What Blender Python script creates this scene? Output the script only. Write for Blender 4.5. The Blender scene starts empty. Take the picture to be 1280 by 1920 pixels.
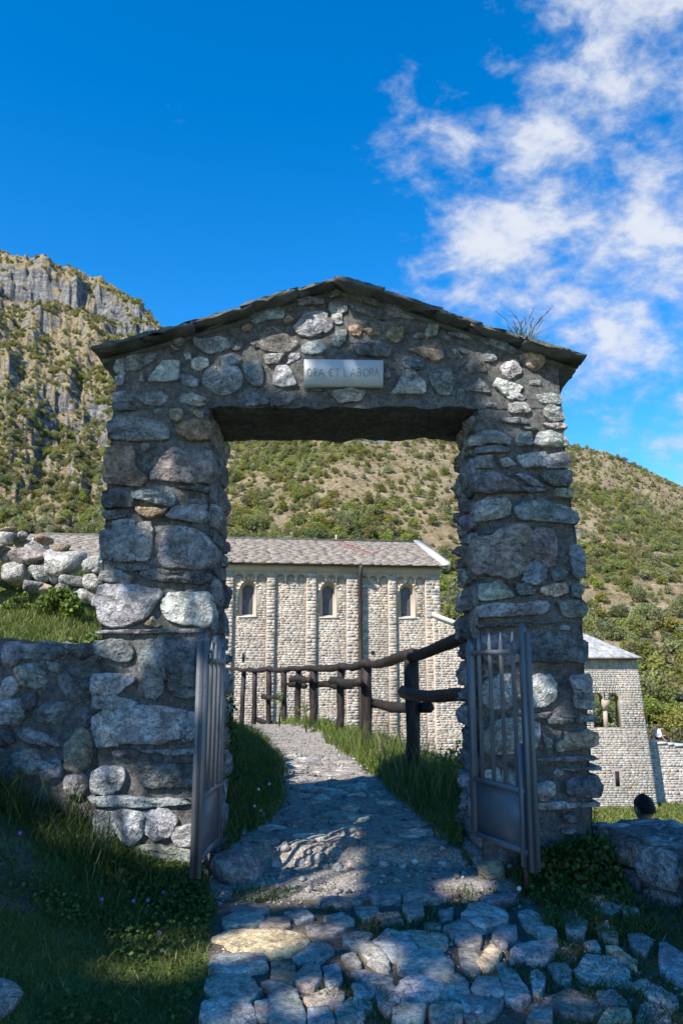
import bpy, math, random
import numpy as np
from mathutils import Vector, Matrix

# ------------------------------------------------------------------ camera, world, sun, exposure
scene = bpy.context.scene
col = scene.collection
RAD = math.radians
PITCH = RAD(10.94)
FPX = 1500.0                                   # focal length in pixels of the 1280 x 1920 photograph
CAMZ = 1.2
cam_d = bpy.data.cameras.new('camera')
cam = bpy.data.objects.new('camera', cam_d)
col.objects.link(cam)
cam.location = (0, 0, CAMZ)
cam.rotation_euler = (RAD(90) + PITCH, 0, 0)
cam_d.sensor_fit = 'VERTICAL'
cam_d.sensor_height = 36.0
cam_d.lens = 36.0 * FPX / 1920.0
cam_d.clip_start = 0.05
cam_d.clip_end = 6000
scene.camera = cam

SUN_AZ = RAD(39)        # sun stands behind the camera, this far round to the left
SUN_EL = RAD(43)
SUN = Vector((-math.sin(SUN_AZ) * math.cos(SUN_EL), -math.cos(SUN_AZ) * math.cos(SUN_EL), math.sin(SUN_EL)))


def ray(px, py):
    u = (px - 640) / FPX
    v = (960 - py) / FPX
    return Vector((u, math.cos(PITCH) - v * math.sin(PITCH), math.sin(PITCH) + v * math.cos(PITCH)))


def at(px, py, Y):
    d = ray(px, py)
    t = Y / d.y
    return Vector((d.x * t, Y, CAMZ + d.z * t))


world = bpy.data.worlds.new('World')
scene.world = world
world.use_nodes = True
wt = world.node_tree
wt.nodes.clear()


class NT:
    """small helper to write node trees"""
    def __init__(s, tree):
        s.t = tree

    def n(s, kind, **kw):
        nd = s.t.nodes.new(kind)
        for k, v in kw.items():
            if k == 'inp':
                for a, b in v.items():
                    s.put(nd.inputs[a], b)
            else:
                setattr(nd, k, v)
        return nd

    def put(s, sock, val):
        if isinstance(val, bpy.types.NodeSocket):
            s.t.links.new(val, sock)
        else:
            sock.default_value = val

    def math(s, op, a, b=0.0, c=0.0, clamp=False):
        nd = s.t.nodes.new('ShaderNodeMath')
        nd.operation = op
        nd.use_clamp = clamp
        for i, v in enumerate((a, b, c)):
            s.put(nd.inputs[i], v)
        return nd.outputs[0]

    def vmath(s, op, a, b=(0, 0, 0)):
        nd = s.t.nodes.new('ShaderNodeVectorMath')
        nd.operation = op
        s.put(nd.inputs[0], a)
        s.put(nd.inputs[1], b)
        return nd.outputs['Value'] if op in ('DOT_PRODUCT', 'LENGTH') else nd.outputs[0]

    def noise(s, vec, scale, detail=4.0, rough=0.55, dist=0.0):
        nd = s.n('ShaderNodeTexNoise')
        s.put(nd.inputs['Vector'], vec)
        nd.inputs['Scale'].default_value = scale
        nd.inputs['Detail'].default_value = detail
        nd.inputs['Roughness'].default_value = rough
        nd.inputs['Distortion'].default_value = dist
        return nd.outputs[0]

    def ramp(s, fac, stops, interp='LINEAR'):
        nd = s.n('ShaderNodeValToRGB')
        cr = nd.color_ramp
        cr.interpolation = interp
        while len(cr.elements) < len(stops):
            cr.elements.new(0.5)
        for e, (p, c) in zip(cr.elements, stops):
            e.position = p
            e.color = (c, c, c, 1) if not isinstance(c, tuple) else (c[0], c[1], c[2], 1)
        s.put(nd.inputs[0], fac)
        return nd.outputs[0]

    def mix(s, fac, a, b, mode='MIX'):
        nd = s.n('ShaderNodeMix')
        nd.data_type = 'RGBA'
        nd.blend_type = mode
        s.put(nd.inputs[0], fac)
        for i, v in ((6, a), (7, b)):
            if isinstance(v, tuple) and len(v) == 3:
                v = (*v, 1)
            s.put(nd.inputs[i], v)
        return nd.outputs[2]

    def maprange(s, v, a, b, c=0.0, d=1.0, smooth=True):
        nd = s.n('ShaderNodeMapRange')
        nd.interpolation_type = 'SMOOTHSTEP' if smooth else 'LINEAR'
        for i, x in enumerate((v, a, b, c, d)):
            s.put(nd.inputs[i], x)
        return nd.outputs[0]


W = NT(wt)
sky = W.n('ShaderNodeTexSky', sky_type='NISHITA', sun_disc=False)
sky.sun_elevation = SUN_EL
sky.sun_rotation = RAD(180) + SUN_AZ
sky.altitude = 900
sky.air_density = 1.0
sky.dust_density = 0.1
sky.ozone_density = 3.0
SKY_STRENGTH = 0.14
hs = W.n('ShaderNodeHueSaturation', inp={'Saturation': 1.40, 'Hue': 0.501, 'Value': 1.0, 'Color': sky.outputs[0]})
tc = W.n('ShaderNodeTexCoord')
dirv = W.vmath('NORMALIZE', tc.outputs['Generated'])
# cloud layer: the direction projected on a plane overhead, streaked noise
sep = W.n('ShaderNodeSeparateXYZ', inp={0: dirv})
zc = W.math('MAXIMUM', sep.outputs[2], 0.03)
zc = W.math('ADD', zc, 0.12)
cx = W.math('DIVIDE', sep.outputs[0], zc)
cy = W.math('DIVIDE', sep.outputs[1], zc)
cv = W.n('ShaderNodeCombineXYZ', inp={0: cx, 1: cy, 2: 0.0}).outputs[0]
mp = W.n('ShaderNodeMapping')
mp.inputs['Rotation'].default_value = (0, RAD(35), 0)
mp.inputs['Scale'].default_value = (0.75, 1.0, 1.25)
W.put(mp.inputs['Vector'], dirv)
n_big = W.noise(mp.outputs[0], 7.0, 3.0, 0.5, 0.2)
n_mid = W.noise(mp.outputs[0], 17.0, 5.0, 0.58, 0.25)
n_fine = W.noise(mp.outputs[0], 46.0, 5.0, 0.6, 0.3)
bank = None
for (px, py, radius) in ((1190, 110, 11.0), (1200, 420, 12.0), (1040, 300, 7.5), (815, 270, 4.4), (930, 470, 8.0),
                         (1120, 610, 8.0), (1500, 300, 15.0), (1500, 0, 12.0), (1800, 400, 15.0), (1250, -250, 11.0), (1278, 820, 2.9), (1330, 800, 4.0)):
    c = ray(px, py).normalized()
    dt = W.vmath('DOT_PRODUCT', dirv, tuple(c))
    ang = W.math('ARCCOSINE', W.math('MINIMUM', dt, 0.99999))
    m = W.math('SUBTRACT', 1.0, W.math('DIVIDE', ang, RAD(radius)))
    bank = m if bank is None else W.math('MAXIMUM', bank, m)
bank = W.math('MAXIMUM', bank, -0.6)
dens = W.math('MULTIPLY_ADD', bank, 0.58, -0.15)
dens = W.math('ADD', dens, W.math('MULTIPLY_ADD', n_big, 0.9, -0.45))
dens = W.math('ADD', dens, W.math('MULTIPLY_ADD', n_mid, 1.55, -0.775))
dens = W.math('ADD', dens, W.math('MULTIPLY_ADD', n_fine, 0.62, -0.31))
cov = W.maprange(dens, -0.10, 0.58, 0.0, 0.93)
shade = W.maprange(W.math('ADD', dens, W.math('MULTIPLY', n_mid, 0.5)), 0.2, 1.0)
ccol = W.mix(shade, (0.50, 0.58, 0.76), (0.80, 0.84, 0.92))
bg1 = W.n('ShaderNodeBackground', inp={'Color': hs.outputs[0], 'Strength': SKY_STRENGTH})
bg2 = W.n('ShaderNodeBackground', inp={'Color': ccol, 'Strength': 0.52})
mxs = W.n('ShaderNodeMixShader', inp={0: cov, 1: bg1.outputs[0], 2: bg2.outputs[0]})
wo = W.n('ShaderNodeOutputWorld')
wt.links.new(mxs.outputs[0], wo.inputs[0])

sun_d = bpy.data.lights.new('sun', 'SUN')
sun_d.energy = 4.3
sun_d.angle = RAD(0.53)
sun_d.color = (1.0, 0.94, 0.85)
sun = bpy.data.objects.new('sun', sun_d)
col.objects.link(sun)
sun.location = SUN * 60
sun.rotation_euler = SUN.to_track_quat('Z', 'Y').to_euler()

scene.view_settings.view_transform = 'Standard'
scene.view_settings.look = 'None'
scene.view_settings.gamma = 1.0
scene.view_settings.use_curve_mapping = False
scene.view_settings.exposure = 0.98
scene.render.engine = 'CYCLES'
scene.cycles.max_bounces = 5
scene.cycles.diffuse_bounces = 3
scene.cycles.glossy_bounces = 1
scene.cycles.transmission_bounces = 2

# ------------------------------------------------------------------ helpers
rng = np.random.default_rng(7)
random.seed(7)


def sst(a, b, x):
    t = np.clip((np.asarray(x, float) - a) / (b - a), 0, 1)
    return t * t * (3 - 2 * t)


def _hash(ix, iy, iz, seed):
    h = (ix.astype(np.int64) * 374761393 + iy.astype(np.int64) * 668265263 + iz.astype(np.int64) * 2147483647 + seed * 974634777) & 0xFFFFFFFF
    h = ((h ^ (h >> 13)) * 1274126177) & 0xFFFFFFFF
    h = ((h ^ (h >> 16)) * 2246822519) & 0xFFFFFFFF
    h = h ^ (h >> 15)
    return (h & 0xFFFFFF) / float(0xFFFFFF)


def vnoise(p, seed=0):
    p = np.asarray(p, float)
    i = np.floor(p)
    f = p - i
    f = f * f * (3 - 2 * f)
    ix, iy, iz = i[..., 0], i[..., 1], i[..., 2]
    r = 0
    for dx in (0, 1):
        wx = f[..., 0] if dx else 1 - f[..., 0]
        for dy in (0, 1):
            wy = f[..., 1] if dy else 1 - f[..., 1]
            for dz in (0, 1):
                wz = f[..., 2] if dz else 1 - f[..., 2]
                r = r + wx * wy * wz * _hash(ix + dx, iy + dy, iz + dz, seed)
    return r * 2 - 1


def fbm(p, scale=1.0, octaves=4, rough=0.5, seed=0):
    p = np.asarray(p, float) * scale
    a, s, t = 1.0, 0.0, 0.0
    for o in range(octaves):
        s = s + a * vnoise(p + o * 17.3, seed + o)
        t += a
        a *= rough
        p = p * 2.03
    return s / t


def xy3(x, y):
    return np.stack([x, y, np.zeros_like(x)], -1)


def mesh_np(name, verts, faces, cols=None, smooth=False, uvs=None):
    """verts (N,3); faces: (M,k) array or list of lists"""
    me = bpy.data.meshes.new(name)
    verts = np.asarray(verts, np.float32).reshape(-1, 3)
    if isinstance(faces, np.ndarray) and faces.ndim == 2:
        k = faces.shape[1]
        loops = faces.reshape(-1).astype(np.int32)
        starts = np.arange(0, len(loops), k, dtype=np.int32)
        totals = np.full(len(starts), k, np.int32)
    else:
        totals = np.array([len(f) for f in faces], np.int32)
        loops = np.array([i for f in faces for i in f], np.int32)
        starts = np.concatenate([[0], np.cumsum(totals)[:-1]]).astype(np.int32)
    me.vertices.add(len(verts))
    me.vertices.foreach_set('co', verts.reshape(-1))
    me.loops.add(len(loops))
    me.loops.foreach_set('vertex_index', loops)
    me.polygons.add(len(starts))
    me.polygons.foreach_set('loop_start', starts)
    me.polygons.foreach_set('loop_total', totals)
    if smooth:
        me.polygons.foreach_set('use_smooth', np.ones(len(starts), bool))
    me.update(calc_edges=True)
    if cols is not None:
        ca = me.color_attributes.new('Col', 'FLOAT_COLOR', 'POINT')
        c = np.ones((len(verts), 4), np.float32)
        c[:, :3] = cols
        ca.data.foreach_set('color', c.reshape(-1))
    return me


class MB:
    """collects vertices and faces; build() makes one mesh object"""
    def __init__(s):
        s.v, s.f, s.c, s.n = [], [], [], 0

    def add(s, verts, faces, colr=None):
        verts = [tuple(v) for v in verts]
        s.v += verts
        s.f += [[i + s.n for i in f] for f in faces]
        if colr is not None:
            s.c += [tuple(colr)] * len(verts)
        s.n += len(verts)
        return s

    def box(s, lo, hi, fr=None, colr=None, jit=0.0):
        x0, y0, z0 = lo
        x1, y1, z1 = hi
        vs = [(x0, y0, z0), (x1, y0, z0), (x1, y1, z0), (x0, y1, z0), (x0, y0, z1), (x1, y0, z1), (x1, y1, z1), (x0, y1, z1)]
        if jit:
            vs = [tuple(c + random.uniform(-jit, jit) for c in v) for v in vs]
        if fr:
            vs = [fr(*v) for v in vs]
        return s.add(vs, [[0, 3, 2, 1], [4, 5, 6, 7], [0, 1, 5, 4], [1, 2, 6, 5], [2, 3, 7, 6], [3, 0, 4, 7]], colr)

    def tube(s, pts, radii, n=8, caps=True, squash=(1, 1), colr=None, jit=0.0):
        pts = [Vector(p) for p in pts]
        rings = []
        up0 = Vector((0, 0, 1))
        for i, p in enumerate(pts):
            d = (pts[min(i + 1, len(pts) - 1)] - pts[max(i - 1, 0)]).normalized()
            a = up0 if abs(d.z) < 0.9 else Vector((0, 1, 0))
            e1 = d.cross(a).normalized()
            e2 = e1.cross(d).normalized()
            r = radii[i] if isinstance(radii, (list, tuple)) else radii
            rings.append([p + e1 * (r * squash[0] * math.cos(2 * math.pi * k / n)) + e2 * (r * squash[1] * math.sin(2 * math.pi * k / n)) for k in range(n)])
        vs = [v for r in rings for v in r]
        if jit:
            vs = [v + Vector((random.uniform(-jit, jit), random.uniform(-jit, jit), random.uniform(-jit, jit))) for v in vs]
        fs = []
        for i in range(len(rings) - 1):
            for k in range(n):
                a, b = i * n + k, i * n + (k + 1) % n
                fs.append([a, b, b + n, a + n])
        if caps:
            fs.append(list(range(n))[::-1])
            fs.append([(len(rings) - 1) * n + k for k in range(n)])
        return s.add(vs, fs, colr)

    def patch(s, fn, nu, nv, flip=False):
        """grid patch: fn(U,V)-> (..,3) for arrays in 0..1"""
        U, V = np.meshgrid(np.linspace(0, 1, nu + 1), np.linspace(0, 1, nv + 1), indexing='ij')
        P = fn(U, V).reshape(-1, 3)
        fs = []
        for i in range(nu):
            for j in range(nv):
                a = i * (nv + 1) + j
                q = [a, a + nv + 1, a + nv + 2, a + 1]
                fs.append(q[::-1] if flip else q)
        s.v += [tuple(p) for p in P]
        s.f += [[k + s.n for k in f] for f in fs]
        s.n += len(P)
        return s

    def mesh(s, name, smooth=False):
        return mesh_np(name, np.array(s.v), s.f, np.array(s.c) if s.c and len(s.c) == len(s.v) else None, smooth)

    def build(s, name, mat, parent=None, smooth=False):
        return obj(name, s.mesh(name, smooth), mat, parent)


def obj(name, me, mat=None, parent=None):
    """links ONE mesh object; mesh data is in world coordinates, the parent may be an Empty at its base or a part"""
    o = bpy.data.objects.new(name, me)
    col.objects.link(o)
    if mat is not None and len(me.materials) == 0:
        me.materials.append(mat)
    if parent is not None:
        o.parent = parent
        if parent.type == 'EMPTY':
            o.matrix_parent_inverse = Matrix.Translation(-Vector(parent.location))
    return o


def empty(name, loc):
    o = bpy.data.objects.new(name, None)
    o.empty_display_size = 0.2
    o.location = loc
    col.objects.link(o)
    return o


def tag(o, label=None, cat=None, group=None, kind=None):
    if label: o['label'] = label
    if cat: o['category'] = cat
    if group: o['group'] = group
    if kind: o['kind'] = kind
    return o


# ------------------------------------------------------------------ materials
MAT = {}


def newmat(name):
    m = bpy.data.materials.new(name)
    m.use_nodes = True
    t = m.node_tree
    t.nodes.clear()
    N = NT(t)
    out = N.n('ShaderNodeOutputMaterial')
    b = N.n('ShaderNodeBsdfPrincipled')
    t.links.new(b.outputs[0], out.inputs[0])
    b.inputs['Roughness'].default_value = 0.9
    b.inputs['Specular IOR Level'].default_value = 0.25
    MAT[name] = m
    return m, N, b


def bump(N, b, h, strength=0.5, dist=0.02, prev=None):
    nd = N.n('ShaderNodeBump', inp={'Strength': strength, 'Distance': dist, 'Height': h})
    if prev is not None:
        N.put(nd.inputs['Normal'], prev)
    N.put(b.inputs['Normal'], nd.outputs[0])
    return nd.outputs[0]


def mat_rock(name, use_obj=True, base=(0.3, 0.3, 0.3), bs=1.0, lichen=0.5, bump_s=1.0):
    m, N, b = newmat(name)
    p = N.n('ShaderNodeNewGeometry').outputs['Position']
    oi = N.n('ShaderNodeObjectInfo')
    if use_obj:
        basec = oi.outputs['Color']
    else:
        basec = N.n('ShaderNodeVertexColor', layer_name='Col').outputs[0]
    n1 = N.noise(p, 5.0 * bs, 4, 0.6, 0.4)
    n2 = N.noise(p, 22.0 * bs, 4, 0.65)
    n3 = N.noise(p, 75.0 * bs, 3, 0.7)
    v = N.n('ShaderNodeTexVoronoi', feature='DISTANCE_TO_EDGE')
    # jagged fracture lines: distort the lookup with noise
    nz = N.n('ShaderNodeTexNoise', inp={'Vector': p, 'Scale': 9.0 * bs, 'Detail': 5.0})
    off = N.n('ShaderNodeVectorMath', operation='SCALE')
    N.put(off.inputs[0], nz.outputs[1])
    off.inputs['Scale'].default_value = 0.22 / bs
    pd = N.vmath('ADD', p, off.outputs[0])
    N.put(v.inputs['Vector'], pd)
    v.inputs['Scale'].default_value = 6.5 * bs
    crack = N.maprange(v.outputs['Distance'], 0.0, 0.035, 0.0, 1.0)
    crack = N.math('MAXIMUM', crack, N.maprange(N.noise(N.vmath('ADD', p, (3.3, 9.1, 1.7)), 5.0 * bs, 3), 0.42, 0.50))
    ns = N.noise(N.vmath('MULTIPLY', pd, (1.0, 1.0, 3.6)), 9.0 * bs, 4, 0.65, 0.4)
    f = N.math('MULTIPLY', N.maprange(n1, 0.25, 0.75, 0.62, 1.38), N.maprange(n2, 0.25, 0.75, 0.55, 1.42))
    f = N.math('MULTIPLY', f, N.math('MULTIPLY_ADD', crack, 0.28, 0.72))
    f = N.math('MULTIPLY', f, N.maprange(ns, 0.25, 0.75, 0.68, 1.28))
    f = N.math('MULTIPLY', f, N.maprange(n3, 0.3, 0.7, 0.72, 1.28))
    fc = N.n('ShaderNodeCombineXYZ', inp={0: f, 1: f, 2: f}).outputs[0]
    c = N.mix(1.0, basec, fc, 'MULTIPLY')
    # pale lichen blotches, and rust coloured ones
    n4 = N.noise(p, 11.0 * bs, 5, 0.7, 0.8)
    lm = N.maprange(n4, 0.60, 0.70, 0.0, 0.7 * lichen)
    c = N.mix(lm, c, (0.44, 0.44, 0.42))
    n5 = N.noise(N.vmath('ADD', p, (13.1, 4.2, 7.7)), 4.2 * bs, 5, 0.72, 0.5)
    rm = N.maprange(n5, 0.665, 0.72, 0.0, 0.75 * lichen)
    c = N.mix(rm, c, (0.30, 0.17, 0.06))
    N.put(b.inputs['Base Color'], c)
    b.inputs['Roughness'].default_value = 0.88
    # fracture relief: facetted cells + grain
    vc = N.n('ShaderNodeTexVoronoi', feature='F1', inp={'Vector': pd, 'Scale': 15.0 * bs})
    h = N.math('ADD', N.math('MULTIPLY', n2, 0.9), N.math('MULTIPLY', vc.outputs['Distance'], 0.35))
    h = N.math('ADD', h, N.math('MULTIPLY', ns, 0.9))
    h = N.math('ADD', h, N.math('MULTIPLY', crack, 0.3))
    pb = bump(N, b, h, 1.0, 0.042 / bs * bump_s)
    bump(N, b, n3, 0.7, 0.010 / bs, pb)
    return m


mat_rock('stone', lichen=0.7)
mat_rock('stone_small', use_obj=False, bs=1.0, lichen=0.25, bump_s=0.6)
mat_rock('cobble', bs=1.15, lichen=0.35, bump_s=0.28)


def mat_masonry():
    m, N, b = newmat('masonry')
    p = N.n('ShaderNodeNewGeometry').outputs['Position']
    vc = N.n('ShaderNodeVertexColor', layer_name='Col').outputs[0]
    n1 = N.noise(p, 0.7, 5, 0.6)
    n2 = N.noise(p, 9.0, 5, 0.65)
    f = N.math('MULTIPLY', N.maprange(n1, 0.25, 0.75, 0.86, 1.12), N.maprange(n2, 0.25, 0.75, 0.82, 1.16))
    c = N.mix(1.0, vc, N.n('ShaderNodeCombineXYZ', inp={0: f, 1: f, 2: f}).outputs[0], 'MULTIPLY')
    N.put(b.inputs['Base Color'], c)
    bump(N, b, n2, 0.5, 0.025)


mat_masonry()


def mat_mortar():
    m, N, b = newmat('mortar')
    p = N.n('ShaderNodeNewGeometry').outputs['Position']
    n1 = N.noise(p, 4.0, 6, 0.65)
    n2 = N.noise(p, 24.0, 6, 0.7)
    n3 = N.noise(p, 95.0, 4, 0.75)
    c = N.ramp(n1, [(0.25, (0.145, 0.141, 0.137)), (0.5, (0.21, 0.203, 0.193)), (0.8, (0.30, 0.285, 0.265))])
    f = N.maprange(n2, 0.28, 0.75, 0.5, 1.45)
    f = N.math('MULTIPLY', f, N.maprange(n3, 0.3, 0.72, 0.6, 1.4))
    c = N.mix(1.0, c, N.n('ShaderNodeCombineXYZ', inp={0: f, 1: f, 2: f}).outputs[0], 'MULTIPLY')
    N.put(b.inputs['Base Color'], c)
    pb = bump(N, b, n2, 1.0, 0.05)
    bump(N, b, n3, 1.0, 0.02, pb)


mat_mortar()


def mat_simple(name, stops, scale, rough=0.85, bscale=40.0, bstr=0.4, bdist=0.01, metallic=0.0, detail=6, stretch=None):
    m, N, b = newmat(name)
    p = N.n('ShaderNodeNewGeometry').outputs['Position']
    if stretch:
        p = N.vmath('MULTIPLY', p, stretch)
    n = N.noise(p, scale, detail, 0.62)
    c = N.ramp(n, stops)
    N.put(b.inputs['Base Color'], c)
    b.inputs['Roughness'].default_value = rough
    b.inputs['Metallic'].default_value = metallic
    bump(N, b, N.noise(p, bscale, 5, 0.65), bstr, bdist)
    return m, N, b


mat_simple('slate', [(0.25, (0.05, 0.055, 0.055)), (0.5, (0.10, 0.105, 0.10)), (0.75, (0.17, 0.18, 0.16))], 7.0, 0.8, 45, 0.8, 0.02)
mat_simple('marble', [(0.3, (0.40, 0.41, 0.41)), (0.7, (0.50, 0.51, 0.51))], 9.0, 0.6, 160, 0.1, 0.003)
mat_simple('lettering', [(0.3, (0.25, 0.255, 0.26)), (0.7, (0.32, 0.325, 0.33))], 9.0, 0.8)
mat_simple('wood', [(0.28, (0.010, 0.008, 0.007)), (0.5, (0.024, 0.018, 0.016)), (0.74, (0.075, 0.060, 0.054))], 9.0, 0.6, 30, 0.6, 0.012, stretch=(3, 3, 0.6))
mat_simple('roof_under', [(0.3, (0.05, 0.04, 0.03)), (0.7, (0.10, 0.08, 0.06))], 3.0)
mat_simple('zinc', [(0.3, (0.035, 0.028, 0.026)), (0.7, (0.07, 0.055, 0.05))], 2.0, 0.5)
mat_simple('glass', [(0.3, (0.03, 0.035, 0.045)), (0.7, (0.09, 0.095, 0.11))], 2.5, 0.25)
mat_simple('plaster', [(0.25, (0.32, 0.265, 0.215)), (0.5, (0.385, 0.325, 0.265)), (0.8, (0.44, 0.38, 0.315))], 2.2, 0.95, 14, 0.4, 0.02)
mat_simple('coping', [(0.3, (0.42, 0.40, 0.36)), (0.7, (0.56, 0.54, 0.50))], 2.0, 0.9)
mat_simple('bark', [(0.3, (0.05, 0.04, 0.03)), (0.7, (0.13, 0.105, 0.08))], 6.0, 0.9, 25, 0.9, 0.03)
mat_simple('skin', [(0.3, (0.42, 0.24, 0.17)), (0.7, (0.50, 0.30, 0.22))], 8.0, 0.55)
mat_simple('hair', [(0.3, (0.006, 0.005, 0.005)), (0.7, (0.028, 0.022, 0.02))], 45.0, 0.45, 70, 1.0, 0.03)
mat_simple('blue_cloth', [(0.3, (0.03, 0.04, 0.08)), (0.7, (0.05, 0.06, 0.11))], 8.0)
mat_simple('dark_cloth', [(0.3, (0.012, 0.013, 0.018)), (0.7, (0.025, 0.026, 0.032))], 8.0)
mat_simple('white_cloth', [(0.3, (0.72, 0.72, 0.72)), (0.7, (0.82, 0.82, 0.82))], 8.0)
mat_simple('rust', [(0.3, (0.05, 0.028, 0.018)), (0.7, (0.11, 0.06, 0.035))], 20.0, 0.85)
mat_simple('petal_white', [(0.3, (0.72, 0.70, 0.68)), (0.7, (0.82, 0.80, 0.78))], 9.0)
mat_simple('petal_purple', [(0.3, (0.30, 0.10, 0.38)), (0.7, (0.40, 0.17, 0.50))], 9.0)


def mat_paint():
    m, N, b = newmat('iron_paint')
    p = N.n('ShaderNodeNewGeometry').outputs['Position']
    n1 = N.noise(p, 6.0, 6, 0.6)
    n2 = N.noise(p, 60.0, 5, 0.7)
    c = N.ramp(n1, [(0.3, (0.092, 0.100, 0.112)), (0.7, (0.142, 0.150, 0.164))])
    c = N.mix(N.maprange(N.math('ADD', N.math('MULTIPLY', n2, 0.7), N.math('MULTIPLY', n1, 0.35)), 0.60, 0.66, 0.0, 0.75), c, (0.085, 0.048, 0.032))
    N.put(b.inputs['Base Color'], c)
    b.inputs['Roughness'].default_value = 0.42
    b.inputs['Specular IOR Level'].default_value = 0.5
    bump(N, b, n2, 0.3, 0.003)


mat_paint()


def mat_leaf(name, c1, c2, rnd=0.25, trans=0.35, vc=False, use_rand=True):
    m, N, b = newmat(name)
    oi = N.n('ShaderNodeObjectInfo')
    p = N.n('ShaderNodeNewGeometry').outputs['Position']
    n = N.noise(p, 2.0, 3, 0.6)
    c = N.mix(N.maprange(n, 0.3, 0.7), c1, c2)
    if vc:
        a = N.n('ShaderNodeVertexColor', layer_name='Col').outputs[0]
        c = N.mix(1.0, c, a, 'MULTIPLY')
    if use_rand:
        h = N.n('ShaderNodeHueSaturation')
        N.put(h.inputs['Hue'], N.math('MULTIPLY_ADD', oi.outputs['Random'], 0.07, 0.455))
        N.put(h.inputs['Value'], N.math('MULTIPLY_ADD', N.math('FRACT', N.math('MULTIPLY', oi.outputs['Random'], 7.31)), 0.7, 0.78))
        N.put(h.inputs['Saturation'], N.math('MULTIPLY_ADD', N.math('FRACT', N.math('MULTIPLY', oi.outputs['Random'], 13.7)), 0.45, 0.62))
        N.put(h.inputs['Color'], c)
        c = h.outputs[0]
    N.put(b.inputs['Base Color'], c)
    b.inputs['Roughness'].default_value = 0.6
    tr = N.n('ShaderNodeBsdfTranslucent')
    N.put(tr.inputs[0], c)
    mx = N.n('ShaderNodeMixShader', inp={0: trans, 1: b.outputs[0], 2: tr.outputs[0]})
    out = [x for x in m.node_tree.nodes if x.type == 'OUTPUT_MATERIAL'][0]
    m.node_tree.links.new(mx.outputs[0], out.inputs[0])
    return m


mat_leaf('scrub_leaf', (0.175, 0.205, 0.040), (0.270, 0.275, 0.074), trans=0.5)
mat_leaf('tree_leaf', (0.04, 0.08, 0.015), (0.07, 0.11, 0.02), use_rand=False)
mat_leaf('grass_blade', (0.95, 1.0, 0.9), (1.0, 1.0, 1.0), vc=True, use_rand=False, trans=0.3)


def mat_ground(name, vcname='Col'):
    """vertex colour: R = bare path / gravel, G = grass, B = dry straw"""
    m, N, b = newmat(name)
    p = N.n('ShaderNodeNewGeometry').outputs['Position']
    vc = N.n('ShaderNodeVertexColor', layer_name='Col').outputs[0]
    sp = N.n('ShaderNodeSeparateColor', inp={0: vc})
    n1 = N.noise(p, 2.2, 6, 0.6)
    n2 = N.noise(p, 18.0, 6, 0.7)
    n3 = N.noise(p, 90.0, 5, 0.75)
    v = N.n('ShaderNodeTexVoronoi', feature='F1', inp={'Vector': p, 'Scale': 55.0})
    soil = N.ramp(n2, [(0.25, (0.07, 0.057, 0.044)), (0.7, (0.165, 0.14, 0.112))])
    grav = N.ramp(n2, [(0.2, (0.27, 0.23, 0.19)), (0.5, (0.42, 0.37, 0.315)), (0.8, (0.55, 0.50, 0.43))])
    gv = N.maprange(v.outputs['Distance'], 0.0, 0.7, 1.2, 0.65)
    grav = N.mix(1.0, grav, N.n('ShaderNodeCombineXYZ', inp={0: gv, 1: gv, 2: gv}).outputs[0], 'MULTIPLY')
    grass = N.ramp(n2, [(0.25, (0.05, 0.075, 0.015)), (0.75, (0.125, 0.155, 0.035))])
    straw = N.ramp(n2, [(0.25, (0.16, 0.13, 0.07)), (0.75, (0.30, 0.25, 0.15))])
    e = N.math('MULTIPLY_ADD', n1, 0.7, -0.35)
    c = N.mix(N.maprange(N.math('ADD', sp.outputs[0], e), 0.35, 0.65), soil, grav)
    c = N.mix(N.maprange(N.math('ADD', sp.outputs[1], e), 0.35, 0.65), c, grass)
    c = N.mix(N.maprange(N.math('ADD', sp.outputs[2], e), 0.35, 0.65), c, straw)
    N.put(b.inputs['Base Color'], c)
    b.inputs['Roughness'].default_value = 0.95
    hh = N.math('ADD', N.math('MULTIPLY', n2, 1.0), N.math('MULTIPLY', v.outputs['Distance'], -0.5))
    pb = bump(N, b, hh, 0.8, 0.03)
    bump(N, b, n3, 0.7, 0.008, pb)


mat_ground('ground')


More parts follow.
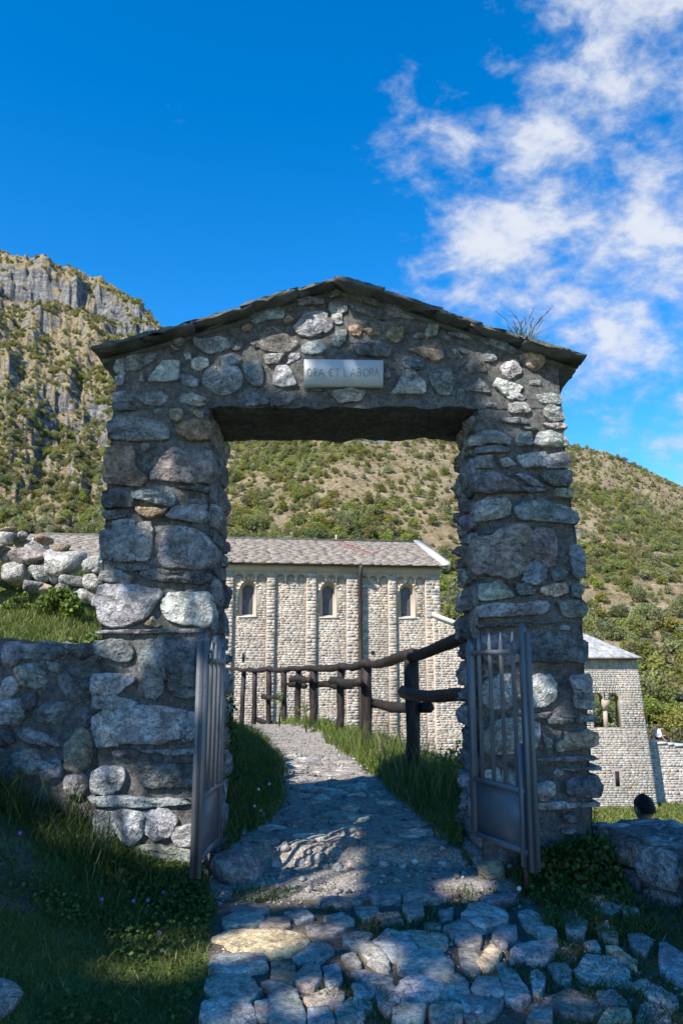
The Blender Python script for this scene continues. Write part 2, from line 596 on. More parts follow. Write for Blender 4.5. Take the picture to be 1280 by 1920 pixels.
def mat_hill():
    m, N, b = newmat('hill')
    g = N.n('ShaderNodeNewGeometry')
    p = g.outputs['Position']
    vc = N.n('ShaderNodeVertexColor', layer_name='Col').outputs[0]
    sp = N.n('ShaderNodeSeparateColor', inp={0: vc})
    n1 = N.noise(p, 0.016, 6, 0.6, 0.3)
    n2 = N.noise(p, 0.11, 6, 0.65)
    n3 = N.noise(p, 0.55, 6, 0.7)
    n4 = N.noise(N.vmath('MULTIPLY', p, (1, 1, 0.25)), 0.16, 7, 0.7, 0.5)
    dry = N.ramp(n2, [(0.25, (0.30, 0.225, 0.125)), (0.5, (0.41, 0.32, 0.19)), (0.8, (0.50, 0.42, 0.28))])
    green = N.ramp(n2, [(0.25, (0.115, 0.13, 0.03)), (0.75, (0.245, 0.24, 0.085))])
    rock = N.ramp(n4, [(0.28, (0.10, 0.105, 0.115)), (0.45, (0.25, 0.25, 0.25)), (0.6, (0.38, 0.365, 0.34)), (0.8, (0.50, 0.485, 0.46))])
    n6 = N.noise(N.vmath('MULTIPLY', p, (0.25, 0.25, 1.6)), 0.16, 6, 0.68, 0.6)
    st = N.maprange(n6, 0.30, 0.62, 0.42, 1.12)
    rock = N.mix(1.0, rock, N.n('ShaderNodeCombineXYZ', inp={0: st, 1: st, 2: st}).outputs[0], 'MULTIPLY')
    f3 = N.maprange(n3, 0.28, 0.72, 0.58, 1.32)
    gm = N.math('ADD', N.math('MULTIPLY_ADD', n2, 0.9, -0.45), N.math('MULTIPLY_ADD', n1, 0.8, -0.4))
    gm = N.math('ADD', gm, sp.outputs[1])
    c = N.mix(N.maprange(gm, 0.30, 0.60), dry, green)
    sz = N.n('ShaderNodeSeparateXYZ', inp={0: g.outputs['Normal']})
    steep = N.math('SUBTRACT', 1.0, sz.outputs[2])
    rk = N.math('ADD', N.math('MULTIPLY_ADD', n2, 0.35, -0.175), N.math('ADD', steep, N.math('MULTIPLY_ADD', n3, 0.22, -0.11)))
    rk = N.math('ADD', rk, N.math('MULTIPLY_ADD', sp.outputs[0], 0.5, -0.02))
    c = N.mix(N.maprange(rk, 0.44, 0.54), c, rock)
    n7 = N.noise(p, 0.9, 4, 0.6)
    c = N.mix(N.maprange(N.math('ADD', n7, N.math('MULTIPLY_ADD', n2, 0.25, -0.12)), 0.64, 0.69, 0.0, 0.85), c, (0.34, 0.33, 0.31))
    c = N.mix(1.0, c, N.n('ShaderNodeCombineXYZ', inp={0: f3, 1: f3, 2: f3}).outputs[0], 'MULTIPLY')
    N.put(b.inputs['Base Color'], c)
    b.inputs['Roughness'].default_value = 1.0
    b.inputs['Specular IOR Level'].default_value = 0.05
    pb = bump(N, b, N.math('ADD', n4, N.math('MULTIPLY', n6, 0.9)), 1.0, 7.0)
    bump(N, b, n3, 0.8, 1.4, pb)


mat_hill()


def mat_rooftile(name):
    m, N, b = newmat(name)
    p = N.n('ShaderNodeNewGeometry').outputs['Position']
    vc = N.n('ShaderNodeVertexColor', layer_name='Col').outputs[0]
    n2 = N.noise(p, 3.0, 5, 0.6)
    n3 = N.noise(p, 18.0, 5, 0.7)
    f = N.math('MULTIPLY', N.maprange(n2, 0.25, 0.75, 0.7, 1.25), N.maprange(n3, 0.25, 0.75, 0.8, 1.2))
    c = N.mix(1.0, vc, N.n('ShaderNodeCombineXYZ', inp={0: f, 1: f, 2: f}).outputs[0], 'MULTIPLY')
    N.put(b.inputs['Base Color'], c)
    bump(N, b, n3, 0.6, 0.02)


mat_rooftile('roof_slate')

# ------------------------------------------------------------------ the lie of the land
FENCE = np.array([(5.6, 1.28), (6.0, 1.12), (7.75, 0.67), (10.2, 0.31), (12.5, -0.02), (14.0, -0.47), (15.7, -0.84), (17.2, -1.18),
                  (18.4, -1.62), (20.0, -2.13), (23.0, -2.85), (26.0, -4.0), (30.0, -6.0), (60.0, -20.0)])


def fence_x(y):
    return np.interp(y, FENCE[:, 0], FENCE[:, 1])


def path_left(y):
    return np.interp(y, [0, 3.4, 4.4, 5.0, 5.6, 6.5, 9.0, 13.0, 18.0, 25.0], [-0.55, -0.58, -0.64, -0.82, -0.70, -0.46, -0.72, -1.32, -2.7, -5.0])


def path_right(y):
    return np.where(y < 5.25, np.interp(y, [0, 4.6, 5.25], [2.3, 1.85, 0.85]),
                    np.minimum(np.interp(y, [5.25, 6.5, 9.0, 13.0, 18.0, 25.0], [0.75, 0.52, 0.20, -0.34, -1.8, -4.2]), fence_x(y) - 0.08))


def bank_x(y):
    return np.interp(y, [5.6, 8.0, 10.0, 13.0, 16.0, 20.0, 30.0], [-0.93, -1.13, -1.48, -1.95, -2.75, -4.1, -8.5])


DRY_Y = 7.5


def gz(x, y):
    x = np.asarray(x, float)
    y = np.asarray(y, float)
    x, y = np.broadcast_arrays(x, y)
    zp = np.clip(-0.4 + 0.08 * y, -3.0, -0.01)
    # ---- in front of the gate
    xl = path_left(y)
    d = np.clip(xl - x, 0, None)
    front = zp + 0.50 * sst(0.0, 1.6, d) + 0.22 * np.clip(d - 1.3, 0, 3)
    front = front - 0.55 * np.clip(x - 2.55, 0, 14) * sst(2.55, 3.2, x)
    # ---- behind the gate
    pz = 0.08 + 0.10 * sst(5.5, 7.4, y) - 0.003 * np.clip(y - 7, 0, 20)
    back = pz + 0.0 * x
    back = back + 0.10 * sst(0.02, 0.5, path_left(y) - x)
    fx = fence_x(y)
    dr = x - (fx + 0.55)
    fall = np.where(dr > 0, 0.95 * np.clip(dr, 0, 4.6) + 0.05 * np.clip(dr - 4.6, 0, 40) + 0.0 * y, 0.0)
    back = back - fall + 0.05 * sst(0.3, 0.0, np.abs(x - fx))
    bx = bank_x(y)
    dl = bx - x
    rise = 0.92 * sst(0.0, 0.16, dl) + 0.14 * np.clip(dl - 0.2, 0, 1.4)
    rise = rise + 0.16 * np.clip(y - 5.4, 0, 2.0) * sst(0.3, 1.3, dl)
    rise = rise + 0.35 * sst(DRY_Y - 0.1, DRY_Y + 0.35, y) * sst(1.0, 1.6, dl)
    back = back + rise
    far = sst(15.0, 29.0, y + 0.0 * x) * sst(0.0, 1.0, y - 14)
    back = back * (1 - far) + far * np.minimum(back, -6.2)
    # ---- join: left terrace wall and gate line
    jy = np.where(x < -1.62, sst(5.22, 5.36, y), sst(5.24, 5.36, y))
    z = front * (1 - jy) + back * jy
    z = np.where((x > 1.75) & (y < 8), front * (1 - sst(5.0, 7.0, y)) + back * sst(5.0, 7.0, y), z)
    z = np.maximum(z, -6.6 + 0.0 * x)
    r = np.hypot(x, y)
    z = z - 0.10 * np.clip(r - 58, 0, 90)
    return z


def relief(x, y):
    """small bumps of the trodden ground"""
    p = xy3(np.asarray(x, float), np.asarray(y, float))
    return 0.022 * fbm(p, 2.4, 4, 0.55, 3) + 0.010 * fbm(p, 11.0, 3, 0.6, 5)


def gz1(x, y):
    return float(gz(np.array([x]), np.array([y]))[0] + relief(np.array([x]), np.array([y]))[0])


def ground_hit(px, py, lo=1.0, hi=60.0):
    """where the pixel's ray first meets the ground"""
    d = ray(px, py)
    ts = np.linspace(lo, hi, 6000) / d.y
    zz = CAMZ + d.z * ts - gz(d.x * ts, d.y * ts)
    k = int(np.argmax(zz < 0))
    t = ts[k]
    return Vector((d.x * t, d.y * t, CAMZ + d.z * t))


def ground_cols(x, y, z):
    pl, pr = path_left(y), path_right(y)
    edge = 0.10 * fbm(xy3(x, y), 2.5, 3, 0.6, 9)
    onp = sst(-0.10, 0.10, x - pl + edge) * sst(-0.10, 0.10, pr - x + edge)
    onp = np.where(y > 26, 0, onp)
    cob = sst(4.75, 4.55, y)                       # cobbled part: earth and grass in the joints
    r = onp * (1 - 0.72 * cob)
    g = (1 - onp) * 0.9 + onp * cob * (0.40 * sst(0.2, 1.6, x) + 0.08)
    # bare patches on the bank in front
    patch = sst(0.12, 0.35, fbm(xy3(x, y), 1.1, 3, 0.6, 21)) * (y < 5.2)
    g = g * (1 - 0.6 * patch)
    b = 0.45 * patch * (1 - onp)
    b = b + np.where((y > 5.4) & (x < bank_x(y)), 0.55 * sst(0.0, 0.4, fbm(xy3(x, y), 0.6, 3, 0.6, 31)), 0)
    return np.stack([r, g, b], -1)


def sheet(name, x0, x1, y0, y1, step, hole=None, sink=0.0, split=None):
    nx, ny = int(round((x1 - x0) / step)) + 1, int(round((y1 - y0) / step)) + 1
    X, Y = np.meshgrid(np.linspace(x0, x1, nx), np.linspace(y0, y1, ny), indexing='ij')
    Z = gz(X, Y) + relief(X, Y)
    if hole:
        hx0, hx1, hy0, hy1 = hole
        ins = np.minimum(np.minimum(X - hx0, hx1 - X), np.minimum(Y - hy0, hy1 - Y))
        Z = Z - sink * sst(0.0, step * 1.6, ins)
    V = np.stack([X, Y, Z], -1).reshape(-1, 3)
    C = ground_cols(X, Y, Z).reshape(-1, 3)
    I = np.arange(nx * ny).reshape(nx, ny)
    F = np.stack([I[:-1, :-1], I[1:, :-1], I[1:, 1:], I[:-1, 1:]], -1).reshape(-1, 4)
    if hole:      # leave out faces well inside the finer sheet
        cx_, cy_ = V[F].mean(1)[:, 0], V[F].mean(1)[:, 1]
        keep = ~((cx_ > hx0 + 2.5 * step) & (cx_ < hx1 - 2.5 * step) & (cy_ > hy0 + 2.5 * step) & (cy_ < hy1 - 2.5 * step))
        F = F[keep]
    if split is None:
        me = mesh_np(name, V, F, C, True)
        return tag(obj(name, me, MAT['ground']), kind='structure')
    fc = V[F].mean(1)
    on = split(fc[:, 0], fc[:, 1])
    res = []
    for nm, sel in ((name, ~on), ('path', on)):
        f = F[sel]
        u, inv = np.unique(f.reshape(-1), return_inverse=True)
        me = mesh_np(nm, V[u], inv.reshape(-1, 4), C[u], True)
        res.append(tag(obj(nm, me, MAT['ground']), kind='structure'))
    return res


def is_path(x, y):
    e = 0.07 * fbm(xy3(x, y), 3.0, 3, 0.6, 9)
    return (x > path_left(y) + e) & (x < path_right(y) + e) & (y < 24)


near = (-3.3, 3.3, 0.6, 11.0)
mid = (-12.0, 12.0, -6.0, 32.0)
ground, path = sheet('ground', *near, 0.04, split=is_path)
sheet('lawn', *mid, 0.2, hole=near, sink=0.25)
sheet('meadow', -150.0, 150.0, -90.0, 150.0, 2.0, hole=mid, sink=0.5)

# ------------------------------------------------------------------ hillside and mountain (polar sheet round the valley)
CREST = [(-1500, 420, 800), (-500, 415, 780), (0, 472, 740), (60, 490, 730), (130, 508, 720), (190, 520, 710), (215, 538, 700), (240, 562, 690), (262, 572, 680), (290, 603, 660), (340, 650, 600), (420, 700, 480),
         (640, 690, 400), (850, 760, 360), (1060, 832, 330), (1130, 846, 325), (1280, 913, 320), (1500, 985, 320), (2000, 1040, 330), (4000, 1060, 340)]
_az, _el, _R = [], [], []
for (px, py, R) in CREST:
    d = ray(px, py)
    _az.append(math.atan2(d.x, d.y))
    _el.append(math.atan2(d.z, math.hypot(d.x, d.y)))
    _R.append(R)


def hill_xyz(az, r):
    Rn = np.interp(az, _az, _R)
    pn = np.stack([az * 40, r * 0 + 3.0, az * 0], -1)
    R = Rn
    el = np.interp(az, _az, _el) + 0.0022 * fbm(np.stack([az * 60, az * 0, az * 0], -1), 1.0, 4, 0.6, 41)
    ztop = CAMZ + R * np.tan(el)
    wl = sst(-0.17, -0.245, az)                     # mountain side
    r0, zb = 75.0, -16.0
    # buttresses: the cliff line wanders in and out
    wander = 0.045 * fbm(np.stack([az * 16, r * 0.004, r * 0], -1), 1.0, 3, 0.5, 51) + 0.028 * fbm(np.stack([az * 55, r * 0.02, r * 0], -1), 1.0, 4, 0.62, 52)
    t = np.clip((r - r0) / (R - r0), 0, 1.6)
    tw = t + wander * wl * sst(0.2, 0.5, t)
    fl = np.interp(tw, [0, .18, .34, .50, .88, .905, .945, 1.0, 1.6], [0, .065, .16, .33, .79, .81, .925, 1.0, 0.98])
    fr = np.interp(t, [0, .25, .6, 1.0, 1.6], [0, .22, .60, 1.0, 1.05])
    z = zb + (ztop - zb) * (fl * wl + fr * (1 - wl))
    x, y = r * np.sin(az), r * np.cos(az)
    p = np.stack([x, y, x * 0], -1)
    amp = sst(70, 140, r)
    crestfade = 1 - 0.75 * sst(0.85, 1.0, t)
    z = z + amp * crestfade * (1 - wl) * (8.0 * fbm(p, 0.012, 4, 0.5, 61) + 2.0 * np.abs(fbm(p, 0.05, 4, 0.55, 62)))
    z = z + amp * wl * crestfade * (16.0 * fbm(p, 0.010, 4, 0.5, 63)) + amp * wl * (0.35 + 0.65 * crestfade) * 6.5 * np.abs(fbm(p, 0.045, 5, 0.6, 64))
    # rock ledges that come and go along the mountain side
    lay = z / 26.0 + 1.1 * fbm(p, 0.006, 3, 0.5, 65)
    fr_ = lay - np.floor(lay)
    on_ = sst(-0.05, 0.35, fbm(np.stack([x, y, z * 1.5], -1), 0.011, 3, 0.6, 66)) * wl * amp * sst(0.3, 0.42, t) * sst(1.0, 0.93, t)
    z = z + on_ * 26.0 * 0.45 * (sst(0.42, 0.58, fr_) - fr_)
    z = np.where(t > 1.0, z - 0.28 * (r - R), z)
    return x, y, z, wl, t


def scrub_density(p):
    nz = 0.5 + 0.5 * fbm(p, 0.016, 4, 0.6, 81)
    nz2 = 0.5 + 0.5 * fbm(p, 0.055, 3, 0.6, 82)
    return sst(0.40, 0.60, nz * 0.55 + nz2 * 0.45)


def build_hill():
    a = np.concatenate([np.linspace(-1.5, -0.52, 60), np.linspace(-0.51, 0.51, 560), np.linspace(0.52, 1.5, 60)])
    s = np.concatenate([np.linspace(0, 1.02, 300), np.linspace(1.05, 1.6, 12)])
    A, S = np.meshgrid(a, s, indexing='ij')
    R = np.interp(A, _az, _R)
    r = 75 + S * (R - 75)
    x, y, z, wl, t = hill_xyz(A, r)
    # straight down skirt is not needed: the valley meadow rises to meet it
    V = np.stack([x, y, z], -1).reshape(-1, 3)
    p = xy3(x, y)
    rock = 0.12 * wl + 0.30 * wl * sst(-0.1, 0.3, fbm(p, 0.012, 3, 0.6, 72)) * sst(0.2, 0.4, t) + 0.75 * (1 - wl) * sst(0.26, 0.42, fbm(p, 0.035, 4, 0.6, 71))
    dn = scrub_density(p)
    green = np.where(wl > 0.5, 0.55 * sst(0.45, 0.2, t) + 0.12 + 0.25 * dn, 0.10 + 0.42 * dn + 0.25 * sst(0.5, 0.05, t))
    C = np.stack([rock, green, 0 * rock], -1).reshape(-1, 3)
    n0, n1 = A.shape
    I = np.arange(n0 * n1).reshape(n0, n1)
    F = np.stack([I[:-1, :-1], I[1:, :-1], I[1:, 1:], I[:-1, 1:]], -1).reshape(-1, 4)[:, ::-1]
    return tag(obj('hillside', mesh_np('hillside', V, F, C, True), MAT['hill']), kind='structure')


build_hill()

# ------------------------------------------------------------------ leaves, shrubs, trees


def leaf_cards(cent, size, tilt=None, r=None, aspect=0.62, cols=None, flat=0.0):
    """diamond shaped leaves at the given centres"""
    r = r or rng
    n = len(cent)
    a = r.normal(size=(n, 3))
    a[:, 2] *= (1 - flat)
    a /= np.linalg.norm(a, axis=1, keepdims=True) + 1e-9
    b = r.normal(size=(n, 3))
    if flat:
        b[:, 2] *= (1 - flat)
    b -= (a * b).sum(1, keepdims=True) * a
    b /= np.linalg.norm(b, axis=1, keepdims=True) + 1e-9
    s = np.asarray(size).reshape(-1, 1) * np.ones((n, 1))
    nrm = np.cross(a, b)
    V = np.stack([cent - a * s * 0.5, cent + b * s * aspect * 0.5 + nrm * s * 0.08, cent + a * s * 0.5, cent - b * s * aspect * 0.5 + nrm * s * 0.08], 1).reshape(-1, 3)
    F = np.arange(n * 4).reshape(n, 4)
    C = None if cols is None else np.repeat(cols, 4, axis=0)
    return V, F, C


def crown_points(r, n, lobes, spread=1.0):
    """points through an uneven crown made of clumps; lobes: (x,y,z,rad)"""
    lobes = np.array(lobes, float)
    w = lobes[:, 3] ** 2
    k = r.choice(len(lobes), n, p=w / w.sum())
    d = r.normal(size=(n, 3))
    d /= np.linalg.norm(d, axis=1, keepdims=True)
    rad = lobes[k, 3] * (0.45 + 0.62 * r.random(n) ** 0.6)
    return lobes[k, :3] + d * rad[:, None] * spread


def shrub_mesh(name, seed, n=230, tall=1.0, leaf=0.24):
    r = np.random.default_rng(seed)
    lobes = []
    for i in range(9):
        a = r.random() * 6.283
        q = 0.62 * math.sqrt(r.random())
        lobes.append((q * math.cos(a), q * math.sin(a), (0.35 + 0.75 * r.random() * (1.1 - q)) * tall, 0.26 + 0.22 * r.random()))
    P = crown_points(r, n, lobes)
    P[:, 2] = np.maximum(P[:, 2], 0.02)
    V, F, _ = leaf_cards(P, leaf * (0.75 + 0.6 * r.random(n)), r=r, aspect=0.75)
    mb = MB()
    mb.tube([(0, 0, -0.15), (0.02, 0.01, 0.35 * tall), (0.03, 0.03, 0.8 * tall)], [0.045, 0.035, 0.015], 5)
    nv = len(V)
    allv = np.concatenate([V, np.array(mb.v)])
    faces = [list(f) for f in F] + [[i + nv for i in f] for f in mb.f]
    me = mesh_np(name, allv, faces)
    me.materials.append(MAT['scrub_leaf'])
    return me


shrubs = [shrub_mesh('shrub_foliage', 100 + i, 520, (0.9, 1.0, 1.15, 1.3, 0.8)[i], 0.165) for i in range(5)]
fine_shrubs = [shrub_mesh('shrub_foliage', 120 + i, 1500, (0.9, 1.0, 1.15, 1.3, 0.8)[i], 0.095) for i in range(5)]
proto = bpy.data.collections.new('shrub_kinds')
for i, me in enumerate(shrubs):
    proto.objects.link(bpy.data.objects.new('shrub_kind', me))


def scatter_hill():
    r = np.random.default_rng(5)
    pts, size = [], []
    N = 110000
    az = r.uniform(-0.62, 0.62, N)
    s = np.sqrt(r.random(N)) * 1.0
    R = np.interp(az, _az, _R)
    rr = 75 + s * (R - 75) * 0.995
    x, y, z, wl, t = hill_xyz(az, rr)
    p = xy3(x, y)
    # slope
    e = 1.5
    _, _, z2, _, _ = hill_xyz(az, rr + e)
    slope = np.abs(z2 - z) / e
    dens = scrub_density(p)
    low = sst(0.45, 0.08, t)
    pr = np.where(wl > 0.5, 0.08 + 0.65 * sst(0.42, 0.28, t) + 0.50 * dens * sst(1.0, 0.8, t), 0.12 + 0.66 * dens + 0.50 * low * (0.35 + dens))
    pr *= np.where(slope > 1.15, 0.12, 1.0)
    areaw = (R - 75) / 600.0
    keep = r.random(N) < pr * np.clip(areaw, 0.25, 1.2) * np.where(wl > 0.5, 1.0, 0.75)
    x, y, z, t, wl, rr, low = [q[keep] for q in (x, y, z, t, wl, rr, low)]
    sz = (0.75 + 1.75 * r.random(len(x)) ** 2.2) * np.where(wl > 0.5, 1.25 + 0.5 * sst(0.4, 0.2, t), 0.72 + 0.62 * low)
    # low tufts and seedlings between them
    M = 26000
    az = r.uniform(-0.5, 0.5, M)
    R = np.interp(az, _az, _R)
    rr2 = 75 + np.sqrt(r.random(M)) * (R - 75) * 0.99
    x2, y2, z2, wl2, t2 = hill_xyz(az, rr2)
    kp = r.random(M) < 0.25 + 0.5 * scrub_density(xy3(x2, y2))
    x, y, z, rr = [np.concatenate([a, b[kp]]) for a, b in ((x, x2), (y, y2), (z, z2), (rr, rr2))]
    sz = np.concatenate([sz, r.uniform(0.28, 0.7, kp.sum())])
    P = np.stack([x, y, z - 0.1], -1)
    app = sz / rr
    u = x / y
    inview = (np.abs(u) < 0.43)
    order = np.argsort(-app * inview)
    return P, sz, order


HP, HS, HO = scatter_hill()
NIND = 160
for k, i in enumerate(HO[:NIND]):                      # the shrubs that show largest stand singly
    o = bpy.data.objects.new('hill_shrub', fine_shrubs[k % 5])
    col.objects.link(o)
    o.location = HP[i]
    s_ = float(HS[i])
    o.scale = (s_, s_, s_ * random.uniform(0.85, 1.1))
    o.rotation_euler = (0, 0, random.uniform(0, 6.28))
    tag(o, 'round green shrub growing low on the sunny hillside behind the church', 'shrub', 'larger shrubs on the hillside behind the church')
rest = HO[NIND:]
sm = bpy.data.meshes.new('hillside_scrub')
sm.vertices.add(len(rest))
sm.vertices.foreach_set('co', HP[rest].astype(np.float32).reshape(-1))
at_ = sm.attributes.new('size', 'FLOAT', 'POINT')
at_.data.foreach_set('value', HS[rest].astype(np.float32))
scrub = obj('hillside_scrub', sm)
sm.materials.append(MAT['scrub_leaf'])
tag(scrub, 'green scrub and small trees covering the hill and mountain slopes', 'scrub', kind='stuff')
ng = bpy.data.node_groups.new('scatter_scrub', 'GeometryNodeTree')
ng.interface.new_socket(name='Geometry', in_out='INPUT', socket_type='NodeSocketGeometry')
ng.interface.new_socket(name='Geometry', in_out='OUTPUT', socket_type='NodeSocketGeometry')
gi, go = ng.nodes.new('NodeGroupInput'), ng.nodes.new('NodeGroupOutput')
ci = ng.nodes.new('GeometryNodeCollectionInfo')
ci.inputs['Collection'].default_value = proto
ci.inputs['Separate Children'].default_value = True
ci.inputs['Reset Children'].default_value = True
ip = ng.nodes.new('GeometryNodeInstanceOnPoints')
ip.inputs['Pick Instance'].default_value = True
na = ng.nodes.new('GeometryNodeInputNamedAttribute')
na.data_type = 'FLOAT'
na.inputs['Name'].default_value = 'size'
rv = ng.nodes.new('FunctionNodeRandomValue')
rv.data_type = 'FLOAT_VECTOR'
rv.inputs['Min'].default_value = (-0.15, -0.15, 0)
rv.inputs['Max'].default_value = (0.15, 0.15, 6.283)
ri = ng.nodes.new('FunctionNodeRandomValue')
ri.data_type = 'INT'
ri.inputs[4].default_value = 0
ri.inputs[5].default_value = 4
L = ng.links.new
L(gi.outputs[0], ip.inputs['Points'])
L(ci.outputs[0], ip.inputs['Instance'])
L([o for o in na.outputs if o.enabled][0], ip.inputs['Scale'])
L([o for o in rv.outputs if o.enabled][0], ip.inputs['Rotation'])
L([o for o in ri.outputs if o.enabled][0], ip.inputs['Instance Index'])
L(ip.outputs[0], go.inputs[0])
md = scrub.modifiers.new('scatter', 'NODES')
md.node_group = ng

# ------------------------------------------------------------------ stones
TINT = {'g': (0.255, 0.253, 0.252), 'l': (0.45, 0.44, 0.415), 'd': (0.155, 0.156, 0.160), 'b': (0.235, 0.262, 0.280),
        't': (0.38, 0.315, 0.22), 'o': (0.33, 0.235, 0.155), 'p': (0.29, 0.245, 0.222), 'm': (0.345, 0.34, 0.328), 'w': (0.46, 0.44, 0.40)}


def resample(poly, n):
    poly = np.asarray(poly, float)
    nxt = np.roll(poly, -1, axis=0)
    seg = np.linalg.norm(nxt - poly, axis=1)
    cum = np.concatenate([[0], np.cumsum(seg)])
    s = np.linspace(0, cum[-1], n, endpoint=False)
    k = np.clip(np.searchsorted(cum, s, side='right') - 1, 0, len(poly) - 1)
    f = (s - cum[k]) / np.maximum(seg[k], 1e-9)
    return poly[k] * (1 - f[:, None]) + nxt[k] * f[:, None]


def chaikin(poly, w=0.22):
    poly = np.asarray(poly, float)
    nx_ = np.roll(poly, -1, axis=0)
    return np.stack([poly * (1 - w) + nx_ * w, poly * w + nx_ * (1 - w)], 1).reshape(-1, 2)


def stone_mesh(poly, O, U, V, N, proud=0.04, embed=0.10, seed=0, n=26, rough=1.0, soft=0.0, strata=0.0, flat=False):
    """a broken stone set in a face: outline poly (u,v) in the plane O,U,V, standing proud along N"""
    r = np.random.default_rng(seed)
    P = chaikin(poly, 0.06 + 0.19 * soft)
    size = math.sqrt(max(1e-6, abs(0.5 * np.sum(P[:, 0] * np.roll(P[:, 1], -1) - P[:, 1] * np.roll(P[:, 0], -1)))))
    P = resample(P, n)
    P = P + r.normal(size=P.shape) * size * 0.018
    c = P.mean(0)
    tilt = r.normal(size=2) * 0.16 * proud / size
    rings = [(1.0, -embed, 0.0), (1.02, 0.30 * proud, 0.25), (0.985, 0.84 * proud, 0.7), (0.94, 0.97 * proud, 1.0), (0.72, 1.0 * proud, 1.0), (0.46, 1.0 * proud, 1.0), (0.20, 1.0 * proud, 1.0)]
    cuts_ = [(r.normal(size=2), 0.06 + 0.30 * r.random(), 1.2 + 2.2 * r.random()) for _ in range(5)]
    if flat:
        cuts_ = []
        rings = [(1.0, -embed, 0.0), (1.015, 0.40 * proud, 0.2), (0.985, 0.90 * proud, 0.5), (0.95, 1.0 * proud, 0.8), (0.72, 1.0 * proud, 1.0), (0.46, 1.0 * proud, 1.0), (0.20, 1.0 * proud, 1.0)]
    if soft:
        cuts_ = cuts_[:1]
        rings = [(1.0, -embed, 0.0), (1.01, 0.10 * proud, 0.3), (0.95, 0.52 * proud, 0.5), (0.82, 0.80 * proud, 0.8), (0.62, 0.95 * proud, 0.8), (0.36, 1.03 * proud, 0.8), (0.12, 1.05 * proud, 0.8)]
    allp = []
    for (s, h, nz) in rings:
        q = c + (P - c) * s
        w = q / max(size, 1e-3)
        k3 = np.stack([w[:, 0] * 2.2 + seed * 3.7, w[:, 1] * 2.2, np.full(n, seed * 1.3)], -1)
        f = fbm(k3, 1.0, 3, 0.6, seed % 97)
        fr_ = np.floor(2.5 * fbm(k3, 0.8, 2, 0.5, seed % 89 + 7)) / 2.5           # broken steps
        hh = h + nz * rough * proud * (0.34 * f + 0.30 * fr_) + nz * (q - c) @ tilt * 1.0
        for (dr_, d0_, sl_) in cuts_:
            dr_ = dr_ / np.linalg.norm(dr_)
            hh = hh - nz * rough * proud * sl_ * np.clip(((q - c) @ dr_) / size - d0_, 0, 0.36)
        if strata:
            hh = hh + nz * strata * proud * (np.abs(((w[:, 1] * 4.5 + 0.5 * f) % 1.0) - 0.3) - 0.3)
        if nz > 0.5:
            hh = np.maximum(hh, (0.42 if s > 0.9 else 0.55) * proud + 0.05 * proud * f)
        allp.append(np.concatenate([q, hh[:, None]], 1))
    cc = np.array([[c[0], c[1], allp[-1][:, 2].mean()]])
    L_ = np.concatenate(allp + [cc])
    O, U, V, N = [np.array(q, float) for q in (O, U, V, N)]
    W_ = O + L_[:, :1] * U + L_[:, 1:2] * V + L_[:, 2:3] * N
    fs = []
    # orientation
    area = np.sum(P[:, 0] * np.roll(P[:, 1], -1) - P[:, 1] * np.roll(P[:, 0], -1))
    ccw = (area > 0) == (np.dot(np.cross(U, V), N) > 0)
    for i in range(len(rings) - 1):
        for k in range(n):
            a, b = i * n + k, i * n + (k + 1) % n
            q = [a, b, b + n, a + n]
            fs.append(q if ccw else q[::-1])
    ci_ = len(L_) - 1
    b0 = (len(rings) - 1) * n
    for k in range(n):
        q = [b0 + k, b0 + (k + 1) % n, ci_]
        fs.append(q if ccw else q[::-1])
    return mesh_np('stone', W_, fs)


_sid = [0]


def stone(parent, poly, frame, tint='g', name='stone', mat='stone', **kw):
    _sid[0] += 1
    o = obj(name, stone_mesh(poly, *frame, seed=_sid[0], **kw), MAT[mat], parent)
    c = np.array(TINT[tint]) * (np.array([1.10, 1.02, 0.92]) if mat == 'cobble' else 1.0) * (0.78 + 0.44 * random.random()) * (1 + 0.03 * np.random.default_rng(_sid[0]).normal(size=3))
    o.color = (*[float(q) for q in c], 1)
    return o


CROPS = {'A': (160, 500, 4.0), 'B': (160, 800, 4.0), 'C': (160, 1160, 3.84), 'D': (460, 500, 4.0), 'E': (760, 540, 3.5556),
         'F': (830, 840, 4.129), 'G': (860, 1180, 4.0), 'L': (0, 960, 2.783), 'M': (0, 1360, 2.783), 'K': (380, 1480, 2.4615), 'R': (840, 1500, 2.909)}


def parse(txt):
    for line in txt.strip().splitlines():
        w = line.split()
        ox, oy, s = CROPS[w[0]]
        flags = w[1]
        v = [float(q) for q in ' '.join(w[2:]).replace(',', ' ').split()]
        yield flags, [(ox + v[i] / s, oy + v[i + 1] / s) for i in range(0, len(v), 2)]


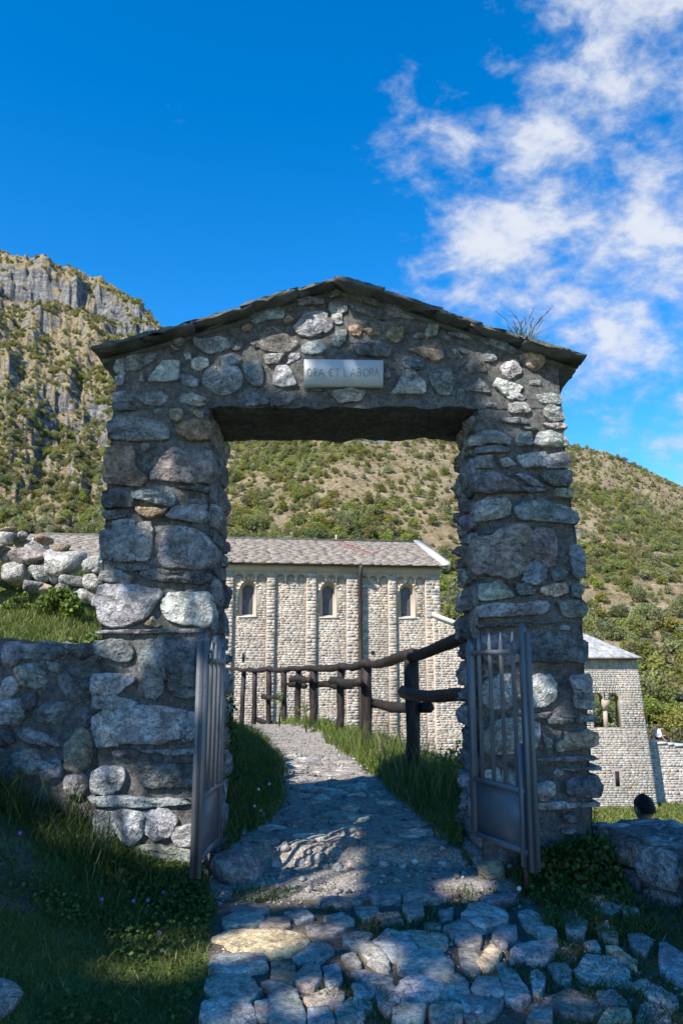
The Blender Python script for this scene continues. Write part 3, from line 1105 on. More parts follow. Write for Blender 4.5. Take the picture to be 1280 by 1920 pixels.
GATE_STONES = '''
A d 220,600 330,565 440,555 450,590 330,615 240,628
A m 650,520 700,500 740,540 735,570 690,585 655,560
A g 640,585 690,595 685,615 650,612
A l 735,640 780,635 790,680 750,685
A l 795,690 850,668 915,685 915,730 850,770 800,750
A g 855,400 930,385 1060,370 1070,400 1000,430 900,468 860,440
A g 810,520 860,540 1000,512 1060,530 1090,590 1000,620 930,640 860,610 820,580
A g 1095,525 1150,530 1175,570 1150,620 1100,610 1085,570
A o 1170,450 1200,415 1250,430 1230,470 1180,470
A m 305,675 380,655 530,640 525,670 430,740 395,765 302,768
A m 570,700 690,690 692,830 600,855 460,840
A g 235,670 290,668 292,800 230,790 205,750
A l 215,810 280,800 278,870 240,890 217,860
A l 400,830 420,800 430,855 395,850
A b 1015,660 1080,650 1170,685 1100,720 1025,740
A g 900,790 950,740 1140,745 1170,800 1160,870 1100,940 1000,950 880,880
A b 690,800 800,810 850,850 830,895 740,880
A g 200,935 300,930 355,950 360,990 300,1000 205,1005
A d 200,1010 330,1005 380,1040 370,1068 205,1070
A g 400,980 450,940 560,930 612,960 600,1000 550,1030 450,1020 410,1000
A m 700,1000 720,945 800,940 905,985 895,1020 840,1035 760,1015
A ts 628,1055 720,1060 722,1110 690,1160 640,1145 627,1100
A t 780,1065 870,1075 880,1125 840,1125
A os 690,1190 740,1150 830,1135 920,1150 935,1190 920,1260 880,1290 780,1290 700,1250
A g 180,1160 260,1120 420,1140 590,1165 600,1250 590,1285 330,1290 180,1280
B o 180,160 350,160 360,270 380,310 450,370 400,425 230,420 155,400 140,300
B p 495,350 570,250 640,165 890,160 945,240 940,370 890,410 740,410 610,395 500,380
B d 700,440 830,430 915,440 905,485 730,455
B dr 140,480 300,450 350,490 330,590 140,600 125,540
B br 345,490 460,480 620,470 660,520 640,590 560,580 440,545 350,530
B d 130,620 280,640 290,668 160,690 125,660
B o 380,600 600,610 570,650 480,680 390,640
B m 615,660 680,600 800,580 890,590 910,690 880,715 760,700 640,680
B g 760,545 880,538 912,580 900,610 850,575 780,570
B g 110,790 190,770 210,900 190,990 110,980
B g 205,720 280,700 360,715 365,990 220,990 195,900
B m 380,740 470,715 495,760 490,900 470,985 380,990 370,860
B g 570,860 600,790 720,760 850,790 930,870 945,960 900,1040 830,1050 720,1050 600,1035 545,980 575,920
B dr 430,1085 560,1070 680,1090 830,1075 910,1090 900,1150 810,1175 640,1155 500,1145 425,1115
B m 105,1150 140,1080 230,1070 330,1120 310,1180 240,1165
B d 220,1050 350,1030 470,1045 480,1070 300,1080
B l 110,1200 250,1190 420,1210 540,1230 520,1290 430,1420 320,1470 200,1490 105,1440 95,1330
B l 580,1310 640,1260 780,1255 915,1250 930,1400 910,1490 800,1475 680,1465 610,1430 580,1360
B t 435,1480 500,1420 560,1490 530,1502
B g 95,1530 400,1520 840,1510 845,1535 500,1550 100,1550
C g 70,170 200,150 300,170 330,230 310,300 220,300 75,250
C g 380,250 420,180 480,160 500,250 540,380 560,480 500,560 430,540 390,400
C g 495,170 540,135 570,170 570,300 580,440 540,380 520,250
C d 575,170 640,160 765,160 775,560 640,540 590,460 575,320
C m 60,400 330,405 345,450 270,490 230,540 55,545
C m 55,560 200,560 350,600 340,640 200,660 55,640
C l 50,720 150,660 250,650 245,780 230,905 90,915 45,830
C l 255,650 420,645 560,645 685,660 680,760 640,860 520,885 330,895 250,870
C m 690,690 790,680 800,860 700,880
C d 190,955 320,945 380,960 380,985 270,1000 200,995
C m 400,955 620,940 800,950 800,975 600,985
C l 45,1120 120,1075 240,1080 275,1130 240,1230 140,1270 40,1240
C d 370,1090 420,1040 560,1050 800,1060 800,1200 560,1215 400,1190
C m 50,1300 200,1275 400,1300 720,1300 720,1340 400,1360 90,1345
C l 180,1400 300,1385 420,1420 400,1560 330,1640 230,1560
C l 420,1400 560,1380 650,1450 600,1560 500,1600 430,1540
C l 610,1520 825,1480 825,1640 650,1640
C m 350,1650 560,1640 825,1690 825,1760 420,1740
C g 60,1400 160,1400 200,1560 120,1640 50,1600
D g 590,170 640,145 700,135 720,190 650,220 600,200
D g 370,250 400,280 590,262 580,230 480,215 380,220
D g 620,290 640,255 750,270 765,320 720,335 640,330
D m 640,340 720,335 728,410 690,422 655,390
D g 590,400 610,370 650,375 655,440 600,490 580,470
D m 360,440 440,345 500,330 605,335 605,380 580,470 490,512 400,490
D b 20,340 270,290 282,375 150,395 65,420
D o 285,390 320,350 365,385 310,425
D p 80,530 130,460 210,440 390,560 330,620 230,640 120,600
D d 30,560 80,520 110,590 70,600
D m 420,590 470,555 560,540 605,600 560,635 440,640
D g 640,560 680,470 760,460 750,545 690,590
D l 310,720 340,640 410,640 400,680
D b -20,730 40,700 110,720 130,800 120,880 60,885 0,820
D m 205,820 240,735 320,735 380,870 300,890 210,880
D m 130,650 300,640 240,710 160,720
D g 830,190 930,180 1000,230 990,285 880,260
D b 780,280 850,290 980,350 960,370 870,340 800,310
D g 1035,260 1120,255 1200,300 1270,375 1180,370 1070,360
D t 1060,490 1090,450 1185,440 1185,510 1140,560 1090,550
D o 770,450 830,420 880,450 860,505 800,500
D o 880,460 1000,450 1010,490 930,505
D d 1005,360 1070,380 1060,395 1010,385
D d 800,560 900,540 1040,560 1100,620 1060,670 900,660 840,640
D b 0,960 60,930 150,970 175,1010 100,1030 0,1030
D g 190,970 300,930 380,980 300,1030 190,1030
D g 640,930 780,900 900,930 850,1000 700,1010
D g 490,900 600,905 580,930 500,925
D g 1040,790 1080,780 1085,820 1050,830
E m -90,690 -60,650 0,540 50,535 130,630 130,690 0,692
E b -20,470 60,440 130,500 90,540 0,520
E g 170,570 220,540 300,530 325,620 290,705 220,690 175,630
E m 130,290 160,210 185,195 225,230 210,300 150,320
E b 50,310 120,290 120,325 60,325
E b 290,290 340,290 445,320 440,340 350,320
E g 260,310 300,310 300,345 270,335
E o 30,400 120,390 240,410 255,450 200,480 110,440
E m 305,395 340,400 385,450 370,465 330,430
E g 345,390 400,400 415,430 380,430
E b 520,345 580,310 640,330 730,405 725,430 650,410 550,365
E g 510,440 560,410 620,460 580,480 515,475
E p 395,520 440,465 520,480 540,545 440,555
E l 640,510 740,465 778,550 700,597 655,570
E ts 765,430 840,415 930,440 935,490 880,540 830,530 780,470
E l 590,640 615,595 700,620 785,650 740,720 690,730
E m 405,670 500,592 570,690 480,680
E m 830,610 905,605 910,640 830,635
E l 880,705 960,695 1040,710 1045,765 900,755
E l 695,770 740,760 800,755 835,800 820,820 700,820
E m 930,810 960,775 1040,800 1060,860 1000,880 940,850
E l 920,895 1070,895 1082,920 1000,930
E g 650,860 760,860 835,895 780,900 655,885
E g 800,920 890,925 880,940 810,935
E m 435,1000 510,960 600,950 690,990 690,1035 560,1030 440,1040
E b 740,1000 760,960 840,955 848,1035 745,1042
E l 870,1030 900,960 980,950 1060,990 1082,1040 1000,1045
E g 475,1060 600,1045 690,1060 680,1085 480,1095
E m 475,1120 580,1110 585,1190 480,1190
E m 640,1140 690,1125 740,1170 660,1185
E m 760,1110 860,1100 930,1090 935,1180 800,1185 760,1150
E m 940,1110 1070,1090 1100,1120 1090,1190 950,1190
E m 530,760 600,760 610,785 540,780
E m 740,690 810,720 780,745 745,730
F dr 245,210 400,185 520,230 620,300 800,300 770,325 500,330 270,330 255,270
F b 575,200 650,200 720,245 790,300 700,290 640,240
F d 760,190 980,165 1000,190 985,280 860,280 790,240
F t 880,310 1010,310 1005,380 880,370
F m 265,430 320,395 350,385 490,395 520,440 510,510 420,535 270,560
F br 580,470 640,410 900,440 1010,490 1045,540 1010,575 800,560 640,540 590,520
F d 340,640 480,600 500,640 420,660 350,665
F p 270,700 380,680 520,610 660,620 680,800 640,900 580,980 480,985 370,960 260,960 250,800
F p 690,660 750,630 860,640 885,720 870,890 820,905 760,870 690,830
F b 630,1020 650,890 740,865 800,930 800,1000 720,1055
F b 845,950 930,930 970,960 950,1010 870,1020
F b 990,760 1060,750 1095,820 1100,960 1060,1000 1010,960 1000,870
F m 290,1070 430,1030 520,1090 535,1150 300,1175
F g 580,1060 650,1050 715,1090 710,1130 590,1130
F t 770,1080 850,1055 950,1045 970,1110 870,1150 770,1110
F g 1005,1070 1070,1045 1105,1080 1070,1155 1010,1140
F g 300,1230 420,1200 600,1210 700,1180 790,1185 815,1230 760,1280 560,1290 310,1300
F g 910,1200 1000,1180 1090,1180 1120,1250 1090,1300 950,1300
F d 300,1370 600,1340 900,1335 940,1345 700,1370 310,1385
G dr 510,120 640,30 830,60 950,90 945,230 730,235 560,220
G gr 190,60 330,40 470,110 480,230 330,260 200,220
G g 840,360 990,350 1012,590 880,585 870,480
G l 530,380 580,350 680,350 730,410 720,520 650,570 540,570
G m 190,420 300,350 390,350 400,480 395,580 260,590 195,540
G gr 680,660 850,650 1022,650 1022,690 850,700 700,710
G g 560,640 700,620 760,640 740,660 560,670
G l 550,700 610,710 610,830 580,900 550,890
G t 750,860 830,800 960,760 1045,800 1035,870 960,890 870,900 770,910
G l 200,780 320,680 470,680 480,920 300,930 200,930
G g 580,980 800,960 1035,960 1025,985 800,990 600,990
G g 780,1050 1065,1035 1065,1055 850,1065
G d 820,1150 870,1120 1040,1110 1080,1190 1055,1260 940,1265 830,1240
G l 590,1180 660,1150 720,1160 720,1250 640,1290 600,1270
G m 600,1310 800,1300 805,1345 620,1360
G m 810,1310 1055,1300 1055,1335 815,1345
G l 330,1080 500,1100 510,1250 480,1360 400,1260 330,1150
G m 200,1080 300,1050 320,1150 290,1260 205,1300
G l 200,1340 330,1330 480,1390 470,1480 260,1480
'''

GY = 5.0            # front face of the gateway
GB = 5.70           # its back face
gate_root = empty('stone_gateway', (0, 5.35, 0))
tag(gate_root, 'rubble stone gateway with gabled slate roof and inscribed marble plaque', 'gateway')

# outline of the masonry, read off the photograph at the front face
OL = np.array([[*at(px, py, GY).xz] for (px, py) in ((176, 1700), (178, 1600), (182, 1400), (190, 1200), (196, 1000), (204, 880), (216, 740), (221, 640))])
OR = np.array([[*at(px, py, GY).xz] for (px, py) in ((1122, 1700), (1112, 1540), (1098, 1300), (1088, 1100), (1072, 950), (1058, 850), (1050, 740), (1047, 650))])
IL = np.array([[*at(px, py, GY).xz] for (px, py) in ((392, 1700), (392, 1400), (393, 1000), (393, 760))])
IR = np.array([[*at(px, py, GY).xz] for (px, py) in ((908, 1700), (904, 1400), (896, 1000), (890, 770))])
Z_LINT = at(640, 764, GY).z


def xo(tab, z):
    return np.interp(z, tab[:, 1], tab[:, 0])


RIDGE_PX = [(173, 652), (262, 628), (345, 605), (455, 572), (540, 543), (628, 517), (720, 541), (830, 580), (900, 603), (1000, 637), (1097, 668)]
RY = 4.86           # front verge of the roof
RIDGE = np.array([[*at(px, py, RY).xz] for (px, py) in RIDGE_PX])


def roof_z(x):
    return np.interp(x, RIDGE[:, 0], RIDGE[:, 1]) - 0.052


def rough_push(P, amp=0.016, sc=7.0, seed=11):
    d = np.stack([fbm(P, sc, 4, 0.6, seed + k * 10) for k in range(3)], -1)
    return P + d * amp


def wall_patch(mb, fn, nu, nv, flip=False, amp=0.02):
    mb.patch(lambda U, V: rough_push(fn(U, V), amp), nu, nv, flip)


def core():
    mb = MB()
    zb = -0.35

    def pil(tab_a, tab_b, z0, z1):
        def front(y):
            def f(U, V):
                z = z0 + (z1 - z0) * V
                a, b = xo(tab_a, z), xo(tab_b, z)
                return np.stack([a + (b - a) * U, np.full_like(z, y), z], -1)
            return f

        def side(tab):
            def f(U, V):
                z = z0 + (z1 - z0) * V
                return np.stack([xo(tab, z), GY + (GB - GY) * U, z], -1)
            return f
        wall_patch(mb, front(GY + 0.014), 40, 160, False, 0.026)
        wall_patch(mb, front(GB), 12, 40, True)
        wall_patch(mb, side(tab_a), 20, 100, True)
        wall_patch(mb, side(tab_b), 20, 100)
    pil(OL, IL, zb, Z_LINT + 0.02)
    pil(IR, OR, zb, Z_LINT + 0.02)
    x0, x1 = xo(OL, Z_LINT), xo(OR, Z_LINT)

    def gab(y):
        def f(U, V):
            xt0, xt1 = xo(OL, Z_LINT + 0.4), xo(OR, Z_LINT + 0.4)
            x = x0 + (x1 - x0) * U
            zt = roof_z(x)
            return np.stack([x, np.full_like(x, y), Z_LINT + (zt - Z_LINT) * V], -1)
        return f
    wall_patch(mb, gab(GY + 0.006), 170, 54, False, 0.020)
    wall_patch(mb, gab(GB), 60, 16, True)
    wall_patch(mb, lambda U, V: np.stack([x0 + (x1 - x0) * U, GY + (GB - GY) * V, roof_z(x0 + (x1 - x0) * U)], -1), 60, 10, False)
    wall_patch(mb, lambda U, V: np.stack([x0 + 0 * U, GY + (GB - GY) * U, Z_LINT + (roof_z(x0) - Z_LINT) * V], -1), 20, 16, True)
    wall_patch(mb, lambda U, V: np.stack([x1 + 0 * U, GY + (GB - GY) * U, Z_LINT + (roof_z(x1) - Z_LINT) * V], -1), 20, 16)
    xa, xb = xo(IL, Z_LINT), xo(IR, Z_LINT)
    wall_patch(mb, lambda U, V: np.stack([xa + (xb - xa) * U, GY + (GB - GY) * V, Z_LINT + 0 * U - 0.02 * V], -1), 70, 26, True, 0.03)
    return mb.build('mortar', MAT['mortar'], gate_root)


core()
DONE = []
FRONT = ((0, GY, 0), (1, 0, 0), (0, 0, 1), (0, -1, 0))
for flags, pp in parse(GATE_STONES):
    poly = [tuple(at(px, py, GY - 0.03).xz) for (px, py) in pp]
    pa = np.array(poly)
    grow = 1.14 if pa[:, 1].mean() < Z_LINT else 1.08
    pa = pa.mean(0) + (pa - pa.mean(0)) * grow
    poly = [tuple(q) for q in pa]
    DONE.append(pa)
    w = math.sqrt(np.prod(np.ptp(pa, axis=0)))
    gable = pa[:, 1].mean() > Z_LINT
    xs = pa[:, 0]
    edge = xs.min() < -1.45 or xs.max() > 1.42 or (abs(xs - 0.86).min() < 0.09) or (abs(xs + 0.84).min() < 0.06)
    proud = (0.022 + 0.045 * w) if gable else (0.028 + 0.060 * w)
    stone(gate_root, poly, FRONT, flags[0], proud=proud * random.uniform(0.8, 1.15), embed=0.20 if (edge and not gable) else 0.06,
          soft=1.0 if 's' in flags else 0.0, strata=1.1 if 'r' in flags else 0.25, n=28 if w > 0.12 else 18)


def rubble(parent, frame, u0, u1, v0, v1, row=(0.09, 0.2), wid=(0.14, 0.38), gap=0.025, tints='ggmdbpl', proud=(0.02, 0.06), seed=1, embed=0.08, mat='stone', n=18, skip=None, name='stone'):
    r = random.Random(seed)
    v = v0
    while v < v1 - 0.04:
        h = min(r.uniform(*row), v1 - v)
        u = u0 + r.uniform(-0.05, 0.0)
        while u < u1 - 0.05:
            w = min(r.uniform(*wid), u1 - u)
            if w < 0.06:
                break
            if skip is None or not skip(u + w / 2, v + h / 2):
                g = gap / 2
                j = lambda q: r.uniform(-0.18, 0.18) * q
                a, b, c_, d = u + g, u + w - g, v + g, v + h - g
                poly = [(a + abs(j(w)) * 0.5, c_ + j(h) * 0.4), ((a + b) / 2 + j(w) * 0.5, c_ + j(h) * 0.25), (b - abs(j(w)) * 0.4, c_ + j(h) * 0.4), (b, (c_ + d) / 2 + j(h)),
                        (b - abs(j(w)) * 0.6, d - abs(j(h)) * 0.4), ((a + b) / 2 + j(w) * 0.5, d + j(h) * 0.2), (a + abs(j(w)) * 0.6, d - abs(j(h)) * 0.5), (a, (c_ + d) / 2 + j(h))]
                stone(parent, poly, frame, r.choice(tints), proud=r.uniform(*proud), embed=embed, mat=mat, n=n, strata=r.choice([0, 0.3, 0.9]), name=name)
            u += w
        v += h


def fill_gaps(n_try=5000):
    """small flat stones packed into the wider mortar joints"""
    g = 0.012
    X0, Z0 = -1.75, -0.25
    nx_, nz_ = int(3.5 / g), int(4.3 / g)
    XX, ZZ = np.meshgrid(X0 + g * np.arange(nx_), Z0 + g * np.arange(nz_), indexing='ij')
    occ = ~((ZZ < Z_LINT) & ((XX > xo(OL, ZZ) + 0.02) & (XX < xo(IL, ZZ) - 0.02)) | ((ZZ < Z_LINT) & (XX > xo(IR, ZZ) + 0.02) & (XX < xo(OR, ZZ) - 0.02)))
    occ &= ~((ZZ > Z_LINT + 0.03) & (ZZ < roof_z(XX) - 0.03) & (np.abs(XX) < 1.5))
    occ |= (np.abs(XX) < 0.32) & (ZZ > Z_LINT + 0.1) & (ZZ < Z_LINT + 0.45)
    for pa in DONE:
        i0, i1 = int((pa[:, 0].min() - X0) / g) - 1, int((pa[:, 0].max() - X0) / g) + 2
        j0, j1 = int((pa[:, 1].min() - Z0) / g) - 1, int((pa[:, 1].max() - Z0) / g) + 2
        i0, j0 = max(i0, 0), max(j0, 0)
        x, z = XX[i0:i1, j0:j1], ZZ[i0:i1, j0:j1]
        ins = np.zeros(x.shape, bool)
        for (a, b), (c, d) in zip(pa, np.roll(pa, -1, axis=0)):
            if abs(d - b) < 1e-9:
                continue
            cr = ((b > z) != (d > z)) & (x < (c - a) * (z - b) / (d - b) + a)
            ins ^= cr
        occ[i0:i1, j0:j1] |= ins
    r = random.Random(99)
    cnt = 0
    for _ in range(n_try):
        w, h = (r.uniform(0.07, 0.19), r.uniform(0.03, 0.07)) if r.random() < 0.6 else (r.uniform(0.05, 0.10), r.uniform(0.04, 0.09))
        x, z = r.uniform(-1.6, 1.6), r.uniform(-0.1, 3.7)
        if z > Z_LINT and r.random() < 0.6:
            continue
        i0, i1 = int((x - w / 2 - 0.010 - X0) / g), int((x + w / 2 + 0.010 - X0) / g) + 1
        j0, j1 = int((z - h / 2 - 0.008 - Z0) / g), int((z + h / 2 + 0.008 - Z0) / g) + 1
        if i0 < 0 or j0 < 0 or i1 >= nx_ or j1 >= nz_ or occ[i0:i1, j0:j1].any():
            continue
        occ[i0:i1, j0:j1] = True
        k = 7
        poly = [(x + w / 2 * math.cos(2 * math.pi * q / k) * r.uniform(0.75, 1.1), z + h / 2 * math.sin(2 * math.pi * q / k) * r.uniform(0.75, 1.15)) for q in range(k)]
        stone(gate_root, poly, FRONT, r.choice('ggddmbp'), proud=r.uniform(0.012, 0.032), embed=0.05, n=14, strata=r.choice([0, 0.6]))
        cnt += 1
    print('filler stones', cnt)


fill_gaps()


def lean_frame(tab, z0, z1, nx, y0):
    """plane of a leaning side face: U runs back from the front, V up"""
    a, b = xo(tab, z0), xo(tab, z1)
    d = Vector((b - a, 0, z1 - z0)).normalized()
    n = Vector((d.z, 0, -d.x)) * nx
    return ((a - d.x * z0 / max(d.z, 1e-6), y0, 0), (0, 1, 0), (d.x / d.z, 0, 1), tuple(n))


rubble(gate_root, lean_frame(IR, 0, Z_LINT, -1, GY), 0.05, 0.70, 0.0, Z_LINT - 0.02, seed=3, proud=(0.03, 0.085), tints='gggdmp')
rubble(gate_root, lean_frame(IL, 0, Z_LINT, 1, GY), 0.05, 0.70, 0.0, Z_LINT - 0.02, seed=4, proud=(0.02, 0.06), tints='ggdmp')
rubble(gate_root, lean_frame(OL, 0, Z_LINT, -1, GY), 0.12, 0.68, 0.0, Z_LINT, seed=5, proud=(0.01, 0.035))
rubble(gate_root, lean_frame(OR, 0, Z_LINT, 1, GY), 0.12, 0.68, -0.1, Z_LINT, seed=6, proud=(0.01, 0.035))

# ---- slate roof of the gateway


def slab_mesh(c00, c10, c11, c01, thick, seed, n=7):
    """irregular slab: four corners of its top face, ragged edges"""
    r = np.random.default_rng(seed)
    C4 = [np.array(q, float) for q in (c00, c10, c11, c01)]
    nrm = np.cross(C4[1] - C4[0], C4[3] - C4[0])
    nrm /= np.linalg.norm(nrm)
    if nrm[2] < 0:
        nrm = -nrm
    ring = []
    for i in range(4):
        a, b = C4[i], C4[(i + 1) % 4]
        for k in range(n):
            ring.append(a + (b - a) * k / n)
    ring = np.array(ring)
    cen = ring.mean(0)
    m = len(ring)
    out = []
    for (s, h, j) in ((0.99, -thick, 0.006), (1.0, -0.55 * thick, 0.008), (0.995, -0.10 * thick, 0.007), (0.96, 0.0, 0.004), (0.5, 0.002, 0.003)):
        q = cen + (ring - cen) * s + nrm * h
        out.append(q + r.normal(size=q.shape) * j)
    V = np.concatenate(out + [[cen + nrm * 0.004], [cen - nrm * thick]])
    fs = []
    for i in range(len(out) - 1):
        for k in range(m):
            a, b = i * m + k, i * m + (k + 1) % m
            fs.append([a, b, b + m, a + m])
    t, bo = len(V) - 2, len(V) - 1
    for k in range(m):
        fs.append([(len(out) - 1) * m + k, (len(out) - 1) * m + (k + 1) % m, t])
        fs.append([(k + 1) % m, k, bo])
    return mesh_np('slate_slab', V, fs)


def gate_roof():
    mb = MB()
    for (i0, i1) in ((0, 5), (5, 10)):
        a, b = RIDGE[i0], RIDGE[i1]
        pts = [(x, y, np.interp(x, RIDGE[:, 0], RIDGE[:, 1]) - 0.066) for x in np.linspace(a[0] + (0.03 if i0 == 0 else 0), b[0] - (0.03 if i0 else 0), 8) for y in (4.985, 5.76)]
        n = len(pts)
        vs = pts + [(p[0], p[1], p[2] + 0.030) for p in pts]
        fs = []
        for k in range(0, n - 2, 2):
            fs += [[k, k + 2, k + 3, k + 1], [k + n, k + 1 + n, k + 3 + n, k + 2 + n], [k, k + n, k + 2 + n, k + 2], [k + 1, k + 3, k + 3 + n, k + 1 + n]]
        fs += [[0, 1, 1 + n, n], [n - 2, 2 * n - 2, 2 * n - 1, n - 1]]
        mb.add(vs, fs)
    roof = mb.build('roof', MAT['slate'], gate_root)
    sd = 0
    for side in (0, 1):
        idx = list(range(0, 6)) if side == 0 else list(range(10, 4, -1))
        for q in range(len(idx) - 1):
            a, b = RIDGE[idx[q]], RIDGE[idx[q + 1]]
            d = (b - a)
            ov = 0.16
            lo = a - d * 0.01
            hi = b + d * ov if q < len(idx) - 2 else b
            ysp = 5.22 + random.uniform(-0.12, 0.2)
            for (y0, y1) in ((RY + random.uniform(-0.03, 0.015), ysp), (ysp + 0.012, 5.86 + random.uniform(-0.03, 0.03))):
                sd += 1
                lift = 0.005
                z0, z1 = lo[1] + lift, hi[1] - 0.008
                o = obj('slate_slab', slab_mesh((lo[0], y0, z0), (hi[0], y0, z1), (hi[0], y1, z1), (lo[0], y1, z0), random.uniform(0.022, 0.031), 500 + sd), MAT['slate'], roof)
    return roof


gate_roof()

# ---- marble plaque with its inscription
pc = [at(570, 674, GY - 0.05), at(718, 676, GY - 0.05), at(718, 723, GY - 0.05), at(570, 722.5, GY - 0.05)]
mb = MB()
fv = [Vector((p.x, GY - 0.055, p.z)) for p in pc]
bv = [Vector((p.x, GY + 0.03, p.z)) for p in pc]
mb.add(fv + bv, [[3, 2, 1, 0], [0, 1, 5, 4], [1, 2, 6, 5], [2, 3, 7, 6], [3, 0, 4, 7], [4, 5, 6, 7]])
plaque = mb.build('plaque', MAT['marble'], gate_root)
tag(plaque, 'pale marble plaque inscribed ORA ET LABORA over the opening')


def arc(cx_, cy_, rx, ry, a0, a1, n=14):
    return [(cx_ + rx * math.cos(RAD(a0 + (a1 - a0) * k / n)), cy_ + ry * math.sin(RAD(a0 + (a1 - a0) * k / n))) for k in range(n + 1)]


GLYPH = {'O': [arc(.5, .5, .46, .5, 0, 360, 20)],
         'R': [[(.1, 0), (.1, 1)], [(.1, 1), (.45, 1)] + arc(.45, .75, .3, .25, 90, -90, 8) + [(.1, .5)], [(.4, .5), (.8, 0)]],
         'A': [[(0, 0), (.45, 1), (.9, 0)], [(.17, .36), (.73, .36)]],
         'E': [arc(.5, .5, .42, .5, 50, 310, 16), [(.12, .52), (.62, .52)]],
         'T': [[(0, 1), (.85, 1)], [(.42, 1), (.42, 0)]],
         'L': [[(.1, 1), (.1, 0), (.68, 0)]],
         'B': [[(.1, 0), (.1, 1)], [(.1, 1), (.4, 1)] + arc(.4, .77, .26, .23, 90, -90, 8) + [(.1, .54)], [(.4, .54)] + arc(.42, .27, .32, .27, 90, -90, 8) + [(.1, 0)]]}
TEXT = [('O', 463, 498), ('R', 508, 540), ('A', 548, 595), ('E', 625, 662), ('T', 672, 712), ('L', 738, 778), ('A', 788, 830), ('B', 838, 876), ('O', 884, 926), ('R', 932, 966), ('A', 966, 1008)]
lw = 0.0018
mb = MB()
yy = GY - 0.0575
for ch, xa, xb in TEXT:
    p0, p1 = at(460 + xa / 4.0, 500 + 822 / 4.0, GY - 0.055), at(460 + xb / 4.0, 500 + 766 / 4.0, GY - 0.055)
    for st in GLYPH[ch]:
        pts = [Vector((p0.x + (p1.x - p0.x) * a, 0, p0.z + (p1.z - p0.z) * b)) for a, b in st]
        for a, b in zip(pts[:-1], pts[1:]):
            d = (b - a)
            if d.length < 1e-5:
                continue
            d.normalize()
            s = Vector((-d.z, 0, d.x)) * lw
            e = d * lw * 0.5
            q = [a - e - s, b + e - s, b + e + s, a - e + s]
            mb.add([(v.x, yy, v.z) for v in q] + [(v.x, yy + 0.004, v.z) for v in q], [[0, 1, 2, 3], [0, 4, 5, 1], [1, 5, 6, 2], [2, 6, 7, 3], [3, 7, 4, 0]])
mb.build('lettering', MAT['lettering'], plaque)

# ------------------------------------------------------------------ the two iron gate leaves


def gate_leaf(hinge, free, zb_h, zt, label, ring_side, bolt):
    """hinge, free: (x,y) of the two stiles; parts are built along the line between them"""
    h, f = Vector((*hinge, 0)), Vector((*free, 0))
    d = (f - h)
    w = d.length
    d.normalize()
    nrm = Vector((-d.y, d.x, 0))
    root = empty('gate_leaf', (h.x, h.y, zb_h))
    tag(root, label, 'gate')
    M = MAT['iron_paint']

    def fr(s, n, z):
        p = h + d * s + nrm * n
        return (p.x, p.y, z)

    def flat(name, s0, s1, z0, z1, t, parent=root, point=0.0, mat=M, n0=0.0):
        mb = MB()
        b = 0.004
        if point:
            mb.add([fr(s0, n0 - t, z0), fr(s1, n0 - t, z0), fr(s1, n0 - t, z1 - point), fr((s0 + s1) / 2, n0 - t, z1), fr(s0, n0 - t, z1 - point),
                    fr(s0, n0 + t, z0), fr(s1, n0 + t, z0), fr(s1, n0 + t, z1 - point), fr((s0 + s1) / 2, n0 + t, z1), fr(s0, n0 + t, z1 - point)],
                   [[0, 1, 2, 3, 4], [9, 8, 7, 6, 5], [0, 5, 6, 1], [1, 6, 7, 2], [2, 7, 8, 3], [3, 8, 9, 4], [4, 9, 5, 0]])
        else:
            mb.box((s0, n0 - t, z0), (s1, n0 + t, z1), fr)
        return mb.build(name, mat, parent)
    zb = zb_h
    # stiles
    flat('hinge_stile', 0.0, 0.062, zb + 0.05, zt - 0.05, 0.012, point=0.045)
    st = flat('meeting_stile', w - 0.058, w, zb - 0.02, zt + 0.02, 0.012, point=0.05)
    flat('stile_flange', w - 0.006, w, zb - 0.02, zt - 0.03, 0.030, st, n0=0.0)
    zp = zb + 0.36
    pan = flat('panel', 0.06, w - 0.055, zb + 0.075, zp, 0.0035)
    flat('bottom_rail', 0.06, w - 0.055, zb + 0.05, zb + 0.078, 0.016)
    flat('middle_rail', 0.06, w - 0.055, zp, zp + 0.024, 0.020)
    flat('top_rail', 0.058, w - 0.056, zt - 0.150, zt - 0.122, 0.013)
    nb = 4
    for k in range(nb):
        s = 0.06 + (w - 0.12) * (k + 0.62) / (nb + 0.24)
        mb = MB()
        zt_ = zt - 0.02
        mb.tube([fr(s, 0, zp + 0.02), fr(s, 0, zt_ - 0.07), fr(s, 0, zt_ - 0.05), fr(s, 0, zt_)], [0.0125, 0.0125, 0.011, 0.002], 10)
        mb.build('bar', M, root, True)
    # ring of the latch
    mb = MB()
    c = Vector(fr(w - 0.075, ring_side * 0.03, zt - 0.115))
    pts = [c + d * (0.034 * math.cos(q)) + Vector((0, 0, 0.034 * math.sin(q))) for q in np.linspace(0, 2 * math.pi, 19)]
    mb.tube(pts, 0.0055, 6, caps=False)
    mb.build('latch_ring', M, root, True)
    # hinge straps
    for z in (zb + 0.20, zt - 0.30):
        mb = MB()
        mb.tube([fr(-0.012, 0, z - 0.045), fr(-0.012, 0, z + 0.045)], 0.021, 10)
        mb.tube([fr(-0.012, 0, z), fr(-0.16, -ring_side * 0.06, z)], 0.014, 8)
        mb.build('hinge', M, root, True)
    if bolt:
        mb = MB()
        mb.box((w - 0.095, -0.026, zb - 0.01), (w - 0.062, -0.004, zb + 0.62), fr)
        bo = mb.build('bolt_case', M, root)
        mb = MB()
        mb.tube([fr(w - 0.078, -0.012, zb - 0.11), fr(w - 0.078, -0.012, zb + 0.02)], 0.010, 8)
        mb.build('drop_bolt', MAT['rust'], bo, True)
    return root


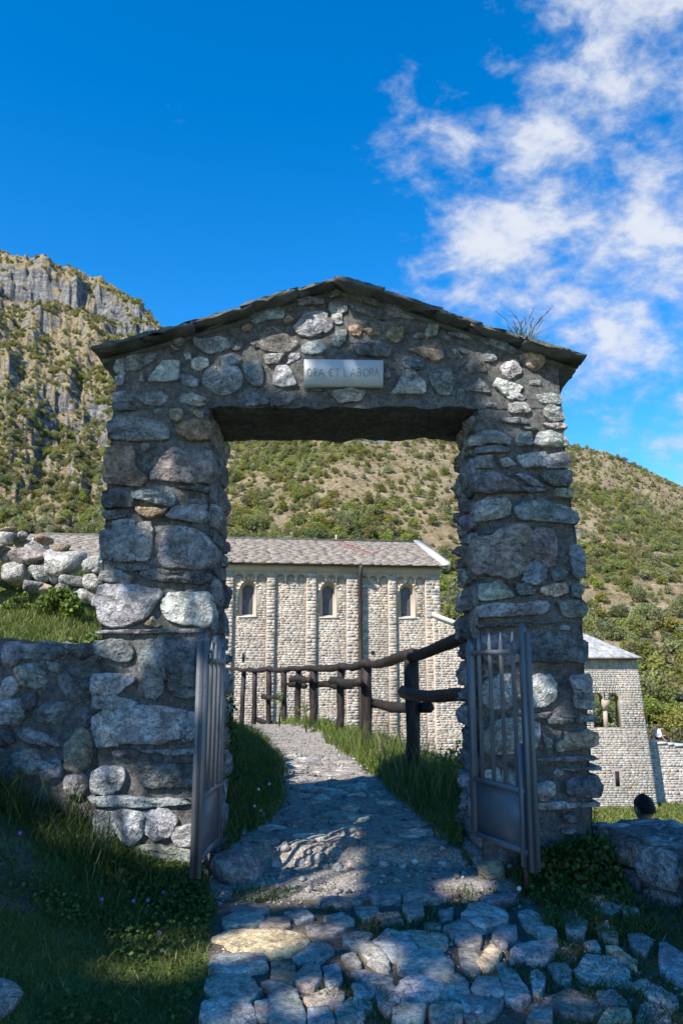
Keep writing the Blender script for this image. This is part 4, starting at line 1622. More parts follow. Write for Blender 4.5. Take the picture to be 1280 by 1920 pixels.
hl0, hl1 = at(410, 1600, 5.02), at(366, 1640, 4.42)
hr0, hr1 = at(884, 1500, 5.02), at(1004, 1628, 4.42)
zt_l = at(365, 1191, 4.42).z
zb_l = at(365, 1640, 4.42).z
zt_r = at(980, 1174, 4.42).z
zb_r = at(1004, 1628, 4.42).z
gate_leaf((hl0.x, 5.02), (hl1.x, 4.42), zb_l, zt_l, 'grey iron gate leaf hung on the pillar beside the grassy bank', 1, False)
gate_leaf((hr0.x, 5.02), (hr1.x, 4.42), zb_r, zt_r, 'grey iron gate leaf with drop bolt hung on the pillar beside the low wall', -1, True)

# ------------------------------------------------------------------ retaining wall left of the gateway
TY = 5.14
ret = empty('retaining_wall', (-2.6, TY, 0))
tag(ret, 'low mortared stone wall holding up the grassy terrace beside the gateway', 'wall')
RX0, RX1 = -5.2, float(xo(OL, 0.6)) + 0.06
ZT0 = at(90, 1207, TY).z


def ret_top(x):
    return ZT0 + 0.02 * np.sin(x * 5.0) + 0.0 * x


mb = MB()
wall_patch(mb, lambda U, V: np.stack([RX0 + (RX1 - RX0) * U, TY + 0.05 * V, -0.3 + (ret_top(RX0 + (RX1 - RX0) * U) + 0.3) * V], -1), 110, 50, False, 0.05)
wall_patch(mb, lambda U, V: np.stack([RX0 + (RX1 - RX0) * U, TY + 0.05 + 0.35 * V, ret_top(RX0 + (RX1 - RX0) * U)], -1), 110, 8, False, 0.05)
mb.build('mortar', MAT['mortar'], ret)
RET_STONES = '''
L g 0,690 60,680 110,700 100,760 50,800 0,780
L g 150,720 200,690 290,700 310,740 260,770 170,760
L d 290,870 340,840 400,880 470,900 470,960 400,990 330,960
L d 170,1050 240,1000 350,1000 340,1060 260,1115 190,1090
L g 75,1170 120,1130 240,1170 300,1224 200,1215 110,1200
L m 60,820 160,790 220,850 210,930 100,900
L d 400,1040 450,1020 480,1080 430,1130
L d 330,700 490,680 490,730 400,770
L m 0,880 40,860 80,920 20,980 -20,970
L m -20,1000 90,980 110,1060 60,1120 -20,1100
L g 230,780 300,790 310,840 250,830
L g -140,700 -30,690 -20,800 -130,800
L d 110,950 180,950 160,1030 110,1030
M m 340,270 420,255 450,300 430,370 350,370 330,320
M t 330,120 400,20 460,60 470,180 400,240 340,220
M g 60,160 160,130 210,200 180,260 80,250
M g 170,200 300,180 310,260 220,300
M d -60,40 40,20 60,90 -20,110
'''
RF = ((0, TY, 0), (1, 0, 0), (0, 0.04, 1), (0, -1, 0))
for flags, pp in parse(RET_STONES):
    poly = [tuple(at(px, py, TY - 0.02).xz) for (px, py) in pp]
    pa = np.array(poly)
    poly = pa.mean(0) + (pa - pa.mean(0)) * 1.22
    w = math.sqrt(np.prod(np.ptp(np.array(poly), axis=0)))
    stone(ret, poly, RF, flags[0], proud=0.03 + 0.09 * w, embed=0.12, strata=0.5, soft=0.5)
rubble(ret, RF, -5.2, -2.75, 0.2, 1.3, seed=12, proud=(0.02, 0.05))
rubble(ret, ((0, 0, ZT0 - 0.015), (1, 0, 0), (0, 1, 0), (0, 0, 1)), -4.5, RX1 - 0.05, TY + 0.03, TY + 0.30, row=(0.2, 0.27), wid=(0.2, 0.45), seed=14, proud=(0.015, 0.04))

# ------------------------------------------------------------------ dry stone wall on the terrace


def boulder_mesh(name, c, rad, seed, rot=0.0, sub=2, rough=0.22):
    """irregular block with broken faces; c centre, rad (rx,ry,rz)"""
    import bmesh
    bm = bmesh.new()
    bmesh.ops.create_icosphere(bm, subdivisions=sub, radius=1.0)
    V = np.array([v.co[:] for v in bm.verts])
    F = [[v.index for v in f.verts] for f in bm.faces]
    bm.free()
    r = np.random.default_rng(seed)
    # squarish: push towards a box, then cut by random planes
    V = np.sign(V) * np.abs(V) ** 0.72
    for k in range(11):
        n_ = r.normal(size=3)
        n_ /= np.linalg.norm(n_)
        d = 0.60 + 0.30 * r.random()
        over = np.clip(V @ n_ - d, 0, None)
        V = V - over[:, None] * n_ * 0.92
    V = V * (1 + rough * fbm(V + seed * 5.1, 1.3, 4, 0.6, seed)[:, None])
    V = V * np.array(rad)
    cs, sn = math.cos(rot), math.sin(rot)
    V = np.stack([V[:, 0] * cs - V[:, 2] * sn, V[:, 1], V[:, 0] * sn + V[:, 2] * cs], -1) + np.array(c)
    return mesh_np(name, V, F)


def boulder(parent, c, rad, tint='l', rot=0.0, name='stone', sub=3, mat='stone'):
    _sid[0] += 1
    o = obj(name, boulder_mesh(name, c, rad, _sid[0], rot, sub), MAT[mat], parent)
    c_ = np.array(TINT[tint]) * random.uniform(0.88, 1.12)
    o.color = (*[float(q) for q in c_], 1)
    return o


dry = empty('dry_stone_wall', (-3.6, DRY_Y, 1.7))
tag(dry, 'sunlit dry stone wall of pale boulders on the grassy terrace', 'wall')
DRY = [(30, 145, 40, 36, 'w'), (45, 95, 50, 14, 't'), (25, 220, 32, 34, 'l'), (105, 160, 36, 32, 't'), (192, 185, 62, 40, 'w'), (158, 243, 88, 44, 'p'), (230, 147, 55, 26, 'o'), (325, 187, 46, 22, 't'),
       (350, 260, 102, 62, 'w'), (75, 320, 82, 66, 'w'), (212, 325, 56, 38, 'l'), (385, 360, 58, 32, 'l'), (482, 370, 42, 42, 'w'), (450, 440, 42, 36, 'w'), (475, 265, 46, 36, 'w'), (512, 282, 30, 34, 'w'),
       (300, 340, 40, 32, 'l'), (-60, 150, 60, 45, 'l'), (-70, 240, 60, 50, 'w'), (-60, 330, 62, 52, 'l'), (115, 120, 26, 16, 'l'), (270, 225, 30, 24, 'g'), (520, 460, 36, 40, 'l'), (520, 360, 30, 36, 'l'),
       (320, 400, 40, 30, 'g'), (400, 420, 36, 30, 'l'), (180, 385, 50, 30, 'g'), (560, 420, 40, 50, 'l'), (560, 330, 40, 44, 'l'), (240, 400, 40, 26, 't')]
for (X, Y, rx, ry, tn) in DRY:
    px, py = X / 2.783, 960 + Y / 2.783
    yy = DRY_Y + random.uniform(-0.12, 0.06) + (0.05 if Y < 250 else -0.06)
    p = at(px, py, yy)
    k = yy / (2.783 * FPX)
    boulder(dry, p, (rx * k * 1.2, max(rx, ry) * k * 1.0, ry * k * 1.25), tn, random.uniform(-0.25, 0.25))
for i in range(26):                                    # the wall goes on to the left, outside the picture
    x = -3.9 - 0.26 * (i // 3) - random.uniform(0, 0.08)
    z = 1.95 + 0.26 * (i % 3)
    boulder(dry, (x, DRY_Y + random.uniform(-0.1, 0.1), z), (random.uniform(0.14, 0.2), 0.18, random.uniform(0.11, 0.15)), random.choice('wwlgt'), random.uniform(-0.3, 0.3), sub=2)

# ------------------------------------------------------------------ low wall right of the gateway
low = empty('low_wall', (2.1, 4.6, -0.1))
tag(low, 'low rubble wall with flat worn top in shade beside the gateway', 'wall')
LWP = [(1.50, 5.20), (1.66, 4.74), (1.86, 4.32), (2.20, 3.85), (2.9, 3.3), (3.6, 2.5)]
LWZ = [0.24, 0.25, 0.255, 0.27, 0.28, 0.28]


def lw_at(U):
    P = np.array(LWP)
    s = np.concatenate([[0], np.cumsum(np.linalg.norm(np.diff(P, axis=0), axis=1))])
    q = U * s[-1]
    return np.interp(q, s, P[:, 0]), np.interp(q, s, P[:, 1]), np.interp(q, s, LWZ), s[-1]


def lw_fn(off0, off1, z0, z1):
    def f(U, V):
        x, y, zt, L_ = lw_at(U)
        nx_, ny_ = 0.80, 0.60
        o = off0 + (off1 - off0) * V
        a = zt if z0 is None else z0
        b = zt if z1 is None else z1
        return np.stack([x + nx_ * o, y + ny_ * o, a + (b - a) * V], -1)
    return f


mb = MB()
wall_patch(mb, lw_fn(0, 0.03, -0.5, None), 110, 22, False, 0.045)
wall_patch(mb, lw_fn(0.03, 0.62, None, None), 110, 20, False, 0.045)
wall_patch(mb, lw_fn(0.62, 0.66, None, -1.2), 60, 22, False, 0.045)
mb.build('mortar', MAT['mortar'], low)
P = np.array(LWP)
for i in range(len(P) - 1):
    a, b = Vector((*P[i], 0)), Vector((*P[i + 1], 0))
    d = (b - a)
    Ls = d.length
    d.normalize()
    n_ = Vector((d.y, -d.x, 0))
    if n_.x > 0:
        n_ = -n_
    fr_ = (tuple(a), tuple(d), (0, 0, 1), tuple(n_))
    rubble(low, fr_, 0.0, Ls, -0.26, 0.24, row=(0.13, 0.24), wid=(0.16, 0.34), seed=30 + i, proud=(0.03, 0.075), tints='gpmgd', embed=0.1)
    inn = -n_
    rubble(low, ((a.x, a.y, LWZ[i] - 0.01), tuple(d), tuple(inn), (0, 0, 1)), 0.0, Ls, 0.01, 0.6, row=(0.22, 0.34), wid=(0.25, 0.5), seed=40 + i, proud=(0.012, 0.035), tints='gmgp', n=24)

# ------------------------------------------------------------------ cobbles of the path (pieces of the path)
COB = '''
K g 95,620 150,590 270,590 275,620 230,650 110,655
K g 130,580 200,540 300,565 300,590 180,585
K p 265,640 310,612 390,615 400,650 350,680 280,670
K t 60,710 130,675 300,672 430,690 480,725 440,760 330,790 250,790 120,740
K b 415,800 530,725 605,765 540,810 480,830
K g 50,800 120,785 280,800 290,850 180,880 40,870
K g 320,815 420,830 425,900 390,915 320,890
K g 430,880 480,830 540,840 545,900 500,940 430,920
K b 555,850 620,840 645,900 620,935 570,925
K g 20,910 100,880 200,890 265,960 180,1010 60,990 20,950
K g 270,920 330,900 430,950 420,975 340,970
K b 315,975 430,975 470,1060 460,1100 315,1100
K m 0,1020 100,1000 220,1030 240,1100 0,1100
K b 470,990 600,935 650,970 640,1030 540,1030
K b 620,1050 690,985 775,1015 740,1095 620,1095
K b 490,1040 580,1030 610,1100 490,1100
K b 690,930 750,905 795,940 790,985 710,985
K b 690,870 740,855 870,890 860,915 800,920 710,895
K g 650,700 720,690 780,700 740,750 690,750 650,730
K g 725,750 780,730 850,800 860,850 810,840 740,790
K g 640,790 700,770 730,830 680,830
K b 780,740 850,675 930,690 985,760 900,800 840,790
K p 915,680 980,672 1120,700 1120,745 1060,775 980,730
K b 910,800 960,770 1080,770 1150,830 1140,890 1000,870 910,850
K m 890,960 940,890 1060,890 1110,930 1060,1000 950,1015 890,1000
K m 880,1040 950,1010 1030,1030 1000,1100 880,1100
K g 800,960 870,920 900,970 880,1040 850,1060 810,1020
K g 1100,960 1160,875 1220,910 1230,980 1180,1000 1110,985
K g 1180,760 1230,740 1280,800 1270,880 1200,850
K g 1115,670 1180,640 1280,680 1280,740 1200,745
K m 1195,1000 1280,980 1290,1060 1210,1060
K g 1045,1040 1110,1005 1190,1030 1190,1100 1060,1100
K g 480,650 600,640 660,660 600,690 500,690
K g 560,610 640,590 700,630 620,650
K g 380,590 470,570 510,610 440,630
K g 700,560 800,560 820,600 740,620
K g 800,590 900,580 920,630 830,640
K g 920,560 1010,530 1015,600 950,620
K g 530,520 640,520 730,540 650,560 560,555
K b 760,490 880,490 910,520 800,540
K p 930,500 1060,490 1180,500 1060,530 950,535
K g 1090,590 1150,570 1150,620 1100,630
K g 1020,640 1090,630 1100,660 1040,670
K p 240,1010 300,1000 305,1080 250,1080
R m 85,660 110,620 160,585 305,635 310,680 190,720 130,700
R g 240,740 290,705 360,710 370,750 310,820 250,790
R m 390,640 450,620 585,730 585,770 500,760 420,700
R m 630,640 680,640 760,700 730,760 650,750
R m 155,920 230,820 290,850 270,920 220,965
R m 345,840 390,810 570,785 585,830 540,890 490,930 440,890 350,910
R g 265,940 300,915 370,970 440,1090 370,1130 310,1090
R g 130,1060 160,1000 260,990 305,1090 190,1100
R m 75,1140 110,1100 290,1130 250,1180 120,1240 80,1200
R b 450,980 490,965 530,1010 500,1080 460,1060
R g 545,925 640,915 670,960 660,1030 590,1000
R m 700,960 750,880 900,890 970,940 990,1040 850,1010 760,1000
R g 860,830 920,825 1020,910 1020,960 930,900
R g 980,760 1050,750 1110,790 1080,870 1010,840
R m 1150,820 1190,820 1290,890 1290,1030 1180,990 1150,900
R p 520,1120 660,1065 800,1120 830,1180 740,1205 620,1180
R g 810,1080 900,1070 970,1130 920,1170 830,1130
R m 1010,1050 1070,1020 1230,1090 1250,1150 1180,1170 1090,1110
R g 820,1240 870,1180 980,1180 1000,1240
R m 1030,1200 1060,1140 1160,1130 1220,1190 1200,1240 1040,1240
R g 430,1240 470,1160 560,1190 560,1240
R m 750,580 800,530 880,530 930,580 930,630 850,640 770,610
R o 800,720 880,700 920,740 920,810 860,780
R g 740,800 800,790 830,830 770,830
R g 185,550 260,545 380,545 340,575 200,570
R g 940,610 1000,590 1040,630 960,645
R l 830,690 870,690 875,715 835,715
'''


def hit_slope(px, py):
    d = ray(px, py)
    t = (CAMZ + 0.4) / (0.08 * d.y - d.z)
    return d.x * t, d.y * t


CF = ((0, 0, -0.4), (1, 0, 0), (0, 1, 0.08), (0, -0.08, 1))
for flags, pp in parse(COB):
    poly = [hit_slope(px, py) for (px, py) in pp]
    pa = np.array(poly)
    w = math.sqrt(np.prod(np.ptp(pa, axis=0)))
    c = pa.mean(0)
    pa = c + (pa - c) * 1.12
    stone(path, pa, CF, flags[0] if random.random() < 0.7 else random.choice('gpmtb'), name='cobblestone', mat='cobble', proud=0.020 + 0.012 * w + random.uniform(0, 0.012), embed=0.10, flat=True, rough=0.5, n=26)
# further rows behind the lower edge of the picture and half sunk stones further up the track
r_ = random.Random(77)
for i in range(46):
    y = r_.uniform(1.6, 2.95)
    x = r_.uniform(-0.55, 1.7)
    a = r_.uniform(0, 3.14)
    poly = [(x + 0.12 * r_.uniform(0.7, 1.1) * math.cos(a + q), y + 0.11 * r_.uniform(0.7, 1.1) * math.sin(a + q)) for q in np.linspace(0, 2 * math.pi, 7)[:-1]]
    stone(path, poly, CF, r_.choice('gbmg'), name='cobblestone', mat='cobble', proud=0.035, embed=0.1, rough=0.7, n=16)
for i in range(70):
    y = 5.5 + 4.5 * r_.random() ** 1.4
    x = float(path_left(y)) + 0.1 + r_.random() * (float(path_right(y)) - float(path_left(y)) - 0.2)
    z = gz1(x, y)
    a = r_.uniform(0, 3.14)
    q_ = r_.uniform(0.06, 0.15)
    poly = [(x + q_ * 1.3 * r_.uniform(0.7, 1.1) * math.cos(a + q), y + q_ * r_.uniform(0.7, 1.1) * math.sin(a + q)) for q in np.linspace(0, 2 * math.pi, 7)[:-1]]
    stone(path, poly, ((0, 0, z), (1, 0, 0), (0, 1, 0), (0, 0, 1)), r_.choice('mglg'), name='cobblestone', mat='cobble', proud=r_.uniform(0.012, 0.03), embed=0.06, rough=0.7, n=16)

# the step up into the gateway: risers of broken stone
STEP = '''
K m 385,385 392,310 440,305 445,395 410,412
K m 450,320 500,308 502,392 458,402
K l 540,322 590,300 602,382 558,402
K l 600,310 645,305 690,380 630,392
K p 720,345 760,300 860,308 872,352 800,372 740,372
K m 640,300 700,280 745,300 720,345 690,350
K g 880,322 985,308 1005,350 900,372
K g 1000,320 1090,312 1110,350 1010,360
'''
SF = ((0, 5.33, 0), (1, 0, 0), (0, 0.25, 1), (0, -1, 0.2))
for flags, pp in parse(STEP):
    poly = [tuple(at(px, py, 5.33).xz) for (px, py) in pp]
    stone(path, poly, SF, flags[0], name='step_stone', mat='cobble', proud=0.035, embed=0.16, rough=1.1, n=22, strata=0.15)
for i, (px, w_) in enumerate(((560, 0.2), (640, 0.22), (720, 0.26), (805, 0.22), (500, 0.16))):
    c = at(px, 1608, 5.45)
    poly = [(c.x + w_ * 0.55 * math.cos(q) * random.uniform(0.8, 1.1), 5.47 + 0.11 * math.sin(q) * random.uniform(0.8, 1.1)) for q in np.linspace(0, 2 * math.pi, 8)[:-1]]
    stone(path, poly, ((0, 0, 0.085), (1, 0, 0), (0, 1, 0), (0, 0, 1)), 'gpg'[i % 3], name='step_stone', mat='cobble', proud=0.02, embed=0.12, rough=0.7, n=20)

r2_ = random.Random(12)
for i in range(22):                                    # rubble packed along the step
    x = -0.72 + 1.62 * i / 21 + r2_.uniform(-0.03, 0.03)
    y = 5.27 + r2_.uniform(-0.07, 0.08)
    rr_ = r2_.uniform(0.018, 0.05)
    boulder(path, (x, y, gz1(x, y) + rr_ * 0.1), (rr_ * 1.3, rr_, rr_ * 0.8), r2_.choice('mglp'), r2_.uniform(-0.4, 0.4), 'step_stone', 2, 'cobble')
# ---- loose boulders
b1 = ground_hit(445, 1655)
o = boulder(None, (b1.x - 0.02, b1.y + 0.05, gz1(b1.x, b1.y) + 0.05), (0.155, 0.16, 0.115), 'g', 0.1, 'boulder', 3)
tag(o, 'rounded grey boulder at the foot of the gate post beside the step', 'boulder')
b2 = ground_hit(0, 1905)
o = boulder(None, (b2.x - 0.05, b2.y + 0.06, gz1(b2.x, b2.y) + 0.02), (0.115, 0.12, 0.085), 'm', 0.0, 'boulder', 3)
tag(o, 'pale boulder half sunk in the dark lawn', 'boulder')
b3 = at(925, 1622, 5.0)
o = boulder(None, (b3.x - 0.03, 4.98, gz1(b3.x, 4.98) + 0.03), (0.09, 0.09, 0.075), 't', 0.0, 'boulder', 3)
tag(o, 'small tan boulder under the gate leaf with the drop bolt', 'boulder')

# ------------------------------------------------------------------ timber fence
fence = empty('timber_fence', (0.67, 7.75, 0.18))
tag(fence, 'dark stained log fence with wavy top rail along the path', 'fence')
FPOST = [(5.95, 1.15)] + [tuple(q) for q in FENCE[2:11]]
RAIL_PX = [(890, 1184, 5.75), (840, 1205, 6.6), (770, 1234, 7.75), (735, 1243, 8.8), (686, 1249, 10.2), (660, 1252, 11.3), (638, 1253, 12.5), (590, 1256, 14.0), (560, 1256, 15.7), (537, 1258, 17.2), (507, 1257, 18.4), (480, 1258, 20.0), (457, 1257, 23.0), (440, 1256, 25.0)]


def post_top(i):
    y = FPOST[i][0]
    zs = [at(px, py, Y).z for px, py, Y in RAIL_PX]
    return float(np.interp(y, [q[2] for q in RAIL_PX], zs))


for i, (y, x) in enumerate(FPOST):
    zt = post_top(i) - 0.02
    zb = gz1(x, y) - 0.35
    rr = random.uniform(0.060, 0.070)
    lean = random.uniform(-0.025, 0.025)
    mb = MB()
    zs = np.linspace(zb, zt, 7)
    mb.tube([(x + lean * (z - zb) + 0.006 * math.sin(z * 9 + i), y, z) for z in zs], [rr * random.uniform(0.94, 1.05) for _ in zs], 7, jit=0.006)
    mb.build('post', MAT['wood'], fence)
tops = []
for k, (px, py, Y) in enumerate(RAIL_PX):
    fx = float(fence_x(Y)) - 0.01
    tops.append(Vector((fx, Y, at(px, py, Y).z + 0.02)))
cuts = [0, 2, 4, 6, 8, 10, 13]                        # the top rail is several poles end to end
for a, b in zip(cuts[:-1], cuts[1:]):
    pts = []
    for k in range(a, b):
        for s in np.linspace(0, 1, 6)[:-1]:
            pts.append(tops[k].lerp(tops[k + 1], s))
    pts.append(tops[b])
    pts[0] = pts[0] + (pts[0] - pts[1]) * 0.6
    pts = [p + Vector((0, 0, 0.014 * math.sin(p.y * 2.3 + a))) for p in pts]
    r0 = 0.068
    mb = MB()
    mb.tube(pts, [r0 * (1 - 0.18 * k / len(pts)) * random.uniform(0.94, 1.06) for k in range(len(pts))], 7, squash=(1, 0.86), jit=0.008)
    mb.build('top_rail', MAT['wood'], fence)
for i in range(len(FPOST) - 1):                        # short middle rails, on alternate sides of the posts
    (y0, x0), (y1, x1) = FPOST[i], FPOST[i + 1]
    a, b = Vector((x0, y0, 0)), Vector((x1, y1, 0))
    d = (b - a).normalized()
    n_ = Vector((-d.y, d.x, 0))
    n_ = n_ if n_.x > 0 else -n_
    side = n_ * (0.115 if i % 2 else -0.105)
    z = 0.78 if i % 2 == 0 else 0.70
    za = float(gz(np.array([x0]), np.array([y0]))[0])
    e = 0.15 if i else -0.02
    p0, p1 = a - d * e + side, b + d * 0.15 + side
    zz0, zz1 = za + z, za + z - 0.02
    if i == 0:
        zz0, zz1 = at(880, 1308, 6.0).z, at(790, 1300, 7.6).z
        p1 = b - d * 0.05 + side
    if i == 1:
        zz0, zz1 = at(812, 1330, 7.6).z, at(700, 1322, 10.2).z
    mb = MB()
    pts = [p0.lerp(p1, s) + Vector((0, 0, zz0 + (zz1 - zz0) * s + 0.015 * math.sin(s * 7 + i))) for s in np.linspace(0, 1, 8)]
    mb.tube(pts, [0.060 * random.uniform(0.90, 1.05) for _ in pts], 6, jit=0.008)
    mb.build('middle_rail', MAT['wood'], fence)

# ------------------------------------------------------------------ church nave behind
def pxplane(px, py, O, U, N):
    """hit of a pixel's ray with the upright plane through O along U -> (u, z)"""
    d = ray(px, py)
    cp = Vector((0, 0, CAMZ))
    t = (O - cp).dot(N) / d.dot(N)
    p = cp + d * t
    return (p - O).dot(U), p.z


CR = at(823, 1060, 36.0)
CL = at(400, 1052, 36.0 / 1.042)
CL = CL * (CR.z - CAMZ) / (CL.z - CAMZ) if False else CL
CO = Vector((CR.x, CR.y, 0))
CU = Vector((CR.x - CL.x, CR.y - CL.y, 0)).normalized()
CN = Vector((CU.y, -CU.x, 0))
if CN.y > 0:
    CN = -CN


def cfr(u, n, z):
    p = CO + CU * u + CN * n
    return (p.x, p.y, z)


def cu(px, py=1120):
    return pxplane(px, py, CO, CU, CN)[0]


def cz(py, px=620):
    return pxplane(px, py, CO, CU, CN)[1]


church = empty('church', cfr(-8, 0, -6.5))
tag(church, 'long pale stone church nave with arched windows, pilaster strips and slate roof', 'church')
Z_EAVE = cz(1058)
Z_BASE = -7.5
Z_ARCH = cz(1079)          # crown of the little arches
REL = 0.14
BAYS = [(437, 500, 465), (515.5, 574, None), (592, 649, 616), (671, 727, None), (741, 796, 763), (362, 420, None), (288, 345, 316), (212, 270, None)]
PIL = [(420, 437), (500, 515.5), (574, 592), (649, 671), (727, 741), (796, 823), (345, 362), (270, 288), (180, 212)]
U_L = cu(60)
STONECOL = [(0.37, 0.315, 0.26), (0.41, 0.355, 0.30), (0.33, 0.28, 0.23), (0.45, 0.40, 0.345), (0.31, 0.27, 0.225), (0.37, 0.305, 0.24), (0.33, 0.25, 0.185), (0.40, 0.335, 0.265), (0.28, 0.255, 0.23)]


def masonry(mb, fr, u0, u1, z0, z1, n0, rows=(0.075, 0.125), wid=(0.11, 0.29), gap=0.010, proud=(0.001, 0.011), reject=None, seed=1, palette=STONECOL, rare=0.03, u1fn=None):
    r = random.Random(seed)
    z = z0
    while z < z1 - 0.03:
        h = min(r.uniform(*rows), z1 - z)
        u = u0
        if u1fn:
            u1 = u1fn(z + h / 2)
        while u < u1 - 0.02:
            w = min(r.uniform(*wid), u1 - u)
            if u1 - u - w < 0.08:
                w = u1 - u
            if not (reject and reject(u + w / 2, z + h / 2, w, h)):
                c = r.choice(palette)
                if r.random() < rare:
                    c = (0.36, 0.25, 0.165)
                k = r.uniform(0.80, 1.14)
                c = tuple(q * k * 1.04 for q in c)
                g = gap / 2
                p = n0 + r.uniform(*proud)
                j = lambda: r.uniform(-0.016, 0.016)
                a, b, lo, hi = u + g, u + w - g, z + g, z + h - g
                i = min(0.009, w * 0.1)
                vs = [(a + j(), n0 - 0.03, lo + j()), (b + j(), n0 - 0.03, lo + j()), (b + j(), n0 - 0.03, hi + j()), (a + j(), n0 - 0.03, hi + j()),
                      (a + i + j(), p + j() * 0.13, lo + i * 0.7 + j()), (b - i + j(), p + j() * 0.13, lo + i * 0.7 + j()), (b - i + j(), p + j() * 0.13, hi - i * 0.7 + j()), (a + i + j(), p + j() * 0.13, hi - i * 0.7 + j())]
                mb.add([fr(*v) for v in vs], [[4, 5, 6, 7], [0, 1, 5, 4], [1, 2, 6, 5], [2, 3, 7, 6], [3, 0, 4, 7]], c)
            u += w
        z += h


wall = MB()
face = MB()
wins = []
WT = lambda py: cz(py)
for bi, (pa, pb, pw) in enumerate(BAYS):
    ua, ub = cu(pa), cu(pb)
    if pw is None:
        wall.box((ua, -0.5, Z_BASE), (ub, 0.0, Z_EAVE), cfr)
        masonry(face, cfr, ua, ub, -3.5, Z_ARCH - 0.05, 0.0, seed=200 + bi)
    else:
        uc = cu(pw)
        hw, zs, zc = 0.36, cz(1157), cz(1107)            # outer splay: half width, sill, springing
        iw = 0.225
        na = 10
        oa = [(uc + hw * math.cos(math.pi * k / na), zc + hw * 0.98 * math.sin(math.pi * k / na)) for k in range(na + 1)]
        ia = [(uc + iw * math.cos(math.pi * k / na), zc + iw * 0.98 * math.sin(math.pi * k / na)) for k in range(na + 1)]
        wall.box((ua, -0.5, Z_BASE), (ub, 0.0, zs), cfr)
        wall.box((ua, -0.5, zs), (uc - hw, 0.0, Z_EAVE), cfr)
        wall.box((uc + hw, -0.5, zs), (ub, 0.0, Z_EAVE), cfr)
        vs, fs = [], []
        for k in range(na + 1):
            vs += [cfr(oa[k][0], 0, oa[k][1]), cfr(oa[k][0], 0, Z_EAVE), cfr(oa[k][0], -0.5, oa[k][1])]
        for k in range(na):
            a = 3 * k
            fs += [[a, a + 1, a + 4, a + 3], [a, a + 3, a + 5, a + 2]]
        wall.add(vs, fs)
        # splayed reveal and pane
        oo = [(uc + hw, zs)] + oa + [(uc - hw, zs)]
        ii = [(uc + iw, zs + 0.10)] + ia + [(uc - iw, zs + 0.10)]
        mb = MB()
        m_ = len(oo)
        vs = [cfr(u, 0.012, z) for u, z in oo] + [cfr(u, -0.34, z) for u, z in ii] + [cfr(u, -0.5, z) for u, z in ii]
        fs = [[k, (k + 1) % m_, m_ + (k + 1) % m_, m_ + k] for k in range(m_)] + [[m_ + k, m_ + (k + 1) % m_, 2 * m_ + (k + 1) % m_, 2 * m_ + k] for k in range(m_)]
        mb.add(vs, fs)
        win = mb.build('window', MAT['plaster'], church)
        mb = MB()
        mb.add([cfr(u, -0.38, z) for u, z in ii], [list(range(m_))])
        mb.build('pane', MAT['glass'], win)
        mb = MB()
        fo = [(uc + (u - uc) * 1.0, z) for u, z in ii]
        fi = [(uc + (u - uc) * 0.86, zc + (z - zc) * 0.95) for u, z in ii]
        mb.add([cfr(u, -0.365, z) for u, z in fo] + [cfr(u, -0.365, z) for u, z in fi], [[k, (k + 1) % m_, m_ + (k + 1) % m_, m_ + k] for k in range(m_)])
        mb.build('frame', MAT['zinc'], win)
        mb = MB()
        mb.box((uc - hw - 0.05, -0.2, zs - 0.05), (uc + hw + 0.08, 0.05, zs + 0.0), cfr)
        mb.build('sill', MAT['coping'], win)
        # ring of voussoirs round the arch
        mb = MB()
        for k in range(9):
            a0, a1 = math.pi * (k + 0.06) / 9, math.pi * (k + 0.94) / 9
            q = [(uc + r_0 * math.cos(a_), zc + r_0 * math.sin(a_)) for r_0 in (hw + 0.015, hw + 0.22) for a_ in (a0, a1)]
            cc = random.choice([(0.42, 0.34, 0.25), (0.50, 0.43, 0.33), (0.46, 0.40, 0.32)])
            vv = [cfr(q[i][0], -0.02, q[i][1]) for i in (0, 1, 3, 2)] + [cfr(q[i][0], 0.03, q[i][1]) for i in (0, 1, 3, 2)]
            mb.add(vv, [[7, 6, 5, 4], [0, 1, 5, 4], [1, 2, 6, 5], [2, 3, 7, 6], [3, 0, 4, 7]], cc)
        mb.build('arch_stones', MAT['masonry'], win)

        def rej(u, z, w, h, uc=uc, hw=hw, zs=zs, zc=zc):
            if zs - 0.06 < z < zc and abs(u - uc) < hw + w / 2 + 0.01:
                return True
            return z >= zc and math.hypot(max(0, abs(u - uc) - w * 0.4), z - zc) < hw + 0.24
        masonry(face, cfr, ua, ub, -3.5, Z_ARCH - 0.05, 0.0, seed=200 + bi, reject=rej)
    # arch band over the bay
    wbay = ub - ua
    nA = 3
    ra = wbay / nA * 0.40
    ca = [(ua + wbay * (k + 0.5) / nA, Z_ARCH - ra) for k in range(nA)]
    z_low = Z_ARCH - ra - 0.14
    edge = []
    for k in range(nA):
        cxa = ca[k][0]
        left = ua + wbay * k / nA
        right = ua + wbay * (k + 1) / nA
        edge += [(left + 0.01, z_low if k else Z_ARCH - ra), (cxa - ra, Z_ARCH - ra)]
        edge += [(cxa + ra * math.cos(math.pi - math.pi * q / 10), Z_ARCH - ra + ra * math.sin(math.pi * q / 10)) for q in range(1, 10)]
        edge += [(cxa + ra, Z_ARCH - ra), (right - 0.01, z_low if k < nA - 1 else Z_ARCH - ra)]
    vs, fs = [], []
    for (u, z) in edge:
        vs += [cfr(u, REL, z), cfr(u, REL, Z_EAVE), cfr(u, -0.01, z)]
    for k in range(len(edge) - 1):
        a = 3 * k
        fs += [[a, a + 3, a + 4, a + 1], [a, a + 2, a + 5, a + 3]]
    wall.add(vs, fs)
    masonry(face, cfr, ua, ub, Z_ARCH + 0.06, Z_EAVE - 0.42, REL, rows=(0.10, 0.14), seed=300 + bi)
